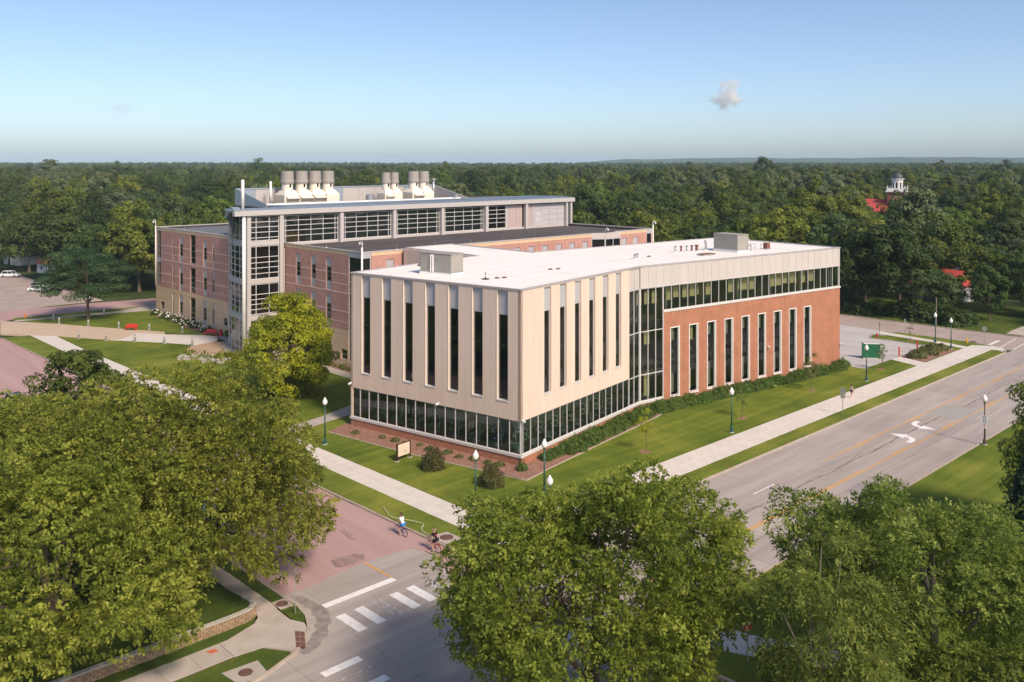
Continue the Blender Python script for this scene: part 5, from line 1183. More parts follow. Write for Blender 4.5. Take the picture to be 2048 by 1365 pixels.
def crown(rg, n_cl, per, rad, zc, leaf, aspect=0.55, lump=0.22, cr=(0.16, 0.27), low=-0.55, hollow=0.55, droop=0.3, flat=0.75, shape=None, tone_c=0.28, spr=0, sl=0.5):
    """clump centres over an uneven crown, then leaves over each clump; returns leaf arrays and clump centres"""
    rx, ry, rz = rad
    d = unit(rg.normal(size=(n_cl * 3, 3))); d = d[d[:, 2] > low][:n_cl]; n_cl = len(d)
    ph = rg.uniform(0, 6.28, (5, 3)); fr = rg.uniform(1.5, 3.6, (5, 3)); lm = np.zeros(n_cl)
    for i in range(5): lm += np.sin(d @ fr[i] * 1.3 + ph[i, 0]) * np.cos(d[:, 0] * fr[i, 1] + ph[i, 1])
    lm = 1 + lump * lm / 1.6
    rr = hollow + (1 - hollow) * rg.uniform(0, 1, n_cl) ** 0.55
    c = d * rr[:, None] * lm[:, None] * np.array([rx, ry, rz])
    if shape is not None: c = shape(c)
    c[:, 2] += zc
    R0 = (rx + ry + rz) / 3
    crd = rg.uniform(cr[0], cr[1], n_cl) * R0
    idx = np.repeat(np.arange(n_cl), per)
    ld = unit(rg.normal(size=(len(idx), 3)) + np.array([0, 0, 0.35]))
    q = rg.uniform(0.45, 1.0, len(idx)) ** 0.45
    cen = c[idx] + ld * (q * crd[idx])[:, None] * np.array([1, 1, flat])
    out = unit(cen - np.array([0, 0, zc * 0.9]))
    nor = unit(ld * 1.0 + out * 0.35 + np.array([0, 0, 0.40]) + rg.normal(size=cen.shape) * 0.34)
    ax = unit(rg.normal(size=cen.shape) + ld * 0.6 + np.array([0, 0, -droop * 2]))
    L = leaf * rg.uniform(0.7, 1.35, len(idx)); W = L * aspect * rg.uniform(0.8, 1.2, len(idx))
    ct = rg.normal(0, tone_c, n_cl)
    if spr:
        m_ = len(idx) // spr; sel = rg.permutation(len(idx))[:m_]; rep = np.repeat(sel, spr); n_ = len(rep)
        dirn = unit(ld[sel] * 0.8 + out[sel] * 0.5 + np.array([0, 0, -droop]) + rg.normal(size=(m_, 3)) * 0.45); dirn = np.repeat(dirn, spr, 0)
        up = unit(nor[rep]); side = unit(np.cross(dirn, up)); tt = np.tile((np.arange(spr) + 0.5) / spr, m_) + rg.uniform(-0.08, 0.08, n_); sg = np.where(np.tile(np.arange(spr), m_) % 2 == 0, 1.0, -1.0)
        cen = cen[rep] + dirn * (tt * sl * rg.uniform(0.7, 1.3, n_))[:, None] + side * (sg * leaf * 0.42 * rg.uniform(0.6, 1.2, n_))[:, None] + np.array([0, 0, -1.0]) * (tt * tt * sl * 0.25 * droop)[:, None]
        nor = unit(np.cross(side, dirn) * np.sign(np.sum(np.cross(side, dirn) * up, 1, keepdims=True) + 1e-6) + rg.normal(size=(n_, 3)) * 0.38)
        ax = unit(dirn * 0.75 + side * sg[:, None] * 0.8 + np.array([0, 0, -0.3 * droop]) + rg.normal(size=(n_, 3)) * 0.25)
        idx = idx[rep]; L = leaf * rg.uniform(0.55, 1.35, n_) * (1.0 - 0.25 * tt); W = L * aspect * rg.uniform(0.8, 1.2, n_)
    tone = 0.45 + ct[idx] * 0.6 + rg.normal(0, 0.20, len(idx))
    return cen, ax, nor, L, W, tone, c
def trunk_mb(rg, h, r0, cl, forks=7, lean=0.3, start=0.35, r_end=0.25):
    mb = MB(); n = 7; pts = []; x = y = 0.0
    for i in range(n):
        t = i / (n - 1); x += rg.normal() * lean * 0.25; y += rg.normal() * lean * 0.25; pts.append((x, y, h * t - 0.25 * (i == 0)))
    mb.ptube(pts, [r0 * 1.35] + [r0 * (1 - (1 - r_end) * i / (n - 1)) for i in range(1, n)], 10)
    if len(cl):
        hi = cl[(cl[:, 2] > 0.62 * h) & (np.hypot(cl[:, 0], cl[:, 1]) > 0.8)]
        cl = hi if len(hi) > forks else cl
        for k in rg.choice(len(cl), min(forks, len(cl)), replace=False):
            e = Vector(cl[k]); i = int(rg.integers(2, n - 1)); s = Vector(pts[i]); rr = r0 * (1 - (1 - r_end) * i / (n - 1)) * 0.6
            m1 = s.lerp(e, 0.4) + Vector((rg.normal() * 0.15, rg.normal() * 0.15, -0.02 * (e - s).length)); m2 = s.lerp(e, 0.75) + Vector((rg.normal() * 0.2, rg.normal() * 0.2, 0.03 * (e - s).length))
            mb.ptube([s, m1, m2, e], [rr, rr * 0.7, rr * 0.45, rr * 0.18], 6)
    return mb
def tree(name, label, loc, seed, h_tr, r_tr, crown_kw, leafm, bark='bark', forks=8, cat='tree', group=None, rz=0.0):
    rg = np.random.default_rng(seed)
    *arr, c = crown(rg, **crown_kw)
    t = thing(name, label, cat, loc, rz, group)
    link('crown', quads_mesh('crown', *arr, LEAF[leafm]), None, t)
    part('trunk', trunk_mb(rg, h_tr, r_tr, c, forks), M[bark], t)
    return t
# ---- big foreground trees
tree('broadleaf_tree', 'large olive-green tree filling the lower left corner, trunk beside the block wall', (-58.4, 17.6, 0), 1, 7.5, 0.42, dict(n_cl=360, per=330, rad=(10.0, 9.6, 6.2), zc=7.2, cr=(0.11, 0.19), leaf=0.27, spr=6, sl=0.30, low=-0.75, lump=0.2, droop=0.5), 'olive', forks=14)
tree('broadleaf_tree', 'wide olive-green tree whose crown hangs over the pink street', (-61.6, 27.9, 0), 2, 8.0, 0.45, dict(n_cl=420, per=330, rad=(9.6, 9.4, 6.6), zc=8.4, cr=(0.11, 0.19), leaf=0.27, spr=6, sl=0.30, low=-0.8, lump=0.24, droop=0.45), 'olive', forks=14)
tree('broadleaf_tree', 'olive-green tree at the left edge in front of the pink street', (-77.5, 21.0, 0), 3, 7.5, 0.4, dict(n_cl=320, per=280, rad=(9.0, 9.0, 5.2), zc=6.4, cr=(0.11, 0.19), leaf=0.28, spr=6, sl=0.30, low=-0.7, lump=0.2, droop=0.45), 'olive', forks=10)
tree('broadleaf_tree', 'small darker green tree behind the olive trees by the pink street', (-88.5, 28.6, 0), 4, 6.0, 0.25, dict(n_cl=80, per=170, rad=(4.6, 4.6, 4.4), zc=7.4, leaf=0.34, low=-0.7), 'mid', forks=8)
tree('broadleaf_tree', 'broad yellow-green tree at the bottom centre in front of the crossing', (-31.0, 35.8, 0), 5, 7.8, 0.34, dict(n_cl=420, per=330, rad=(7.4, 7.4, 6.0), zc=7.3, leaf=0.24, low=-0.8, lump=0.22, cr=(0.11, 0.20), droop=0.35, spr=6, sl=0.32), 'olive', forks=16)
tree('ash_tree', 'slender green tree with drooping leaflets right of the bottom centre tree', (-19.9, 38.9, 0), 6, 8.0, 0.26, dict(n_cl=150, per=300, rad=(3.4, 3.4, 5.2), zc=6.9, leaf=0.26, aspect=0.32, low=-0.8, lump=0.3, cr=(0.15, 0.27), droop=1.0, spr=9, sl=0.5), 'ash', 'bark_pale', forks=12)
tree('ash_tree', 'large green tree at the lower right beside the main road', (-19.6, 50.4, 0), 7, 9.0, 0.34, dict(n_cl=320, per=300, rad=(7.2, 6.6, 5.2), zc=6.8, leaf=0.26, aspect=0.45, low=-0.75, lump=0.25, cr=(0.11, 0.20), droop=0.5, spr=6, sl=0.34), 'ash', 'bark_pale', forks=16)
tree('broadleaf_tree', 'dark green tree cut by the right edge above the road', (-20.1, 79.9, 0), 8, 6.5, 0.3, dict(n_cl=130, per=210, rad=(4.8, 4.8, 5.0), zc=7.6, leaf=0.30, low=-0.7), 'mid')
tree('ash_tree', 'green tree in the bottom right corner', (-13.0, 40.6, 0), 9, 7.0, 0.3, dict(n_cl=90, per=260, rad=(5.4, 5.2, 4.0), zc=4.6, leaf=0.28, aspect=0.42, low=-0.6, lump=0.25), 'ash', 'bark_pale', forks=12)
# yellow-green tree on the lawn
def pear(c):
    k = 1.12 - 0.42 * np.clip((c[:, 2:3] + 2.0) / 8.5, 0, 1.3); o = c.copy(); o[:, :2] *= k; return o
tree('yellow_tree', 'bright yellow-green tree on the lawn between the two buildings', (-103.5, 59.8, 0), 12, 9.0, 0.24, dict(n_cl=280, per=150, rad=(5.4, 5.4, 6.6), zc=6.5, leaf=0.32, low=-0.97, lump=0.12, cr=(0.13, 0.22), shape=pear, droop=0.2), 'yellow', forks=10)
# honey locust by the plaza
tree('locust_tree', 'dark feathery tree with level branches beside the plaza path', (-180.6, 61.7, 0), 13, 9.5, 0.3, dict(n_cl=130, per=190, rad=(7.8, 7.8, 5.8), zc=8.0, leaf=0.42, aspect=0.35, low=-0.6, lump=0.2, cr=(0.2, 0.32), flat=0.32, droop=0.1), 'locust', 'bark', forks=14)
# ---- conifers
def conifer(name, label, loc, seed, h, r, leafm, per=9000, base=0.12, leaf=0.4, group=None):
    rg = np.random.default_rng(seed); n = per
    z = base * h + (1 - base) * h * rg.uniform(0, 1, n) ** 1.5 * 0.98; prof = r * (1 - (z / h)) ** 0.8
    lay = np.abs(np.sin(z * 3.1 / (h / 10))) * 0.35 + 0.65
    a = rg.uniform(0, 6.283, n); lob = 1 + 0.16 * np.sin(a * 5 + z * 1.7) + 0.1 * np.sin(a * 9 - z * 2.3)
    q = rg.uniform(0.25, 1, n) ** 0.45 * prof * lay * lob
    cen = np.stack([q * np.cos(a), q * np.sin(a), z - 0.25 * q], 1)
    out = np.stack([np.cos(a), np.sin(a), np.zeros(n)], 1)
    nor = unit(out * 0.4 + np.array([0, 0, 1.0]) + rg.normal(size=(n, 3)) * 0.5); ax = unit(out + np.array([0, 0, -0.4]) + rg.normal(size=(n, 3)) * 0.4)
    L = leaf * rg.uniform(0.7, 1.3, n); tone = 0.45 + rg.normal(0, 0.25, n)
    t = thing(name, label, 'tree', loc, 0, group); link('crown', quads_mesh('crown', cen, ax, nor, L, L * 0.4, tone, LEAF[leafm]), None, t)
    part('trunk', MB().ptube([(0, 0, -0.2), (0, 0, h * 0.5), (0, 0, h * 0.96)], [r * 0.07, r * 0.045, 0.03], 8), M['bark'], t); return t
conifer('spruce_tree', 'dark conifer at the right edge below the street lamp', (-19.4, 65.7, 0), 21, 11.0, 3.8, 'conifer', 11000, 0.03, 0.4)
# ---- evergreen bushes by the sign
def bush(label, loc, seed, r, h, leafm, per=2600, leaf=0.13, name='bush', group=None, cat='bush', upr=0.6):
    rg = np.random.default_rng(seed); n = per
    d = unit(rg.normal(size=(n, 3))); d[:, 2] = np.abs(d[:, 2]); ph = rg.uniform(0, 6.28, 6)
    lob = 1 + 0.16 * np.sin(d[:, 0] * 7 + ph[0]) * np.cos(d[:, 1] * 6 + ph[1]) + 0.12 * np.sin(d[:, 2] * 9 + d[:, 0] * 5 + ph[2])
    q = rg.uniform(0.4, 1.0, n) ** 0.4 * lob
    cen = d * q[:, None] * np.array([r, r, h])
    nor = unit(d + np.array([0, 0, 0.3]) + rg.normal(size=(n, 3)) * 0.6); ax = unit(d * 0.5 + np.array([0, 0, upr]) + rg.normal(size=(n, 3)) * 0.6)
    L = leaf * rg.uniform(0.7, 1.4, n); tone = 0.45 + rg.normal(0, 0.24, n)
    t = thing(name, label, cat, loc, 0, group); link('foliage', quads_mesh('foliage', cen, ax, nor, L, L * 0.5, tone, LEAF[leafm]), None, t)
    mb = MB()
    for k in range(5):
        a = k * 1.26; mb.ptube([(0, 0, -0.1), (r * 0.3 * math.cos(a), r * 0.3 * math.sin(a), h * 0.35), (r * 0.55 * math.cos(a), r * 0.55 * math.sin(a), h * 0.6)], [0.04, 0.03, 0.012], 5)
    part('stem', mb, M['bark'], t); return t
bush('rounded evergreen bush beside the cream sign', (-69.2, 55.9, 0.05), 31, 1.15, 2.1, 'juniper', 4200, 0.16)
bush('rounded evergreen bush near the front corner lamp', (-61.9, 56.9, 0.05), 32, 1.15, 2.1, 'juniper', 4200, 0.16)
# hedge of shrubs along the foot of the right-hand faces: single shrubs, copied
sh = [bush('leafy green shrub', (0, 0, -50), 40 + k, 0.75, 0.95, 'shrub', 900, 0.17, 'shrub') for k in range(3)]
k = 0
pts_ = []
for s in np.arange(3.2, 24.5, 0.72): pts_.append((F1, s, 0.95)); 
for s in np.arange(6.0, 24.5, 0.85): pts_.append((F1, s, 1.85))
for s in np.arange(0.6, R2L + 0.6, 0.80): pts_.append((F2, s, 0.9))
for s in np.arange(1.0, R2L - 1.5, 0.95): pts_.append((F2, s, 1.75))
for fr, s, d in pts_:
    p = fr.p(s + rnd.uniform(-0.2, 0.2), d + rnd.uniform(-0.2, 0.2), 0.06); src = sh[k % 3]
    lab = 'leafy green shrub in the bed along the right face of the beige block' if fr is F1 else 'leafy green shrub in the bed along the foot of the brick wing'
    if k < 3:
        o = src; o.location = p; o.rotation_euler = (0, 0, rnd.uniform(0, 6)); o['label'] = lab; o['group'] = 'shrubs along the new building'; o.scale = (1, 1, 0.95)
    else:
        f_ = rnd.uniform(0.8, 1.25); dup(src, p, rnd.uniform(0, 6), lab, 'shrubs along the new building', (f_, f_, f_ * rnd.uniform(0.8, 1.15)))
    k += 1
bush('light green shrub at the front corner of the brick base', (-62.9, 61.9, 0.06), 50, 0.6, 0.8, 'shrub', 700, 0.16, 'shrub')
# perennials in the mulch in front of the clinic windows
k = 0
pr = bush('low grassy perennial in the mulch below the clinic windows', (-84.2, 57.0, 0.06), 51, 0.5, 0.35, 'redgrass', 350, 0.2, 'perennial', 'perennials in the front mulch bed', 'plant', 1.2)
for s in (17.5, 15.6, 13.9, 12.4, 10.6, 8.4, 6.6, 5.0, 3.2, 1.8):
    p = FL.p(s, 1.3 + rnd.uniform(-0.5, 0.4), 0.06); dup(pr, p, rnd.uniform(0, 6), None, None, rnd.uniform(0.8, 1.2))
gr = bush('clump of tall grass in the mulch bed by the red bollards', (-58.0, 142.0, 0.06), 52, 0.8, 0.85, 'redgrass', 900, 0.34, 'ornamental_grass', 'grasses by the red bollards', 'plant', 1.5)
for x, y in ((-56.8, 141.2), (-57.2, 143.6), (-58.4, 144.2), (-56.4, 145.0), (-57.5, 146.0), (-58.7, 147.0), (-56.6, 147.8), (-58.0, 149.0), (-56.8, 149.8), (-58.6, 150.4), (-57.4, 140.6)):
    dup(gr, (x, y, 0.06), rnd.uniform(0, 6), None, None, rnd.uniform(0.8, 1.2))
dg = bush('dry grass tuft at the foot of the pink brick wall', (-112, 73.6, 0.06), 53, 0.35, 0.6, 'redgrass', 250, 0.26, 'ornamental_grass', 'grass tufts along the old wall', 'plant', 2.0)
for x in np.arange(-124, -108, 1.15): dup(dg, (x, 73.5, 0.06), rnd.uniform(0, 6), None, None, rnd.uniform(0.7, 1.2))
# hydrangeas with white heads
def hydrangea(label, loc, seed):
    t = bush(label, loc, seed, 1.2, 1.0, 'dark', 900, 0.2, 'hydrangea', 'white hydrangeas along the old building')
    rg = np.random.default_rng(seed); mb = MB()
    for i in range(15):
        a = rg.uniform(0, 6.28); u = rg.uniform(0.2, 1.0); mb.sphere((1.25 * math.cos(a) * math.sqrt(1 - u * u * 0.8), 1.25 * math.sin(a) * math.sqrt(1 - u * u * 0.8), 1.05 * u), rg.uniform(0.09, 0.16), 7, 5, (1, 1, 0.8))
    part('flower_head', mb, M['flower'], t)
for i, x in enumerate((-177.0, -172.3, -169.2, -165.8, -162.0, -158.2, -153.3)):
    hydrangea(('leftmost white hydrangea at the old building corner', 'second white hydrangea from the old building corner', 'third white hydrangea from the old building corner', 'fourth white hydrangea from the old building corner', 'fifth white hydrangea from the old building corner', 'sixth white hydrangea from the old building corner', 'white hydrangea next to the dark red bench')[i], (x, 73.3 - 0.12 * i, 0.06), 60 + i)
bush('leafy green plant behind the yellow-green tree', (-129.0, 66.2, 0.05), 58, 1.0, 0.9, 'shrub', 800, 0.2)
# ---- young staked trees
def sapling(label, loc, seed, h, r, leafm, n_cl=26, per=60, leaf=0.17):
    tree('young_tree', label, loc, seed, h * 0.75, 0.035, dict(n_cl=n_cl, per=per, rad=(r, r, h * 0.34), zc=h * 0.66, leaf=leaf, low=-0.9, lump=0.3, cr=(0.22, 0.36)), leafm, 'bark', 8)
    sheet('mulch_ring', [(loc[0] + 0.55 * math.cos(i * 0.52) * (1 + 0.2 * math.sin(i * 2.2)), loc[1] + 0.55 * math.sin(i * 0.52)) for i in range(12)], ZL + 0.012, M['mulch'], t=0.05)
sapling('thin yellow young tree on the lawn near the beige block', (-58.1, 75.0, 0.05), 71, 4.4, 0.85, 'yellow', 24, 30, 0.16)
sapling('thin green young tree on the lawn in front of the brick wing', (-57.8, 93.0, 0.05), 72, 4.2, 0.7, 'shrub', 20, 30, 0.16)
sapling('young tree with sparse olive leaves near the far end of the brick wing', (-58.6, 111.0, 0.05), 73, 4.6, 1.1, 'redgrass', 30, 45, 0.17)
sapling('thin young tree beside the green sign', (-57.7, 129.6, 0.05), 74, 3.8, 0.8, 'silver', 22, 30, 0.17)
sapling('bare thin young tree on the grass island', (-63.5, 154.3, 0.05), 75, 4.0, 0.5, 'redgrass', 12, 20, 0.16)

# ---- woodland: a few tree kinds, then single copies for every near tree
def proto(name, seed, leafm, kw, h_tr, r_tr, bark='bark'):
    return tree(name, 'tree', (0, 0, -400), seed, h_tr, r_tr, kw, leafm, bark, 6)
PT = [
 (proto('woodland_tree', 101, 'mid', dict(n_cl=95, per=105, rad=(6.2, 6.2, 6.6), zc=9.2, leaf=0.62, low=-0.75, lump=0.2, tone_c=0.12, cr=(0.17, 0.28)), 9, 0.3), 'mid green round-crowned tree', 15.6),
 (proto('woodland_tree', 102, 'dark', dict(n_cl=95, per=105, rad=(6.6, 5.8, 6.8), zc=9.4, leaf=0.62, low=-0.75, lump=0.25, tone_c=0.12, cr=(0.17, 0.28)), 9, 0.3), 'dark green tree', 16),
 (proto('woodland_tree', 103, 'blue', dict(n_cl=90, per=105, rad=(5.6, 6.2, 6.2), zc=9.0, leaf=0.62, low=-0.75, lump=0.22, tone_c=0.12, cr=(0.18, 0.3)), 9, 0.3), 'blue-green tree', 15),
 (proto('woodland_tree', 104, 'mid', dict(n_cl=110, per=95, rad=(7.4, 7.0, 6.2), zc=9.2, leaf=0.62, low=-0.7, lump=0.3, tone_c=0.12, cr=(0.14, 0.24)), 9, 0.34), 'broad lumpy green tree', 15),
 (proto('woodland_tree', 105, 'silver', dict(n_cl=100, per=95, rad=(5.4, 5.4, 7.2), zc=9.8, leaf=0.6, low=-0.75, lump=0.22, tone_c=0.12, cr=(0.15, 0.25)), 10, 0.3), 'pale silvery green tree', 17),
 (proto('woodland_tree', 106, 'olive', dict(n_cl=95, per=100, rad=(6.0, 6.2, 6.0), zc=8.8, leaf=0.62, low=-0.75, lump=0.24, tone_c=0.12, cr=(0.16, 0.27)), 9, 0.3), 'yellowish green tree', 14.8),
 (proto('woodland_tree', 107, 'dark', dict(n_cl=80, per=105, rad=(5.0, 5.0, 7.8), zc=10.0, leaf=0.62, low=-0.8, lump=0.2, tone_c=0.12, cr=(0.18, 0.3)), 10, 0.3), 'tall dark narrow tree', 18),
 (conifer('woodland_conifer', 'tree', (0, 0, -400), 108, 17, 3.9, 'conifer', 8000, 0.1, 0.62), 'dark conifer', 17),
]
TH = math.radians(46.1); FW = (-math.sin(TH), math.cos(TH)); RT = (math.cos(TH), math.sin(TH))
def ok_tree(x, y):
    if -186 < x < -100 and 60 < y < 148: return False
    if -112 < x < -45 and y < 173: return False
    if y < 173 and x > -49: return False
    if y < 76 and x > -272: return False
    if -206 < x < -184 and y < 150: return False
    if 158 < y < 172: return False
    if x > -49.3 and y < 205 and x < -35: return False
    if -58 < x < -48.5 and y < 190: return False
    if -82 < x < -49 and y < 177: return False
    return True
rp = random.Random(5); spots = []
def try_spot(x, y, md):
    if not ok_tree(x, y): return False
    for a, b, _ in spots:
        if (a - x) ** 2 + (b - y) ** 2 < md * md: return False
    spots.append((x, y, 0)); return True
# hand-placed edge trees that show large
EDGE = [(-84, 178, 1), (-92, 177, 6), (-76, 179, 1), (-68, 182, 2), (-101, 178, 1), (-61, 184, 6), (-111, 177, 0), (-121, 178, 1), (-72, 190, 6), (-58, 196, 1), (-88, 190, 0), (-64, 203, 0), (-79, 203, 3), (-47, 194, 1), (-43, 184, 6), (-40, 199, 2), (-33, 188, 1), (-49, 211, 0), (-97, 192, 7), (-106, 194, 0), (-60, 220, 4), (-84, 214, 3), (-70, 232, 4), (-92, 226, 4),
        (-213, 84, 0), (-207, 92, 3), (-205, 106, 0), (-220, 77.5, 6), (-232, 79, 1), (-208, 122, 3), (-219, 104, 3), (-246, 78, 1), (-262, 90, 2), (-252, 96, 3), (-285, 84, 6), (-293, 78, 1), (-301, 92, 0), (-237, 93, 0), (-130, 152, 5), (-118, 151.5, 0), (-142, 153, 3), (-155, 153, 0), (-170, 154, 1), (-280, 60, 5), (-226, 90, 1)]
SPK = {}
for x, y, kd in EDGE:
    spots.append((x, y, 0)); SPK[(x, y)] = kd
nt = 0
while nt < 60000 and len(spots) < 292:
    nt += 1
    dd = rp.uniform(170, 430); ang = rp.uniform(-0.545, 0.545); x = FW[0] * dd + RT[0] * dd * math.tan(ang); y = FW[1] * dd + RT[1] * dd * math.tan(ang)
    # leave clear the church, the houses and the red roof
    if any(abs(x - a) < w and abs(y - b) < w2 for a, b, w, w2 in ((-78, 207, 6, 5), (-86, 255, 11, 8), (-297, 84, 9, 8), (-214, 262, 9, 8), (-172, 400, 16, 14))): continue
    px_ = 1024 + 1815 * math.tan(ang)
    if 1715 < px_ < 1822 and dd > 318: continue
    if 1215 < px_ < 1265 and 285 < dd < 345: continue
    try_spot(x, y, 7.6 + (dd - 170) * 0.018)
used = [False] * len(PT)
GRP = 'trees of the woodland behind the buildings'
for x, y, _ in spots:
    dd = FW[0] * x + FW[1] * y; rr_ = (RT[0] * x + RT[1] * y) / dd
    kd = SPK.get((x, y)); kd = kd if kd is not None else rp.choices(range(8), (24, 18, 15, 18, 8, 6, 8, 3))[0]
    src, nm, hh = PT[kd]
    side = 'right of the brick wing' if rr_ > 0.32 else ('behind the buildings' if rr_ > -0.30 else 'left of the old building')
    near = 'at the near edge of the woods' if dd < 215 else ('midway in the woods' if dd < 320 else 'far back in the woods')
    lab = '%s %s, %s' % (nm, side, near)
    f_ = rp.uniform(0.75, 1.3) * (1.0 if kd != 7 else 0.9); scl = (f_ * rp.uniform(0.92, 1.12), f_ * rp.uniform(0.92, 1.12), f_ * rp.uniform(0.9, 1.12)); rz_ = rp.uniform(0, 6.28)
    px_ = 1024 + 1815 * rr_
    if 1866 < px_ < 1956 and dd < 204: scl = tuple(q * 0.45 for q in scl)
    elif px_ > 1960 and dd < 236: scl = tuple(q * 0.68 for q in scl)
    if not used[kd]:
        used[kd] = True; src.location = (x, y, -0.25); src.rotation_euler = (0, 0, rz_); src.scale = scl; src['label'] = lab; src['group'] = GRP
    else: dup(src, (x, y, -0.25), rz_, lab, GRP, scl)
for i, (px_, dd, f_, kd) in enumerate(((1376, 800, 1.75, 1), (1532, 760, 1.95, 6), (1100, 900, 1.6, 0), (96, 820, 1.85, 4), (232, 900, 1.8, 1), (312, 760, 1.6, 3), (520, 820, 1.95, 1), (770, 900, 1.75, 2), (890, 860, 1.7, 0), (1700, 820, 1.65, 2), (1880, 900, 1.75, 0), (2010, 820, 1.85, 1))):
    x = FW[0] * dd + RT[0] * dd * (px_ - 1024) / 1815; y = FW[1] * dd + RT[1] * dd * (px_ - 1024) / 1815
    dup(PT[kd][0], (x, y, hz(x, y)), i * 1.7, ('tall tree', 'tallest dark tree', 'rounded tree', 'pale tree', 'dark tree', 'lumpy tree', 'broad dark tree', 'bluish tree', 'green tree', 'bluish tree', 'round tree', 'dark tree')[i] + ' rising above the horizon ' + ('in front of the blue hills at right of centre', 'under the white cloud', 'left of the hill ridge', 'near the left edge', 'left of the old building', 'above the left block of the old building', 'behind the white roof pole', 'behind the gap between the stack groups', 'behind the wide stacks', 'left of the church', 'right of the church', 'at the right edge')[i], 'tall trees on the horizon', (f_ * 1.1, f_ * 1.1, f_))
# low shrubs filling the dark edge of the woods
ub = bush('dark leafy undergrowth bush at the edge of the woods', (-90, 174.5, -0.1), 120, 2.4, 2.6, 'dark', 1500, 0.5, 'undergrowth_bush', 'undergrowth at the edge of the woods')
for i in range(34):
    x = -124 + i * 1.85 + rp.uniform(-0.6, 0.6)
    if x > -62: break
    dup(ub, (x, 174.6 + rp.uniform(-0.8, 3.0), -0.1), rp.uniform(0, 6), None, None, rp.uniform(0.7, 1.4))
hb = bush('clipped green hedge bush behind the white cars', (-214, 75.2, -0.1), 121, 1.5, 1.7, 'shrub', 900, 0.34, 'hedge_bush', 'hedge behind the car park at the left')
for i in range(20): dup(hb, (-211 - 2.0 * i, 75.0 + rp.uniform(-0.3, 0.3), -0.1), rp.uniform(0, 6), None, None, rp.uniform(0.85, 1.2))
# ---- the far wood that reads as one mass: instanced crowns on scattered points
pts = []; rq = np.random.default_rng(77)
def far_ring(d0, d1, sp):
    d = d0
    while d < d1:
        w = 2 * d * 0.66; n = int(w / sp)
        for i in range(n):
            dd = d + rq.uniform(-0.5, 0.5) * sp; o = -w / 2 + w * (i + rq.uniform(0, 1)) / n
            x = FW[0] * dd + RT[0] * o; y = FW[1] * dd + RT[1] * o
            if abs(x + 172) < 18 and abs(y - 400) < 15: continue
            pts.append((x, y, hz(x, y)))
        d += sp * 0.9
far_ring(432, 900, 10.5); far_ring(900, 1700, 15); far_ring(1700, 3400, 27)
me = bpy.data.meshes.new('far_wood_points'); me.from_pydata(pts, [], [])
fw = link('far_wood', me); tag(fw, 'distant tree tops of the wooded town running to the horizon', 'woodland', None, 'stuff')
ng = bpy.data.node_groups.new('scatter_trees', 'GeometryNodeTree'); ng.interface.new_socket('Geometry', in_out='INPUT', socket_type='NodeSocketGeometry'); ng.interface.new_socket('Geometry', in_out='OUTPUT', socket_type='NodeSocketGeometry')
N = ng.nodes; Lk = ng.links; gi = N.new('NodeGroupInput'); go = N.new('NodeGroupOutput')
iop = N.new('GeometryNodeInstanceOnPoints'); jn = N.new('GeometryNodeJoinGeometry')
for j in (0, 1, 2, 3, 4, 5, 6):
    cr_ = [c for c in PT[j][0].children if c.name.startswith('crown')][0]
    oi = N.new('GeometryNodeObjectInfo'); oi.inputs['Object'].default_value = cr_; oi.inputs['As Instance'].default_value = True; oi.transform_space = 'ORIGINAL'
    Lk.new(oi.outputs['Geometry'], jn.inputs[0])
iop.inputs['Pick Instance'].default_value = True
rs = N.new('FunctionNodeRandomValue'); rs.data_type = 'FLOAT_VECTOR'
rs.inputs[0].default_value = (0.9, 0.9, 0.7); rs.inputs[1].default_value = (1.5, 1.5, 1.5)
rr2 = N.new('FunctionNodeRandomValue'); rr2.data_type = 'FLOAT_VECTOR'; rr2.inputs[0].default_value = (0, 0, 0); rr2.inputs[1].default_value = (0, 0, 6.28)
ri = N.new('FunctionNodeRandomValue'); ri.data_type = 'INT'
for s_ in ri.inputs:
    if s_.name == 'Min' and s_.type == 'INT': s_.default_value = 0
    if s_.name == 'Max' and s_.type == 'INT': s_.default_value = 6
Lk.new(gi.outputs[0], iop.inputs['Points']); Lk.new(jn.outputs[0], iop.inputs['Instance']); Lk.new(rs.outputs[0], iop.inputs['Scale']); Lk.new(rr2.outputs[0], iop.inputs['Rotation'])
Lk.new([o for o in ri.outputs if o.type == 'INT'][0], iop.inputs['Instance Index']); Lk.new(iop.outputs[0], go.inputs[0])
md = fw.modifiers.new('scatter', 'NODES'); md.node_group = ng
# ================================================================== STREET FURNITURE
def text_mesh(s, size, name='lettering', bold=0.0):
    cu = bpy.data.curves.new('txt', 'FONT'); cu.body = s; cu.size = size; cu.align_x = 'CENTER'; cu.align_y = 'CENTER'; cu.extrude = 0.002; cu.offset = bold
    o = bpy.data.objects.new('txt', cu); COL.objects.link(o)
    dg = bpy.context.evaluated_depsgraph_get(); me = bpy.data.meshes.new_from_object(o.evaluated_get(dg)); me.name = name
    bpy.data.objects.remove(o); bpy.data.curves.remove(cu); return me
def put_text(s, size, m, parent, loc, rot, name='lettering', sx=1.0, bold=0.0):
    me = text_mesh(s, size, name, bold); me.materials.clear(); me.materials.append(m)
    o = bpy.data.objects.new(name, me); COL.objects.link(o); o.parent = parent; o.location = loc; o.rotation_euler = rot; o.scale = (sx, 1, 1); return o

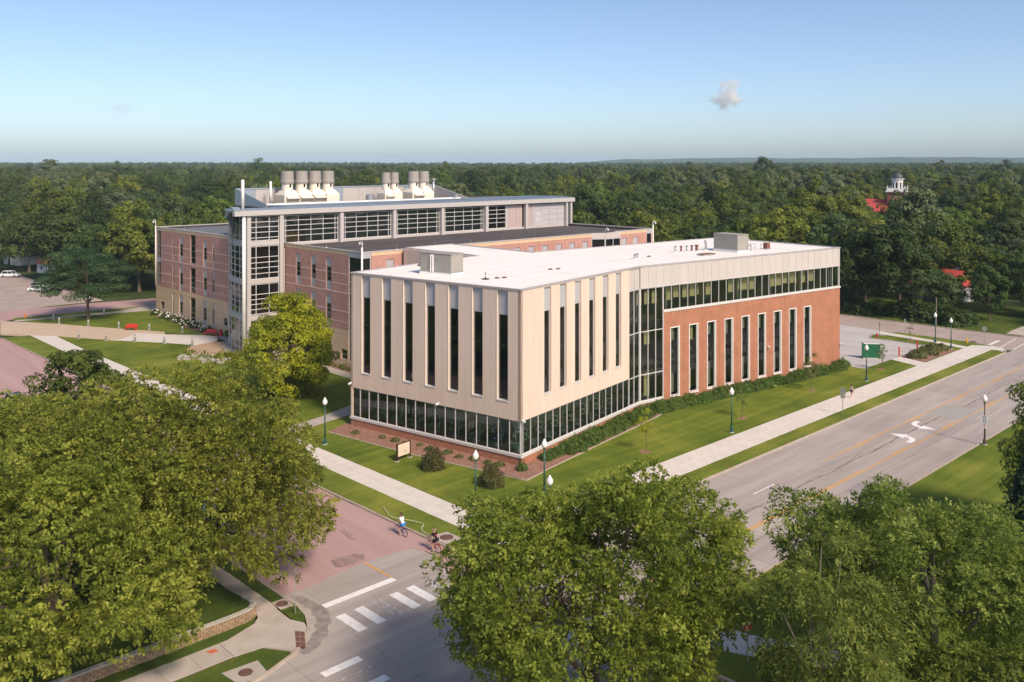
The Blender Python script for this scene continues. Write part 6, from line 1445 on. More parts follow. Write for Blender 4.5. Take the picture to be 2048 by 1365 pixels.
def lamp(label, loc, m='green_lamp', h=4.0):
    t = thing('street_lamp', label, 'street lamp', loc, 0, 'globe street lamps')
    part('footing', MB().lathe([(0.27, -0.1), (0.27, 0.07), (0.24, 0.09)], 16), M['cap_stone'], t)
    part('base', MB().lathe([(0.22, 0.08), (0.22, 0.2), (0.17, 0.27), (0.19, 0.33), (0.17, 0.5), (0.11, 0.62), (0.12, 0.68), (0.085, 0.74)], 16), M[m], t, True)
    part('pole', MB().lathe([(0.085, 0.74), (0.06, h - 0.05)], 12), M[m], t, True)
    part('capital', MB().lathe([(0.06, h - 0.05), (0.1, h), (0.075, h + 0.04), (0.13, h + 0.14), (0.15, h + 0.18)], 14), M[m], t, True)
    g = part('globe', MB().lathe([(0.13, h + 0.18), (0.22, h + 0.3), (0.265, h + 0.46), (0.25, h + 0.62), (0.17, h + 0.76), (0.11, h + 0.83), (0.10, h + 0.9), (0.045, h + 0.97), (0.03, h + 1.0)], 18), M['globe'], t, True)
    part('finial', MB().lathe([(0.025, h + 1.0), (0.04, h + 1.03), (0.012, h + 1.1)], 8), M[m], g)
    return t
lamp('green globe lamp on the lawn left of the front corner', (-58.9, 52.3, 0.05)); lamp('green globe lamp on the lawn right of the front corner', (-57.0, 58.9, 0.05))
lamp('green globe lamp half hidden by the big left tree', (-83.2, 52.5, 0.05)); lamp('green globe lamp on the lawn before the middle of the brick wing', (-55.6, 87.3, 0.05))
lamp('green globe lamp in front of the green sign', (-55.9, 121.2, 0.05)); lamp('left one of the two green globe lamps by the car park', (-59.9, 155.3, 0.05)); lamp('right one of the two green globe lamps by the car park', (-56.1, 151.8, 0.05))
lamp('green globe lamp behind the top of the bottom centre tree', (-50.3, 52.6, 0.05), h=3.9)
sl = lamp('brown globe lamp with speed limit signs at the right roadside', (-34.6, 102.9, 0.05), 'bronze_lamp', 4.35)
ROT = lambda a: (R(90), 0, a)
ang = R(12)
t = thing('speed_limit_sign', 'white speed limit 25 sign on the brown lamp post', 'sign', (-34.6 - 0.1 * -math.sin(ang), 102.9 - 0.1 * math.cos(ang), 2.75), ang)
part('plate', MB().box(-0.32, 0.32, -0.015, 0.0, -0.40, 0.40), M['sign_white'], t)
put_text('SPEED', 0.16, M['ink'], t, (0, -0.02, 0.28), (R(90), 0, 0)); put_text('LIMIT', 0.16, M['ink'], t, (0, -0.02, 0.11), (R(90), 0, 0)); put_text('25', 0.46, M['ink'], t, (0, -0.02, -0.18), (R(90), 0, 0), bold=0.003)
t = thing('parking_sign', 'small white no-parking plate below the speed limit sign', 'sign', (-34.6 - 0.1 * -math.sin(ang), 102.9 - 0.1 * math.cos(ang), 2.05), ang)
part('plate', MB().box(-0.17, 0.17, -0.012, 0.0, -0.24, 0.24), M['sign_white'], t); part('symbol', MB().torus((0, -0.016, 0.07), (0, 1, 0), 0.09, 0.016, 18, 5), M['red'], t); part('symbol_bar', MB().box(-0.08, 0.08, -0.022, -0.014, 0.055, 0.085), M['red'], t); put_text('P', 0.13, M['ink'], t, (0, -0.016, 0.07), (R(90), 0, 0)); part('arrow_print', MB().box(-0.1, 0.1, -0.016, -0.012, -0.14, -0.11), M['red'], t)
def post_sign(name, label, loc, rz, h, plates, m='steel'):
    t = thing(name, label, 'sign', loc, rz); part('post', MB().box(-0.03, 0.03, -0.03, 0.03, -0.1, h), M[m], t)
    for (x0, x1, z0, z1, mm, nm) in plates: part(nm, MB().box(x0, x1, -0.05, -0.03, z0, z1), M[mm], t)
    return t
post_sign('road_sign', 'grey back of a road sign on a post in the verge', (-50.3, 102.8, 0.05), R(14), 3.25, ((-0.33, 0.33, 2.45, 3.25, 'sign_back', 'plate'), (-0.25, 0.25, 2.0, 2.42, 'sign_back', 'lower_plate')))
post_sign('road_sign', 'thin dark sign post at the near end of the grass island', (-69.0, 154.6, 0.05), ang, 2.3, ((-0.12, 0.12, 1.6, 2.3, 'sign_back', 'plate'),), 'dark_metal')
post_sign('road_sign', 'thin pale sign post on the verge of the far street', (-66.7, 159.6, 0.05), R(20), 2.6, ((-0.04, 0.04, 1.8, 2.6, 'sign_white', 'plate'),))
t = post_sign('road_sign', 'round-topped pale sign back at the far street corner', (-53.7, 159.6, 0.05), ang, 2.2, ()); part('plate', MB().ptube([(0, -0.03, 2.55), (0, -0.05, 2.55)], 0.4, 8), M['sign_back'], t)
t = thing('wooden_pole', 'thin wooden pole behind the far street', 'pole', (-65.9, 171.3, 0), 0); part('shaft', MB().ptube([(0, 0, -0.2), (0, 0, 5.2)], 0.09, 8), M['bark_pale'], t); part('cap_plate', MB().box(-0.1, 0.1, -0.1, 0.1, 5.2, 5.26), M['steel'], t)
t = thing('utility_pole', 'pale leaning pole beside the pink side street', 'pole', (-190.2, 84.5, 0), 0); part('shaft', MB().ptube([(0, 0, -0.2), (-0.25, 0, 4.0)], 0.1, 8), M['bark_pale'], t); part('cap_plate', MB().box(-0.36, -0.14, -0.11, 0.11, 4.0, 4.06), M['steel'], t)
# stop sign seen edge-on at the lower left corner, and the red one by the right-hand walk
def octo(r): return [(r * math.cos(R(22.5 + 45 * i)), r * math.sin(R(22.5 + 45 * i))) for i in range(8)]
def stop_sign(label, loc, rz, h, text=True):
    t = thing('stop_sign', label, 'stop sign', loc, rz); part('post', MB().box(-0.035, 0.035, 0.0, 0.06, -0.1, h + 0.3), M['steel'], t)
    mb = MB(); o = octo(0.40); mb.v = [(x, -0.004, h + z) for x, z in o] + [(x, 0.0, h + z) for x, z in o]; mb.f = [tuple(range(8)), tuple(range(15, 7, -1))] + [(i, (i + 1) % 8, 8 + (i + 1) % 8, 8 + i) for i in range(8)]; mb.uv = [[(0, 0)] * len(f) for f in mb.f]
    part('plate', mb, M['sign_back'] if not text else M['sign_white'], t)
    mb = MB(); o = octo(0.37); mb.v = [(x, -0.009, h + z) for x, z in o]; mb.f = [tuple(range(8))]; mb.uv = [[(0, 0)] * 8]; part('face', mb, M['red'], t)
    put_text('STOP', 0.26, M['sign_white'], t, (0, -0.014, h), (R(90), 0, 0), bold=0.008); return t
stop_sign('stop sign turned almost edge-on at the kerb corner', (-53.4, 31.45, 0.05), math.radians(46.1) + R(104), 2.6)
stop_sign('red stop sign half hidden by leaves at the bottom right', (-29.4, 47.9, 0.05), R(68), 2.25)
# cream sign with two brown posts
t = thing('building_sign', 'cream name sign on two brown posts on the lawn', 'sign', (-73.5, 55.55, 0.05), math.atan2(1.75, -0.22))
for s in (-0.88, 0.88):
    part('post', MB().box(s - 0.07, s + 0.07, -0.07, 0.07, -0.05, 1.75), M['brown_post'], t); part('footing', MB().box(s - 0.2, s + 0.2, -0.2, 0.2, -0.1, 0.05), M['cap_stone'], t)
part('board', MB().box(-0.81, 0.81, -0.05, 0.05, 0.45, 1.65), M['sign_cream'], t); part('top_rail', MB().box(-0.81, 0.81, -0.06, 0.06, 1.65, 1.71), M['brown_post'], t); part('bottom_rail', MB().box(-0.81, 0.81, -0.06, 0.06, 0.39, 0.45), M['brown_post'], t)
mb = MB()
for a, b, c, d in ((0.1, 0.35, 0.62, 0.68), (0.05, 0.4, 0.72, 0.78), (0.1, 0.35, 0.82, 0.9), (0.17, 0.3, 0.94, 1.0)): mb.box(a, b, -0.056, -0.05, c, d)
part('printed_emblem', mb, M['sign_grey'], t); part('printed_line', MB().box(-0.7, 0.05, -0.055, -0.05, 0.98, 1.0), M['sign_grey'], t)
# green sign on the far side of the car park walk
t = thing('entrance_sign', 'dark green entrance sign with white top edge by the car park', 'sign', (-61.9, 136.0, 0.0), math.atan2(1.4, 1.7))
part('board', MB().box(-1.25, 1.25, -0.14, 0.14, 0.1, 2.2), M['sign_green'], t); part('base', MB().box(-1.35, 1.35, -0.25, 0.25, -0.1, 0.1), M['cap_stone'], t); part('top_edge', MB().box(-1.25, 1.25, -0.15, 0.15, 2.2, 2.26), M['sign_white'], t); part('end_post', MB().box(-1.45, -1.25, -0.2, 0.2, 0.0, 2.35), M['sign_green'], t)
for z in (2.0, 1.7): part('emblem', MB().box(-1.5, -1.44, -0.12, 0.12, z - 0.1, z + 0.1), M['sign_white'], t)
# red bollards, hydrants
def bollard(label, loc, m, h, r, grp, name='bollard'):
    t = thing(name, label, 'bollard', loc, 0, grp); part('post', MB().lathe([(r, -0.1), (r, h - 0.04), (r * 0.9, h)], 14), M[m], t)
    part('cap', MB().lathe([(r * 0.9, h), (r * 0.6, h + 0.05), (0.01, h + 0.07)], 14), M[m], t); part('collar', MB().lathe([(r * 1.9, -0.05), (r * 1.8, 0.03), (r * 1.05, 0.04)], 14), M['cap_stone'], t); return t
bollard('left one of the two red bollards at the mulch bed', (-59.45, 140.1, 0.05), 'red', 1.45, 0.11, 'red bollards'); bollard('right one of the two red bollards at the mulch bed', (-59.7, 147.5, 0.05), 'red', 1.45, 0.11, 'red bollards')
def hydrant(label, loc, m):
    t = thing('fire_hydrant', label, 'hydrant', loc, rnd.uniform(0, 3)); part('barrel', MB().lathe([(0.17, -0.05), (0.17, 0.05), (0.12, 0.08), (0.11, 0.5), (0.15, 0.53), (0.15, 0.57)], 14), M[m], t); part('bonnet', MB().lathe([(0.13, 0.57), (0.12, 0.66), (0.06, 0.75), (0.03, 0.77), (0.03, 0.83)], 14), M[m], t)
    for a, b in (((-0.24, 0, 0.42), (0.24, 0, 0.42)), ((0, 0, 0.38), (0, -0.22, 0.38))): part('outlet', MB().ptube([a, b], 0.065, 10), M[m], t)
hydrant('yellow fire hydrant on the verge of the far street', (-56.2, 158.9, 0.05), 'yellow'); hydrant('dark red fire hydrant at the end of the grass island', (-68.6, 152.7, 0.05), 'red'); hydrant('orange fire hydrant at the left end of the path', (-191.4, 53.7, 0.05), 'orange')
for i, (x, y) in enumerate(((-184.7, 56.8), (-179.9, 56.3), (-173.6, 59.35), (-167.7, 62.6), (-161.7, 65.7), (-155.4, 69.0), (-183.9, 65.8), (-162.2, 53.9), (-157.3, 56.65), (-152.8, 59.7), (-147.9, 62.6), (-143.3, 65.3))):
    t = thing('light_bollard', ('pale bollard light near the thin walk and the hydrant', 'leftmost pale bollard light above the path', 'pale bollard light below the feathery tree', 'pale bollard light left of the bright red bench', 'pale bollard light right of the bright red bench', 'pale bollard light before the hydrangeas', 'pale bollard light on the thin walk behind the lawn', 'leftmost bollard light below the path', 'second bollard light below the path', 'third bollard light below the path', 'fourth bollard light below the path', 'bollard light nearest the round paving')[i], 'bollard light', (x, y, 0.05), 0, 'bollard lights along the plaza path')
    part('footing', MB().lathe([(0.32, -0.1), (0.32, 0.04)], 12), M['cap_stone'], t); part('post', MB().lathe([(0.17, 0.0), (0.17, 0.85)], 12), M['sign_back'], t); part('lens', MB().lathe([(0.15, 0.85), (0.15, 1.0)], 12), M['globe'], t); part('cap', MB().lathe([(0.18, 1.0), (0.18, 1.1), (0.05, 1.16)], 12), M['sign_back'], t)
def bench(label, loc, rz, m='red_bench'):
    t = thing('bench', label, 'bench', loc, rz)
    for k in range(5): part('seat_slat', MB().box(-1.05, 1.05, -0.28 + 0.11 * k, -0.19 + 0.11 * k, 0.43, 0.46), M[m], t)
    for k in range(6): part('back_slat', MB().hexa([(-1.05, 0.27 + 0.03 * k, 0.52 + 0.085 * k), (1.05, 0.27 + 0.03 * k, 0.52 + 0.085 * k), (1.05, 0.30 + 0.03 * k, 0.52 + 0.085 * k), (-1.05, 0.30 + 0.03 * k, 0.52 + 0.085 * k), (-1.05 + 0.03 * max(0, k - 3), 0.29 + 0.03 * k, 0.595 + 0.085 * k), (1.05 - 0.03 * max(0, k - 3), 0.29 + 0.03 * k, 0.595 + 0.085 * k), (1.05 - 0.03 * max(0, k - 3), 0.32 + 0.03 * k, 0.595 + 0.085 * k), (-1.05 + 0.03 * max(0, k - 3), 0.32 + 0.03 * k, 0.595 + 0.085 * k)]), M[m], t)
    for s in (-1.0, 1.0):
        part('leg', MB().box(s - 0.04, s + 0.04, -0.3, -0.22, 0, 0.65), M[m], t); part('leg', MB().box(s - 0.04, s + 0.04, 0.24, 0.32, 0, 0.6), M[m], t); part('armrest', MB().box(s - 0.05, s + 0.05, -0.34, 0.32, 0.65, 0.7), M[m], t)
    return t
bench('bright red slatted bench on the lawn edge of the plaza path', (-163.8, 63.3, 0.06), math.atan2(1.7, 2.2), 'red'); bench('dark red slatted bench beside the old building wall', (-149.2, 71.2, 0.06), math.atan2(1.3, 2.6))
t = thing('litter_bin', 'dark red domed litter bin beside the bench', 'litter bin', (-147.5, 72.3, 0.06), 0); part('body', MB().lathe([(0.28, 0.0), (0.3, 0.05), (0.3, 0.85), (0.27, 0.88)], 18), M['red_bench'], t); part('dome', MB().lathe([(0.29, 0.88), (0.26, 1.02), (0.14, 1.14), (0.03, 1.18)], 18), M['red_bench'], t); part('flap', MB().box(-0.12, 0.12, -0.3, -0.2, 0.9, 1.02), M['black'], t)
t = thing('planter', 'dark planter pot spilling bright green leaves by the old wall', 'planter', (-146.0, 72.8, 0.06), 0); part('pot', MB().lathe([(0.3, 0.0), (0.45, 0.5), (0.48, 0.55)], 16), M['dark_metal'], t)
rg = np.random.default_rng(9); n = 500; d_ = unit(rg.normal(size=(n, 3))); d_[:, 2] = np.abs(d_[:, 2]); cen = d_ * rg.uniform(0.5, 1, (n, 1)) * np.array([0.7, 0.7, 0.75]) + np.array([0, 0, 0.5]); LEAF['lime'] = leaf_mat('leaf_lime', (0.06, 0.12, 0.012), (0.12, 0.21, 0.02), (0.2, 0.3, 0.04), 0.3, 0, 0)
link('foliage', quads_mesh('foliage', cen, unit(rg.normal(size=(n, 3)) - np.array([0, 0, 1])), unit(d_ + rg.normal(size=(n, 3)) * 0.4), np.full(n, 0.22), np.full(n, 0.13), rg.uniform(0, 1, n), LEAF['lime']), None, t)
for k in range(3): part('purple_plant', MB().ptube([(0.25, 0.2 * k - 0.2, 0.5), (0.4, 0.2 * k - 0.2, 1.0), (0.25, 0.1, 1.2)], [0.1, 0.12, 0.04], 6), M['brown_post'], t)
# stone steps beside the round paving
for i, (x, y, w, h_) in enumerate(((-133.6, 60.6, 3.4, 1.7), (-132.0, 62.2, 2.2, 1.2), (-128.6, 62.4, 4.0, 1.6))):
    t = thing('stone_slab', ('largest pale stone slab above the big left tree', 'smaller pale stone slab beside the largest one', 'long pale stone slab near the yellow-green tree')[i], 'stone slab', (x, y, 0.05), R(44), 'stone slabs by the plaza'); part('block', MB().box(-w / 2, w / 2, -h_ / 2, h_ / 2, -0.1, 0.42), M['concrete_old'], t); part('top', MB().box(-w / 2 - 0.04, w / 2 + 0.04, -h_ / 2 - 0.04, h_ / 2 + 0.04, 0.42, 0.5), M['cap_stone'], t)
# retaining wall of rough blocks at the lower left corner
rw = thing('retaining_wall', 'low wall of rough tan blocks curving round the lower left lawn', 'wall', (-54.6, 24, 0))
path = [(-56.6, 29.45), (-55.5, 29.6), (-54.85, 29.3), (-54.55, 28.6), (-54.5, 26.8), (-54.5, 24.7), (-54.5, 20), (-54.5, 12)]
acc = []
for i in range(len(path) - 1):
    a = Vector(path[i]); b = Vector(path[i + 1]); L = (b - a).length; k = max(1, round(L / 0.42))
    for j in range(k): acc.append((a + (b - a) * (j / k), a + (b - a) * ((j + 1) / k)))
for row in range(4):
    for i, (a, b) in enumerate(acc):
        t_ = (b - a); o = t_ * (0.5 if row % 2 else 0); fr = Frame(a + o, t_, (-t_.y, t_.x)); e = rnd.uniform(-0.025, 0.025); L = t_.length
        d1 = 0.06 + e
        mb = MB().hexa([fr.p(0.012, d1 - 0.02, 0.05 + 0.17 * row), fr.p(L - 0.012, d1 - 0.02, 0.05 + 0.17 * row), fr.p(L - 0.012, -0.22, 0.05 + 0.17 * row), fr.p(0.012, -0.22, 0.05 + 0.17 * row), fr.p(0.03, d1, 0.05 + 0.17 * (row + 1) - 0.012), fr.p(L - 0.03, d1 - 0.01, 0.05 + 0.17 * (row + 1) - 0.012), fr.p(L - 0.012, -0.22, 0.05 + 0.17 * (row + 1) - 0.01), fr.p(0.012, -0.22, 0.05 + 0.17 * (row + 1) - 0.01)])
        wpart('block', mb, M['stone_block'], rw)
for i in range(0, len(acc), 2):
    a = acc[i][0]; b = acc[min(i + 1, len(acc) - 1)][1]; fr = Frame(a, b - a, (-(b - a).y, (b - a).x)); wpart('cap_stone', MB().fb(fr, 0.01, (b - a).length - 0.01, 0.73, 0.81, -0.26, 0.1), M['cap_stone'], rw)
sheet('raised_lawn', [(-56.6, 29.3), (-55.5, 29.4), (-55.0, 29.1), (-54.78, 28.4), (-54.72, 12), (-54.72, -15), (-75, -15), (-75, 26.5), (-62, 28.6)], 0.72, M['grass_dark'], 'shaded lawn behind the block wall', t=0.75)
# covers and ramp paving
def cover(label, x, y, r, pad):
    t = thing('manhole_cover', label, 'manhole', (x, y, ZL), 0); part('pad', MB().prism([(q[0] - x, q[1] - y) for q in pad], -0.1, 0.022), M['concrete_old'], t); part('lid', MB().lathe([(r, 0.02), (r, 0.036), (r * 0.92, 0.04)], 24), M['iron'], t); part('rib', MB().torus((0, 0, 0.04), (0, 0, 1), r * 0.6, 0.012, 20, 4), M['iron'], t)
cover('brown round cover in the verge beside the second cyclist', -55.8, 46.45, 0.55, [(-57.0, 45.55), (-54.9, 45.6), (-54.8, 47.2), (-56.6, 47.2)]); cover('dark round cover beside the stop sign corner', -55.15, 31.42, 0.42, [(-55.75, 31.0), (-54.5, 30.95), (-54.4, 31.9), (-55.75, 31.95)]); cover('brown round cover at the bottom left kerb', -49.2, 25.65, 0.42, [(-50.1, 24.6), (-48.3, 24.8), (-48.3, 26.6), (-49.9, 26.8)])
t = thing('drain_cover', 'dark drain cover in the far street', 'drain', (-56.0, 161.2, ZR), 0); part('grate', MB().lathe([(0.45, 0), (0.45, 0.012)], 16), M['dark_metal'], t); part('rim', MB().torus((0, 0, 0.012), (0, 0, 1), 0.46, 0.02, 18, 4), M['iron'], t)
t = thing('tactile_paving', 'brown tactile paving on the kerb ramp', 'paving', (-50.5, 29.8, ZW), 0)
for i in range(3):
    for j in range(2):
        q = lambda u, v: (-51.4 + 0.5 * u + 1.75 * v + 50.5, 30.2 + 0.4 * u - 0.95 * v - 29.8)
        g = 0.015; u0, u1, v0, v1 = j / 2 + g, (j + 1) / 2 - g, i / 3 + g, (i + 1) / 3 - g
        part('tile', MB().prism([q(u0, v0), q(u0, v1), q(u1, v1), q(u1, v0)], -0.02, 0.012), M['tactile'], t)
sheet('paint_mark', [(-53.0, 25.0), (-52.55, 25.1), (-52.5, 25.6), (-52.9, 25.55)], ZW + 0.008, mat('survey_paint', (0.55, 0.14, 0.06), 0.8, 0.2), 'small orange survey mark on the sidewalk', t=0.01)
def smooth_path(P_, n=6):
    P_ = [Vector(p) for p in P_]; out = []
    for i in range(len(P_) - 1):
        a, b, c, d = P_[max(i - 1, 0)], P_[i], P_[i + 1], P_[min(i + 2, len(P_) - 1)]
        for k in range(n):
            t = k / n; out.append(0.5 * ((2 * b) + (c - a) * t + (2 * a - 5 * b + 4 * c - d) * t * t + (3 * b - a - 3 * c + d) * t ** 3))
    return out + [P_[-1]]
t = tag(link('garden_hose', MB().ptube(smooth_path([(-64.6, 46.6, 0.09), (-63.4, 46.1, 0.09), (-62.2, 45.75, 0.09), (-60.6, 46.4, 0.09), (-59.2, 46.75, 0.09), (-58.6, 46.1, 0.09), (-58.0, 45.75, 0.09), (-57.2, 45.7, 0.09), (-56.5, 45.6, 0.09)]), 0.055, 8).mesh('garden_hose', smooth=True), M['hose']), 'pale green hose lying along the kerb behind the cyclists', 'hose')

# ================================================================== CARS
def car(label, loc, rz, m, suv=False, group=None):
    t = thing('parked_car', label, 'car', loc, rz, group); L = 4.6 if not suv else 4.7; w = 0.9; H = 1.45 if not suv else 1.68; bz = 0.88 if not suv else 1.0
    low = [(-L / 2, 0.42), (-L / 2 + 0.05, bz - 0.12), (-L / 2 + 0.5, bz), (L / 2 - 1.25, bz), (L / 2 - 0.3, bz - 0.12), (L / 2, 0.6), (L / 2 - 0.03, 0.32), (-L / 2 + 0.1, 0.28)]
    mb = MB(); n = len(low)
    for k, (yy, sc_) in enumerate(((-w, 0.94), (-w * 0.93, 1.0), (w * 0.93, 1.0), (w, 0.94))):
        pass
    def loft(prof, ys, mb):
        b = len(mb.v); n = len(prof)
        for yy, s in ys:
            for x, z in prof: mb.v.append((x * s, yy, 0.3 + (z - 0.3) * s if z > 0.3 else z))
        for i in range(len(ys) - 1):
            for k in range(n):
                k2 = (k + 1) % n; mb.f.append((b + i * n + k, b + i * n + k2, b + (i + 1) * n + k2, b + (i + 1) * n + k)); mb.uv.append([(0, 0)] * 4)
        mb.f.append(tuple(b + k for k in range(n - 1, -1, -1))); mb.uv.append([(0, 0)] * n); e = b + (len(ys) - 1) * n; mb.f.append(tuple(e + k for k in range(n))); mb.uv.append([(0, 0)] * n)
    loft(low, ((-w, 0.95), (-w + 0.08, 1.0), (w - 0.08, 1.0), (w, 0.95)), mb); body = part('body', mb, M[m], t)
    cab = [(-L / 2 + (0.35 if suv else 0.75), bz - 0.03), (-L / 2 + (0.65 if suv else 1.25), H - 0.05), (0.0, H), (0.45, H - 0.06), (L / 2 - 1.25, bz - 0.03)]
    mb = MB(); n = len(cab); b = 0
    for yy, dz in ((-w + 0.06, 0), (w - 0.06, 0)):
        for x, z in cab: mb.v.append((x, yy * (1 if z < bz else 0.82), z - 0.05 if z > bz else z))
    for k in range(n):
        k2 = (k + 1) % n; mb.f.append((k, k2, n + k2, n + k)); mb.uv.append([(0, 0)] * 4)
    mb.f.append(tuple(range(n - 1, -1, -1))); mb.uv.append([(0, 0)] * n); mb.f.append(tuple(range(n, 2 * n))); mb.uv.append([(0, 0)] * n)
    part('glass_cabin', mb, M['car_glass'], t)
    part('roof', MB().hexa([(cab[1][0], -0.7, H - 0.08), (0.45, -0.7, H - 0.09), (0.45, 0.7, H - 0.09), (cab[1][0], 0.7, H - 0.08), (cab[1][0] + 0.05, -0.66, H), (0.35, -0.66, H), (0.35, 0.66, H), (cab[1][0] + 0.05, 0.66, H)]), M[m], t)
    for s in (-1, 1):
        for (x0, z0), (x1, z1) in ((cab[0], cab[1]), (cab[4], cab[3]), ((-0.35, bz), (-0.4, H - 0.06))):
            part('pillar', MB().ptube([(x0, s * 0.84, z0), (x1, s * 0.70, z1 - 0.03)], 0.045, 6), M[m], t)
        for x in (-L / 2 + 0.85, L / 2 - 0.85):
            wh = part('wheel', MB().ptube([(x, s * (w - 0.2), 0.33), (x, s * (w + 0.01), 0.33)], 0.33, 20), M['black'], t); part('rim', MB().ptube([(x, s * (w - 0.02), 0.33), (x, s * (w + 0.02), 0.33)], 0.21, 14), M['steel'], wh)
        part('headlight', MB().box(L / 2 - 0.28, L / 2 - 0.1, s * 0.62 - 0.18, s * 0.62 + 0.18, 0.62, 0.76), M['globe'], t); part('tail_light', MB().box(-L / 2 - 0.01, -L / 2 + 0.08, s * 0.7 - 0.13, s * 0.7 + 0.13, 0.68, 0.86), M['tail_red'], t)
        part('mirror', MB().box(0.75, 0.9, s * 0.95 - 0.09, s * 0.95 + 0.09, bz, bz + 0.13), M[m], t)
    return t
g_ = 'parked cars'
car('white sedan, nearer of the two cars parked beside the hedge', (-229.2, 67.2, ZR), math.atan2(3.3, 3.3), 'car_white', False, g_); car('silver estate car, farther of the two cars parked beside the hedge', (-232.6, 68.6, ZR), math.atan2(3.3, 3.3), 'car_silver', True, g_)
car('white car at the left edge behind the leaves', (-262.5, 70.2, ZR), math.atan2(1, 1), 'car_white', True, g_); car('dark car at the left edge behind the big tree', (-121.8, 33.3, ZR), 0.0, 'car_dark', True, g_)
car('white car mostly hidden under the left tree', (-71.5, 34.0, ZR), 0.0, 'car_white', False, g_); car('light blue car glimpsed under the bottom centre tree', (-37.6, 43.6, ZR), R(90), 'car_silver', False, g_)

# ================================================================== PEOPLE AND BICYCLES
def skin_body(name, verts, edges, radii, m, parent, root=0, sub=2):
    me = bpy.data.meshes.new(name); me.from_pydata(verts, edges, []); o = link(name, me, m, parent)
    sm = o.modifiers.new('skin', 'SKIN'); sm.use_smooth_shade = True
    for i, r in enumerate(radii):
        r = r if isinstance(r, tuple) else (r, r); me.skin_vertices[0].data[i].radius = r
    me.skin_vertices[0].data[root].use_root = True
    ss = o.modifiers.new('sub', 'SUBSURF'); ss.levels = 1; ss.render_levels = sub
    return o
class Sk:
    def __init__(s): s.v = []; s.e = []; s.r = []
    def add(s, p, r, par=None):
        s.v.append(tuple(p)); s.r.append(r); i = len(s.v) - 1
        if par is not None: s.e.append((par, i))
        return i
def hand(sk, w, d, side):
    """palm and five unequal, slightly curled fingers"""
    d = Vector(d).normalized(); u = d.orthogonal().normalized(); p = sk.add(Vector(sk.v[w]) + d * 0.07, 0.032, w); c = Vector(sk.v[p]); bend = Vector((0, 0, -1))
    for k, (off, ln) in enumerate(((-0.028, 0.06), (-0.010, 0.075), (0.009, 0.07), (0.027, 0.055))):
        a = sk.add(c + u * off + d * 0.03, 0.011, p); b = sk.add(c + u * off + d * (0.03 + ln * 0.6) + bend * 0.012, 0.009, a); sk.add(c + u * off + d * (0.03 + ln * 0.8) + bend * 0.04, 0.007, b)
    a = sk.add(c - u * 0.035 - d * 0.02, 0.012, p); sk.add(c - u * 0.06 + d * 0.02, 0.009, a)
def head_parts(t, c, hd, hair_m, cap=None):
    """face features on a head facing hd"""
    c = Vector(c); hd = Vector(hd).normalized(); sd = hd.cross(Vector((0, 0, 1))).normalized()
    mb = MB()
    for s in (-1, 1): mb.sphere(c + hd * 0.088 + sd * 0.035 * s + Vector((0, 0, 0.01)), 0.013, 8, 6)
    part('eyes', mb, M['ink'], t); part('nose', MB().sphere(c + hd * 0.105 + Vector((0, 0, -0.02)), 0.017, 8, 6), M['skin'], t); part('mouth', MB().ptube([c + hd * 0.09 - sd * 0.025 + Vector((0, 0, -0.055)), c + hd * 0.094 + Vector((0, 0, -0.057)), c + hd * 0.09 + sd * 0.025 + Vector((0, 0, -0.055))], 0.006, 6), M['tail_red'], t)
    mb = MB()
    for s in (-1, 1): mb.sphere(c + sd * 0.088 * s, 0.025, 8, 6, (0.5, 0.8, 1.2))
    part('ears', mb, M['skin'], t)
    part('hair', MB().sphere(c - hd * 0.02 + Vector((0, 0, 0.035)), 0.112, 14, 10, (1, 1, 0.95)), M[hair_m], t, True)
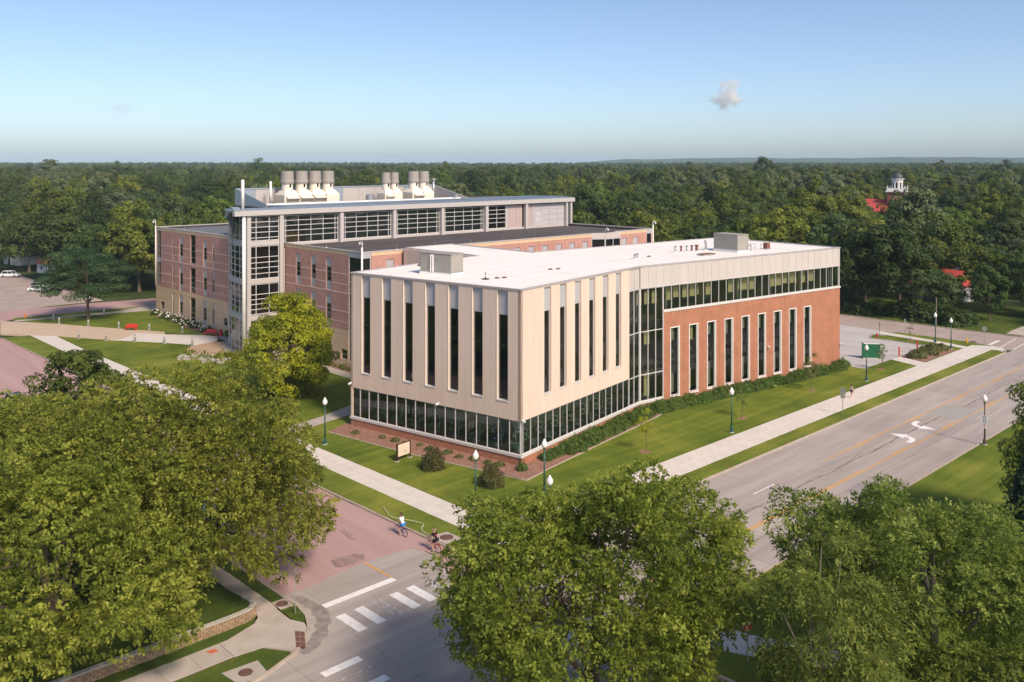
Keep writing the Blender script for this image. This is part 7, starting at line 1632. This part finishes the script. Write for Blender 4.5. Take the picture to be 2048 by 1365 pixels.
def rider(label, loc, rz, shirt, shorts, hair_m, cap=None, ponytail=False, number=False, sit=(-0.18, 0.93), bar=(0.42, 1.02)):
    t = thing('person', label, 'person', loc, rz)
    hx, hz_ = sit[0], sit[1] + 0.06; nk = Vector((hx + 0.20, 0, hz_ + 0.53)); hd = Vector((hx + 0.25, 0, hz_ + 0.70))
    sk = Sk(); pel = sk.add((hx, 0, hz_), (0.15, 0.12)); wa = sk.add((hx + 0.06, 0, hz_ + 0.2), (0.125, 0.10), pel); ch = sk.add((hx + 0.15, 0, hz_ + 0.38), (0.155, 0.11), wa); n = sk.add(nk, 0.055, ch); he = sk.add(hd - Vector((0, 0, 0.03)), 0.085, n); sk.add(hd + Vector((0, 0, 0.075)), 0.08, he)
    wr = []; kn = []
    for s in (-1, 1):
        sh_ = sk.add((hx + 0.16, 0.17 * s, hz_ + 0.44), 0.062, ch); el = sk.add((hx + 0.30, 0.24 * s, hz_ + 0.18), 0.045, sh_); w = sk.add((bar[0] - 0.05, 0.24 * s, bar[1] + 0.06), 0.030, el); hand(sk, w, (0.6, 0.05 * s, -0.25), s); wr.append((sh_, el))
        top = s < 0
        k = (0.20, 0.13 * s, 0.80) if top else (0.12, 0.12 * s, 0.60); a = (0.12, 0.12 * s, 0.42) if top else (-0.02, 0.12 * s, 0.16)
        hp = sk.add((hx + 0.02, 0.10 * s, hz_ - 0.03), 0.10, pel); kn_ = sk.add((hx + k[0] + 0.22, k[1], k[2]), 0.06, hp); an = sk.add((a[0], a[1], a[2] + 0.02), 0.038, kn_); sk.add((a[0] + 0.14, a[1], a[2] - 0.045), 0.035, an); kn.append((hp, kn_))
    skin_body('body', sk.v, sk.e, sk.r, M['skin'], t)
    s2 = Sk(); a = s2.add((hx - 0.01, 0, hz_ - 0.02), (0.165, 0.14)); b = s2.add((hx + 0.06, 0, hz_ + 0.2), (0.155, 0.125), a); c = s2.add((hx + 0.15, 0, hz_ + 0.39), (0.18, 0.13), b); s2.add((hx + 0.19, 0, hz_ + 0.48), (0.09, 0.08), c)
    for s in (-1, 1): d = s2.add((hx + 0.16, 0.175 * s, hz_ + 0.44), 0.08, c); s2.add((hx + 0.235, 0.215 * s, hz_ + 0.30), 0.072, d)
    skin_body('shirt', s2.v, s2.e, s2.r, M[shirt], t)
    s3 = Sk(); a = s3.add((hx - 0.01, 0, hz_ + 0.0), (0.17, 0.145))
    for s, (hp, kn_) in zip((-1, 1), kn): b = s3.add(sk.v[hp], 0.118, a); q = Vector(sk.v[hp]).lerp(Vector(sk.v[kn_]), 0.62); s3.add(q, 0.095, b)
    skin_body('shorts', s3.v, s3.e, s3.r, M[shorts], t)
    head_parts(t, hd + Vector((0, 0, 0.02)), (1, 0, -0.15), hair_m)
    if ponytail: part('ponytail', MB().ptube([hd + Vector((-0.1, 0, 0.06)), hd + Vector((-0.17, 0, -0.05)), hd + Vector((-0.15, 0, -0.2))], [0.035, 0.045, 0.015], 8), M[hair_m], t, True)
    if cap: part('cap', MB().sphere(hd + Vector((-0.01, 0, 0.06)), 0.118, 14, 8, (1, 1, 0.75)), M[cap], t, True); part('cap_brim', MB().box(hd.x - 0.22, hd.x - 0.08, -0.07, 0.07, hd.z + 0.05, hd.z + 0.065), M[cap], t)
    if number: put_text('14', 0.2, M['print_red'], t, (hx - 0.06, 0, hz_ + 0.34), (R(72), 0, R(-90)), 'shirt_number', bold=0.008)
    for s in (-1, 1):
        a = (0.12, 0.12 * s, 0.42) if s < 0 else (-0.02, 0.12 * s, 0.16)
        part('shoe', MB().sphere((a[0] + 0.07, a[1], a[2] - 0.05), 0.13, 10, 6, (1.05, 0.42, 0.38)), M['cloth_white'], t)
    return t
def bicycle(label, loc, rz, fm, extra=False):
    t = thing('bicycle', label, 'bicycle', loc, rz); r = 0.34; wb = 1.06; xr, xf = -0.48, 0.58
    for nm, x in (('wheel', xr), ('wheel', xf)):
        w = part(nm, MB().torus((x, 0, r), (0, 1, 0), r - 0.022, 0.022, 32, 6), M['black'], t, True)
        part('rim', MB().torus((x, 0, r), (0, 1, 0), r - 0.05, 0.014, 32, 5), M['chrome'], w, True)
        mb = MB()
        for k in range(14):
            a = 2 * math.pi * k / 14; mb.ptube([(x, 0.02 * (-1) ** k, r), (x + (r - 0.06) * math.cos(a), 0, r + (r - 0.06) * math.sin(a))], 0.005, 4, False)
        part('spokes', mb, M['chrome'], w); part('hub', MB().ptube([(x, -0.05, r), (x, 0.05, r)], 0.03, 8), M['steel'], w)
    bb = (0.0, 0, 0.30); st = (-0.17, 0, 0.82); hd1 = (0.42, 0, 0.86); hd0 = (0.47, 0, 0.62); mb = MB()
    for a, b in ((bb, st), (st, hd1), (bb, hd0), (hd0, hd1), (bb, (xr, 0.05, r)), (bb, (xr, -0.05, r)), (st, (xr, 0.05, r)), (st, (xr, -0.05, r))): mb.ptube([a, b], 0.02 if a[1] == 0 and b[1] == 0 else 0.012, 8)
    part('frame', mb, M[fm], t); part('fork', MB().ptube([hd0, (0.5, 0.05, 0.5), (xf, 0.05, r)], 0.015, 6).ptube([hd0, (0.5, -0.05, 0.5), (xf, -0.05, r)], 0.015, 6), M['chrome'], t)
    part('seat_post', MB().ptube([st, (-0.19, 0, 0.92)], 0.016, 6), M['chrome'], t); part('saddle', MB().sphere((-0.18, 0, 0.94), 0.13, 10, 6, (1.1, 0.6, 0.3)), M['black'], t)
    part('handlebar', MB().ptube([hd1, (0.40, 0, 1.0)], 0.018, 6).ptube([(0.36, -0.29, 1.04), (0.42, -0.12, 1.0), (0.42, 0.12, 1.0), (0.36, 0.29, 1.04)], 0.014, 6), M['chrome'], t)
    c = part('crank', MB().ptube([(0, -0.1, 0.30), (0.0, -0.1, 0.46), ], 0.012, 6).ptube([(0, 0.1, 0.30), (0, 0.1, 0.14)], 0.012, 6).ptube([(0, -0.04, 0.30), (0, -0.06, 0.30)], 0.09, 14), M['steel'], t)
    part('pedal', MB().box(-0.05, 0.05, -0.17, -0.1, 0.45, 0.475), M['black'], c); part('pedal', MB().box(-0.05, 0.05, 0.1, 0.17, 0.125, 0.15), M['black'], c)
    part('mudguard', MB().ptube([(xr + 0.37 * math.cos(R(a)), 0, r + 0.37 * math.sin(R(a))) for a in range(30, 190, 20)], 0.018, 6), M[fm], t)
    if extra: part('basket', MB().box(0.52, 0.78, -0.16, 0.16, 0.88, 1.08), M['chrome'], t)
    return t
yaw = R(180)
bicycle('dark blue bicycle of the cyclist in white', (-58.9, 44.3, ZR), yaw, 'frame_blue'); rider('cyclist in a white top and blue shorts, farther from the crosswalk', (-58.9, 44.3, ZR), yaw, 'cloth_white', 'cloth_blue', 'hair', None, True)
bicycle('red bicycle of the cyclist in black', (-54.7, 44.3, ZR), yaw, 'frame_red', True); rider('cyclist in a black shirt with a red number, nearer the crosswalk', (-54.7, 44.3, ZR), yaw, 'cloth_black', 'cloth_black', 'hair', 'sign_cream', False, True)
# walker on the sidewalk, seen from behind
t = thing('person', 'woman in a grey top and black shorts walking on the sidewalk', 'person', (-53.2, 111.1, ZW), R(90))
sk = Sk(); pel = sk.add((0, 0, 0.93), (0.13, 0.11)); wa = sk.add((0.01, 0, 1.1), (0.105, 0.085), pel); ch = sk.add((0.02, 0, 1.28), (0.135, 0.10), wa); nk = sk.add((0.02, 0, 1.43), 0.05, ch); he = sk.add((0.04, 0, 1.53), 0.08, nk); sk.add((0.04, 0, 1.62), 0.075, he)
for s in (-1, 1):
    a = sk.add((0.0, 0.16 * s, 1.36), 0.05, ch); b = sk.add((-0.06 * s, 0.24 * s, 1.12), 0.038, a); c = sk.add((0.10 * -s + 0.06, 0.24 * s, 0.90), 0.026, b); hand(sk, c, (0.1, 0.0, -1), s)
    h = sk.add((0, 0.09 * s, 0.90), 0.09, pel); k_ = sk.add((0.10 * s + 0.02, 0.09 * s, 0.50), 0.055, h); an = sk.add((0.18 * s - 0.08, 0.09 * s, 0.09), 0.035, k_); sk.add((0.18 * s + 0.04, 0.09 * s, 0.035), 0.032, an)
skin_body('body', sk.v, sk.e, sk.r, M['skin'], t)
s2 = Sk(); a = s2.add((0, 0, 0.98), (0.14, 0.12)); b = s2.add((0.01, 0, 1.12), (0.125, 0.10), a); c = s2.add((0.02, 0, 1.3), (0.155, 0.115), b); s2.add((0.02, 0, 1.40), (0.08, 0.07), c)
for s in (-1, 1): s2.add((0.0, 0.165 * s, 1.35), 0.066, c)
skin_body('top', s2.v, s2.e, s2.r, M['cloth_grey'], t)
s3 = Sk(); a = s3.add((0, 0, 0.97), (0.145, 0.125))
for s in (-1, 1): b = s3.add((0, 0.09 * s, 0.90), 0.108, a); s3.add((0.05 * s, 0.09 * s, 0.70), 0.095, b)
skin_body('shorts', s3.v, s3.e, s3.r, M['cloth_black'], t); head_parts(t, (0.04, 0, 1.58), (1, 0, 0), 'hair_black'); part('hair_bun', MB().sphere((-0.07, 0, 1.62), 0.06, 10, 8), M['hair_black'], t, True)
for s in (-1, 1): part('shoe', MB().sphere((0.18 * s, 0.09 * s, 0.045), 0.12, 10, 6, (1.0, 0.42, 0.38)), M['cloth_white'], t)

# ================================================================== FAR HOUSES AND CHURCH
def house(label, x, y, rz, w, l, h, rh, wm, rm, name='house', grp=None):
    t = thing(name, label, 'house', (x, y, -0.25), rz)
    part('walls', MB().box(-w / 2, w / 2, -l / 2, l / 2, 0, h), M[wm], t)
    o = 0.5; rf = part('roof', MB().hexa([(-w / 2 - o, -l / 2 - o, h - 0.1), (w / 2 + o, -l / 2 - o, h - 0.1), (w / 2 + o, l / 2 + o, h - 0.1), (-w / 2 - o, l / 2 + o, h - 0.1), (-0.05, -l / 2 - o, h + rh), (0.05, -l / 2 - o, h + rh), (0.05, l / 2 + o, h + rh), (-0.05, l / 2 + o, h + rh)]), M[rm], t)
    part('chimney', MB().box(0.8, 1.4, l / 4, l / 4 + 0.6, h, h + rh + 0.8), M['church_brick'], rf)
    for s in (-1, 1):
        for k in range(3):
            yy = -l / 2 + l * (k + 0.5) / 3; wd = part('window', MB().box(s * (w / 2 + 0.01) - 0.03, s * (w / 2 + 0.01) + 0.03, yy - 0.5, yy + 0.5, h * 0.35, h * 0.75), M['white'], t); part('pane', MB().box(s * (w / 2 + 0.045) - 0.012, s * (w / 2 + 0.045) + 0.012, yy - 0.42, yy + 0.42, h * 0.38, h * 0.72), M['car_glass'], wd)
    for s in (-1, 1):
        wd = part('window', MB().box(-0.6, 0.6, s * (l / 2 + 0.01) - 0.03, s * (l / 2 + 0.01) + 0.03, h * 0.35, h * 0.75), M['white'], t); part('pane', MB().box(-0.5, 0.5, s * (l / 2 + 0.045) - 0.012, s * (l / 2 + 0.045) + 0.012, h * 0.38, h * 0.72), M['car_glass'], wd)
    part('door', MB().box(w / 2 - 0.02, w / 2 + 0.05, l / 2 - 1.9, l / 2 - 1.0, 0, 2.1), M['brown_post'], t)
    return t
house('pale blue-white house among the trees at the left', -296, 84, R(10), 9, 10, 6.5, 2.8, 'siding', 'shingle'); house('low white garage with a brown roof beside the white cars', -268, 82.0, R(8), 5.5, 5.5, 2.6, 1.5, 'siding', 'rust', 'garage'); house('house with a pink-red roof behind the trees at the right', -78, 207, R(80), 8.5, 9.5, 3.6, 3.2, 'siding', 'red_roof'); house('house with a grey hipped roof at the right edge', -86, 255, R(82), 11, 17, 5.2, 2.4, 'siding', 'shingle'); house('house with a steep dark roof behind the old building', -214, 262, R(25), 9, 12, 5.6, 4.2, 'siding', 'shingle')
CX, CY = -170.4, 399.8
ch_ = thing('church', 'church with a white lantern tower, dark dome and red roof rising from the woods', 'church', (CX, CY, -0.25), R(14))
part('tower', MB().box(-3.6, 3.6, -3.6, 3.6, 0, 17.2), M['church_brick'], ch_); part('cornice', MB().box(-4.3, 4.3, -4.3, 4.3, 17.2, 17.75), M['white'], ch_); part('tower_trim', MB().box(3.3, 3.75, -3.75, -3.3, 6, 17.2), M['white'], ch_)
mb = MB()
for s in (-1, 1):
    mb.box(-3.7, 3.7, s * 3.6 - 0.12, s * 3.6 + 0.12, 17.75, 18.9); mb.box(s * 3.6 - 0.12, s * 3.6 + 0.12, -3.47, 3.47, 17.75, 18.9)
    for q in (-1, 1): mb.box(s * 3.6 - 0.25, s * 3.6 + 0.25, q * 3.6 - 0.25, q * 3.6 + 0.25, 17.75, 19.3)
part('balustrade', mb, M['white'], ch_)
for s in (-1, 1):
    for q in (-1, 1): part('urn', MB().lathe([(0.12, 0), (0.28, 0.25), (0.08, 0.6), (0.02, 0.8)], 8, (s * 3.6, q * 3.6, 19.3)), M['white'], ch_)
oc = [(2.35 * math.cos(R(22.5 + 45 * i)), 2.35 * math.sin(R(22.5 + 45 * i))) for i in range(8)]
part('lantern', MB().prism(oc, 17.75, 22.6), M['white'], ch_)
for i in range(8):
    a = R(45 * i); fr = Frame((2.18 * math.cos(a) - 0.42 * -math.sin(a), 2.18 * math.sin(a) - 0.42 * math.cos(a)), (-math.sin(a), math.cos(a)), (math.cos(a), math.sin(a))); part('belfry_opening', MB().fb(fr, 0.05, 0.79, 18.9, 21.4, -0.02, 0.03), M['black'], ch_)
part('lantern_cornice', MB().lathe([(2.4, 22.6), (2.9, 22.75), (2.9, 23.0), (2.3, 23.05)], 8), M['white'], ch_); part('dome', MB().lathe([(2.3, 23.05), (2.35, 23.4), (2.15, 24.2), (1.6, 25.0), (0.8, 25.45), (0.15, 25.6), (0.06, 26.2), (0.01, 26.9)], 16), M['dome'], ch_, True)
part('oculus', MB().torus((-0.0, -3.65, 14.0), (0, 1, 0), 1.0, 0.16, 20, 6), M['white'], ch_)
nv = part('nave_walls', MB().box(-17.5, -3.6, -5.5, 5.5, 0, 8.8), M['church_brick'], ch_); part('nave_roof', MB().hexa([(-18, -6.2, 8.7), (-3.61, -6.2, 8.7), (-3.61, 6.2, 8.7), (-18, 6.2, 8.7), (-18, -0.05, 13.9), (-3.61, -0.05, 13.9), (-3.61, 0.05, 13.9), (-18, 0.05, 13.9)]), M['red_roof'], ch_)
mb = MB(); mb.hexa([(-18.15, -6.3, 8.6), (-18.0, -6.3, 8.6), (-18.0, -6.0, 8.6), (-18.15, -6.0, 8.6), (-18.15, -0.1, 14.1), (-18.0, -0.1, 14.1), (-18.0, 0.1, 14.1), (-18.15, 0.1, 14.1)]); part('gable_trim', mb, M['white'], ch_)

# ================================================================== CLOUDS AND AIR
def cloud(label, px, py, dist, w, h, dens, seed, thr):
    o = Vector((FW[0], FW[1], 0)) * dist + Vector((RT[0], RT[1], 0)) * ((px - 1024) * dist / 1815.0); o.z = CAMH + (325 - py) * dist / 1815.0
    m = bpy.data.materials.new('cloud_vapour'); m.use_nodes = True; N = m.node_tree.nodes; L = m.node_tree.links; N.remove(N['Principled BSDF'])
    vs = N.new('ShaderNodeVolumePrincipled'); vs.inputs['Color'].default_value = (1, 1, 1, 1); vs.inputs['Anisotropy'].default_value = 0.0
    tc = N.new('ShaderNodeTexCoord'); mp = N.new('ShaderNodeMapping'); mp.inputs['Location'].default_value = (seed, seed * 0.7, 0); mp.inputs['Scale'].default_value = (4.2 / w, 4.2 / w, 4.6 / w)
    nz = N.new('ShaderNodeTexNoise'); nz.inputs['Scale'].default_value = 1.0; nz.inputs['Detail'].default_value = 6; nz.inputs['Roughness'].default_value = 0.6
    L.new(tc.outputs['Object'], mp.inputs[0]); L.new(mp.outputs[0], nz.inputs['Vector'])
    ln = N.new('ShaderNodeVectorMath'); ln.operation = 'DIVIDE'; ln.inputs[1].default_value = (w / 2, w / 2, h / 2); L.new(tc.outputs['Object'], ln.inputs[0])
    le = N.new('ShaderNodeVectorMath'); le.operation = 'LENGTH'; L.new(ln.outputs[0], le.inputs[0])
    mr = N.new('ShaderNodeMapRange'); mr.inputs[1].default_value = 1.0; mr.inputs[2].default_value = 0.1; mr.inputs[3].default_value = -0.34; mr.inputs[4].default_value = 0.06; L.new(le.outputs['Value'], mr.inputs[0])
    ad = N.new('ShaderNodeMath'); ad.operation = 'ADD'; L.new(nz.outputs[0], ad.inputs[0]); L.new(mr.outputs[0], ad.inputs[1])
    m2 = N.new('ShaderNodeMapRange'); m2.inputs[1].default_value = thr; m2.inputs[2].default_value = thr + 0.16; m2.inputs[3].default_value = 0; m2.inputs[4].default_value = dens; L.new(ad.outputs[0], m2.inputs[0])
    L.new(m2.outputs[0], vs.inputs['Density']); L.new(vs.outputs[0], N['Material Output'].inputs['Volume'])
    c = link('cloud', MB().sphere((0, 0, 0), 1, 20, 12, (w / 2, w / 2, h / 2)).mesh('cloud'), m, None, o); return tag(c, label, 'cloud', None, None)
cloud('small puffy white cloud high at the right', 1450, 190, 4000, 330, 270, 0.05, 5.7, 0.44)
cloud('faint thin cloud at the left', 240, 214, 4000, 420, 110, 0.0016, 8.3, 0.38)
hzm = bpy.data.materials.new('air'); hzm.use_nodes = True; N = hzm.node_tree.nodes; N.remove(N['Principled BSDF'])
pv = N.new('ShaderNodeVolumePrincipled'); pv.inputs['Color'].default_value = (0.60, 0.80, 1.0, 1); pv.inputs['Density'].default_value = HAZE; pv.inputs['Anisotropy'].default_value = -0.25
hzm.node_tree.links.new(pv.outputs[0], N['Material Output'].inputs['Volume'])
hb_ = link('haze', MB().box(-9500, 9500, -9500, 9500, -3.0, 78.0).mesh('haze'), hzm); hb_['kind'] = 'stuff'; hb_['label'] = 'thin bluish haze over the far woods'
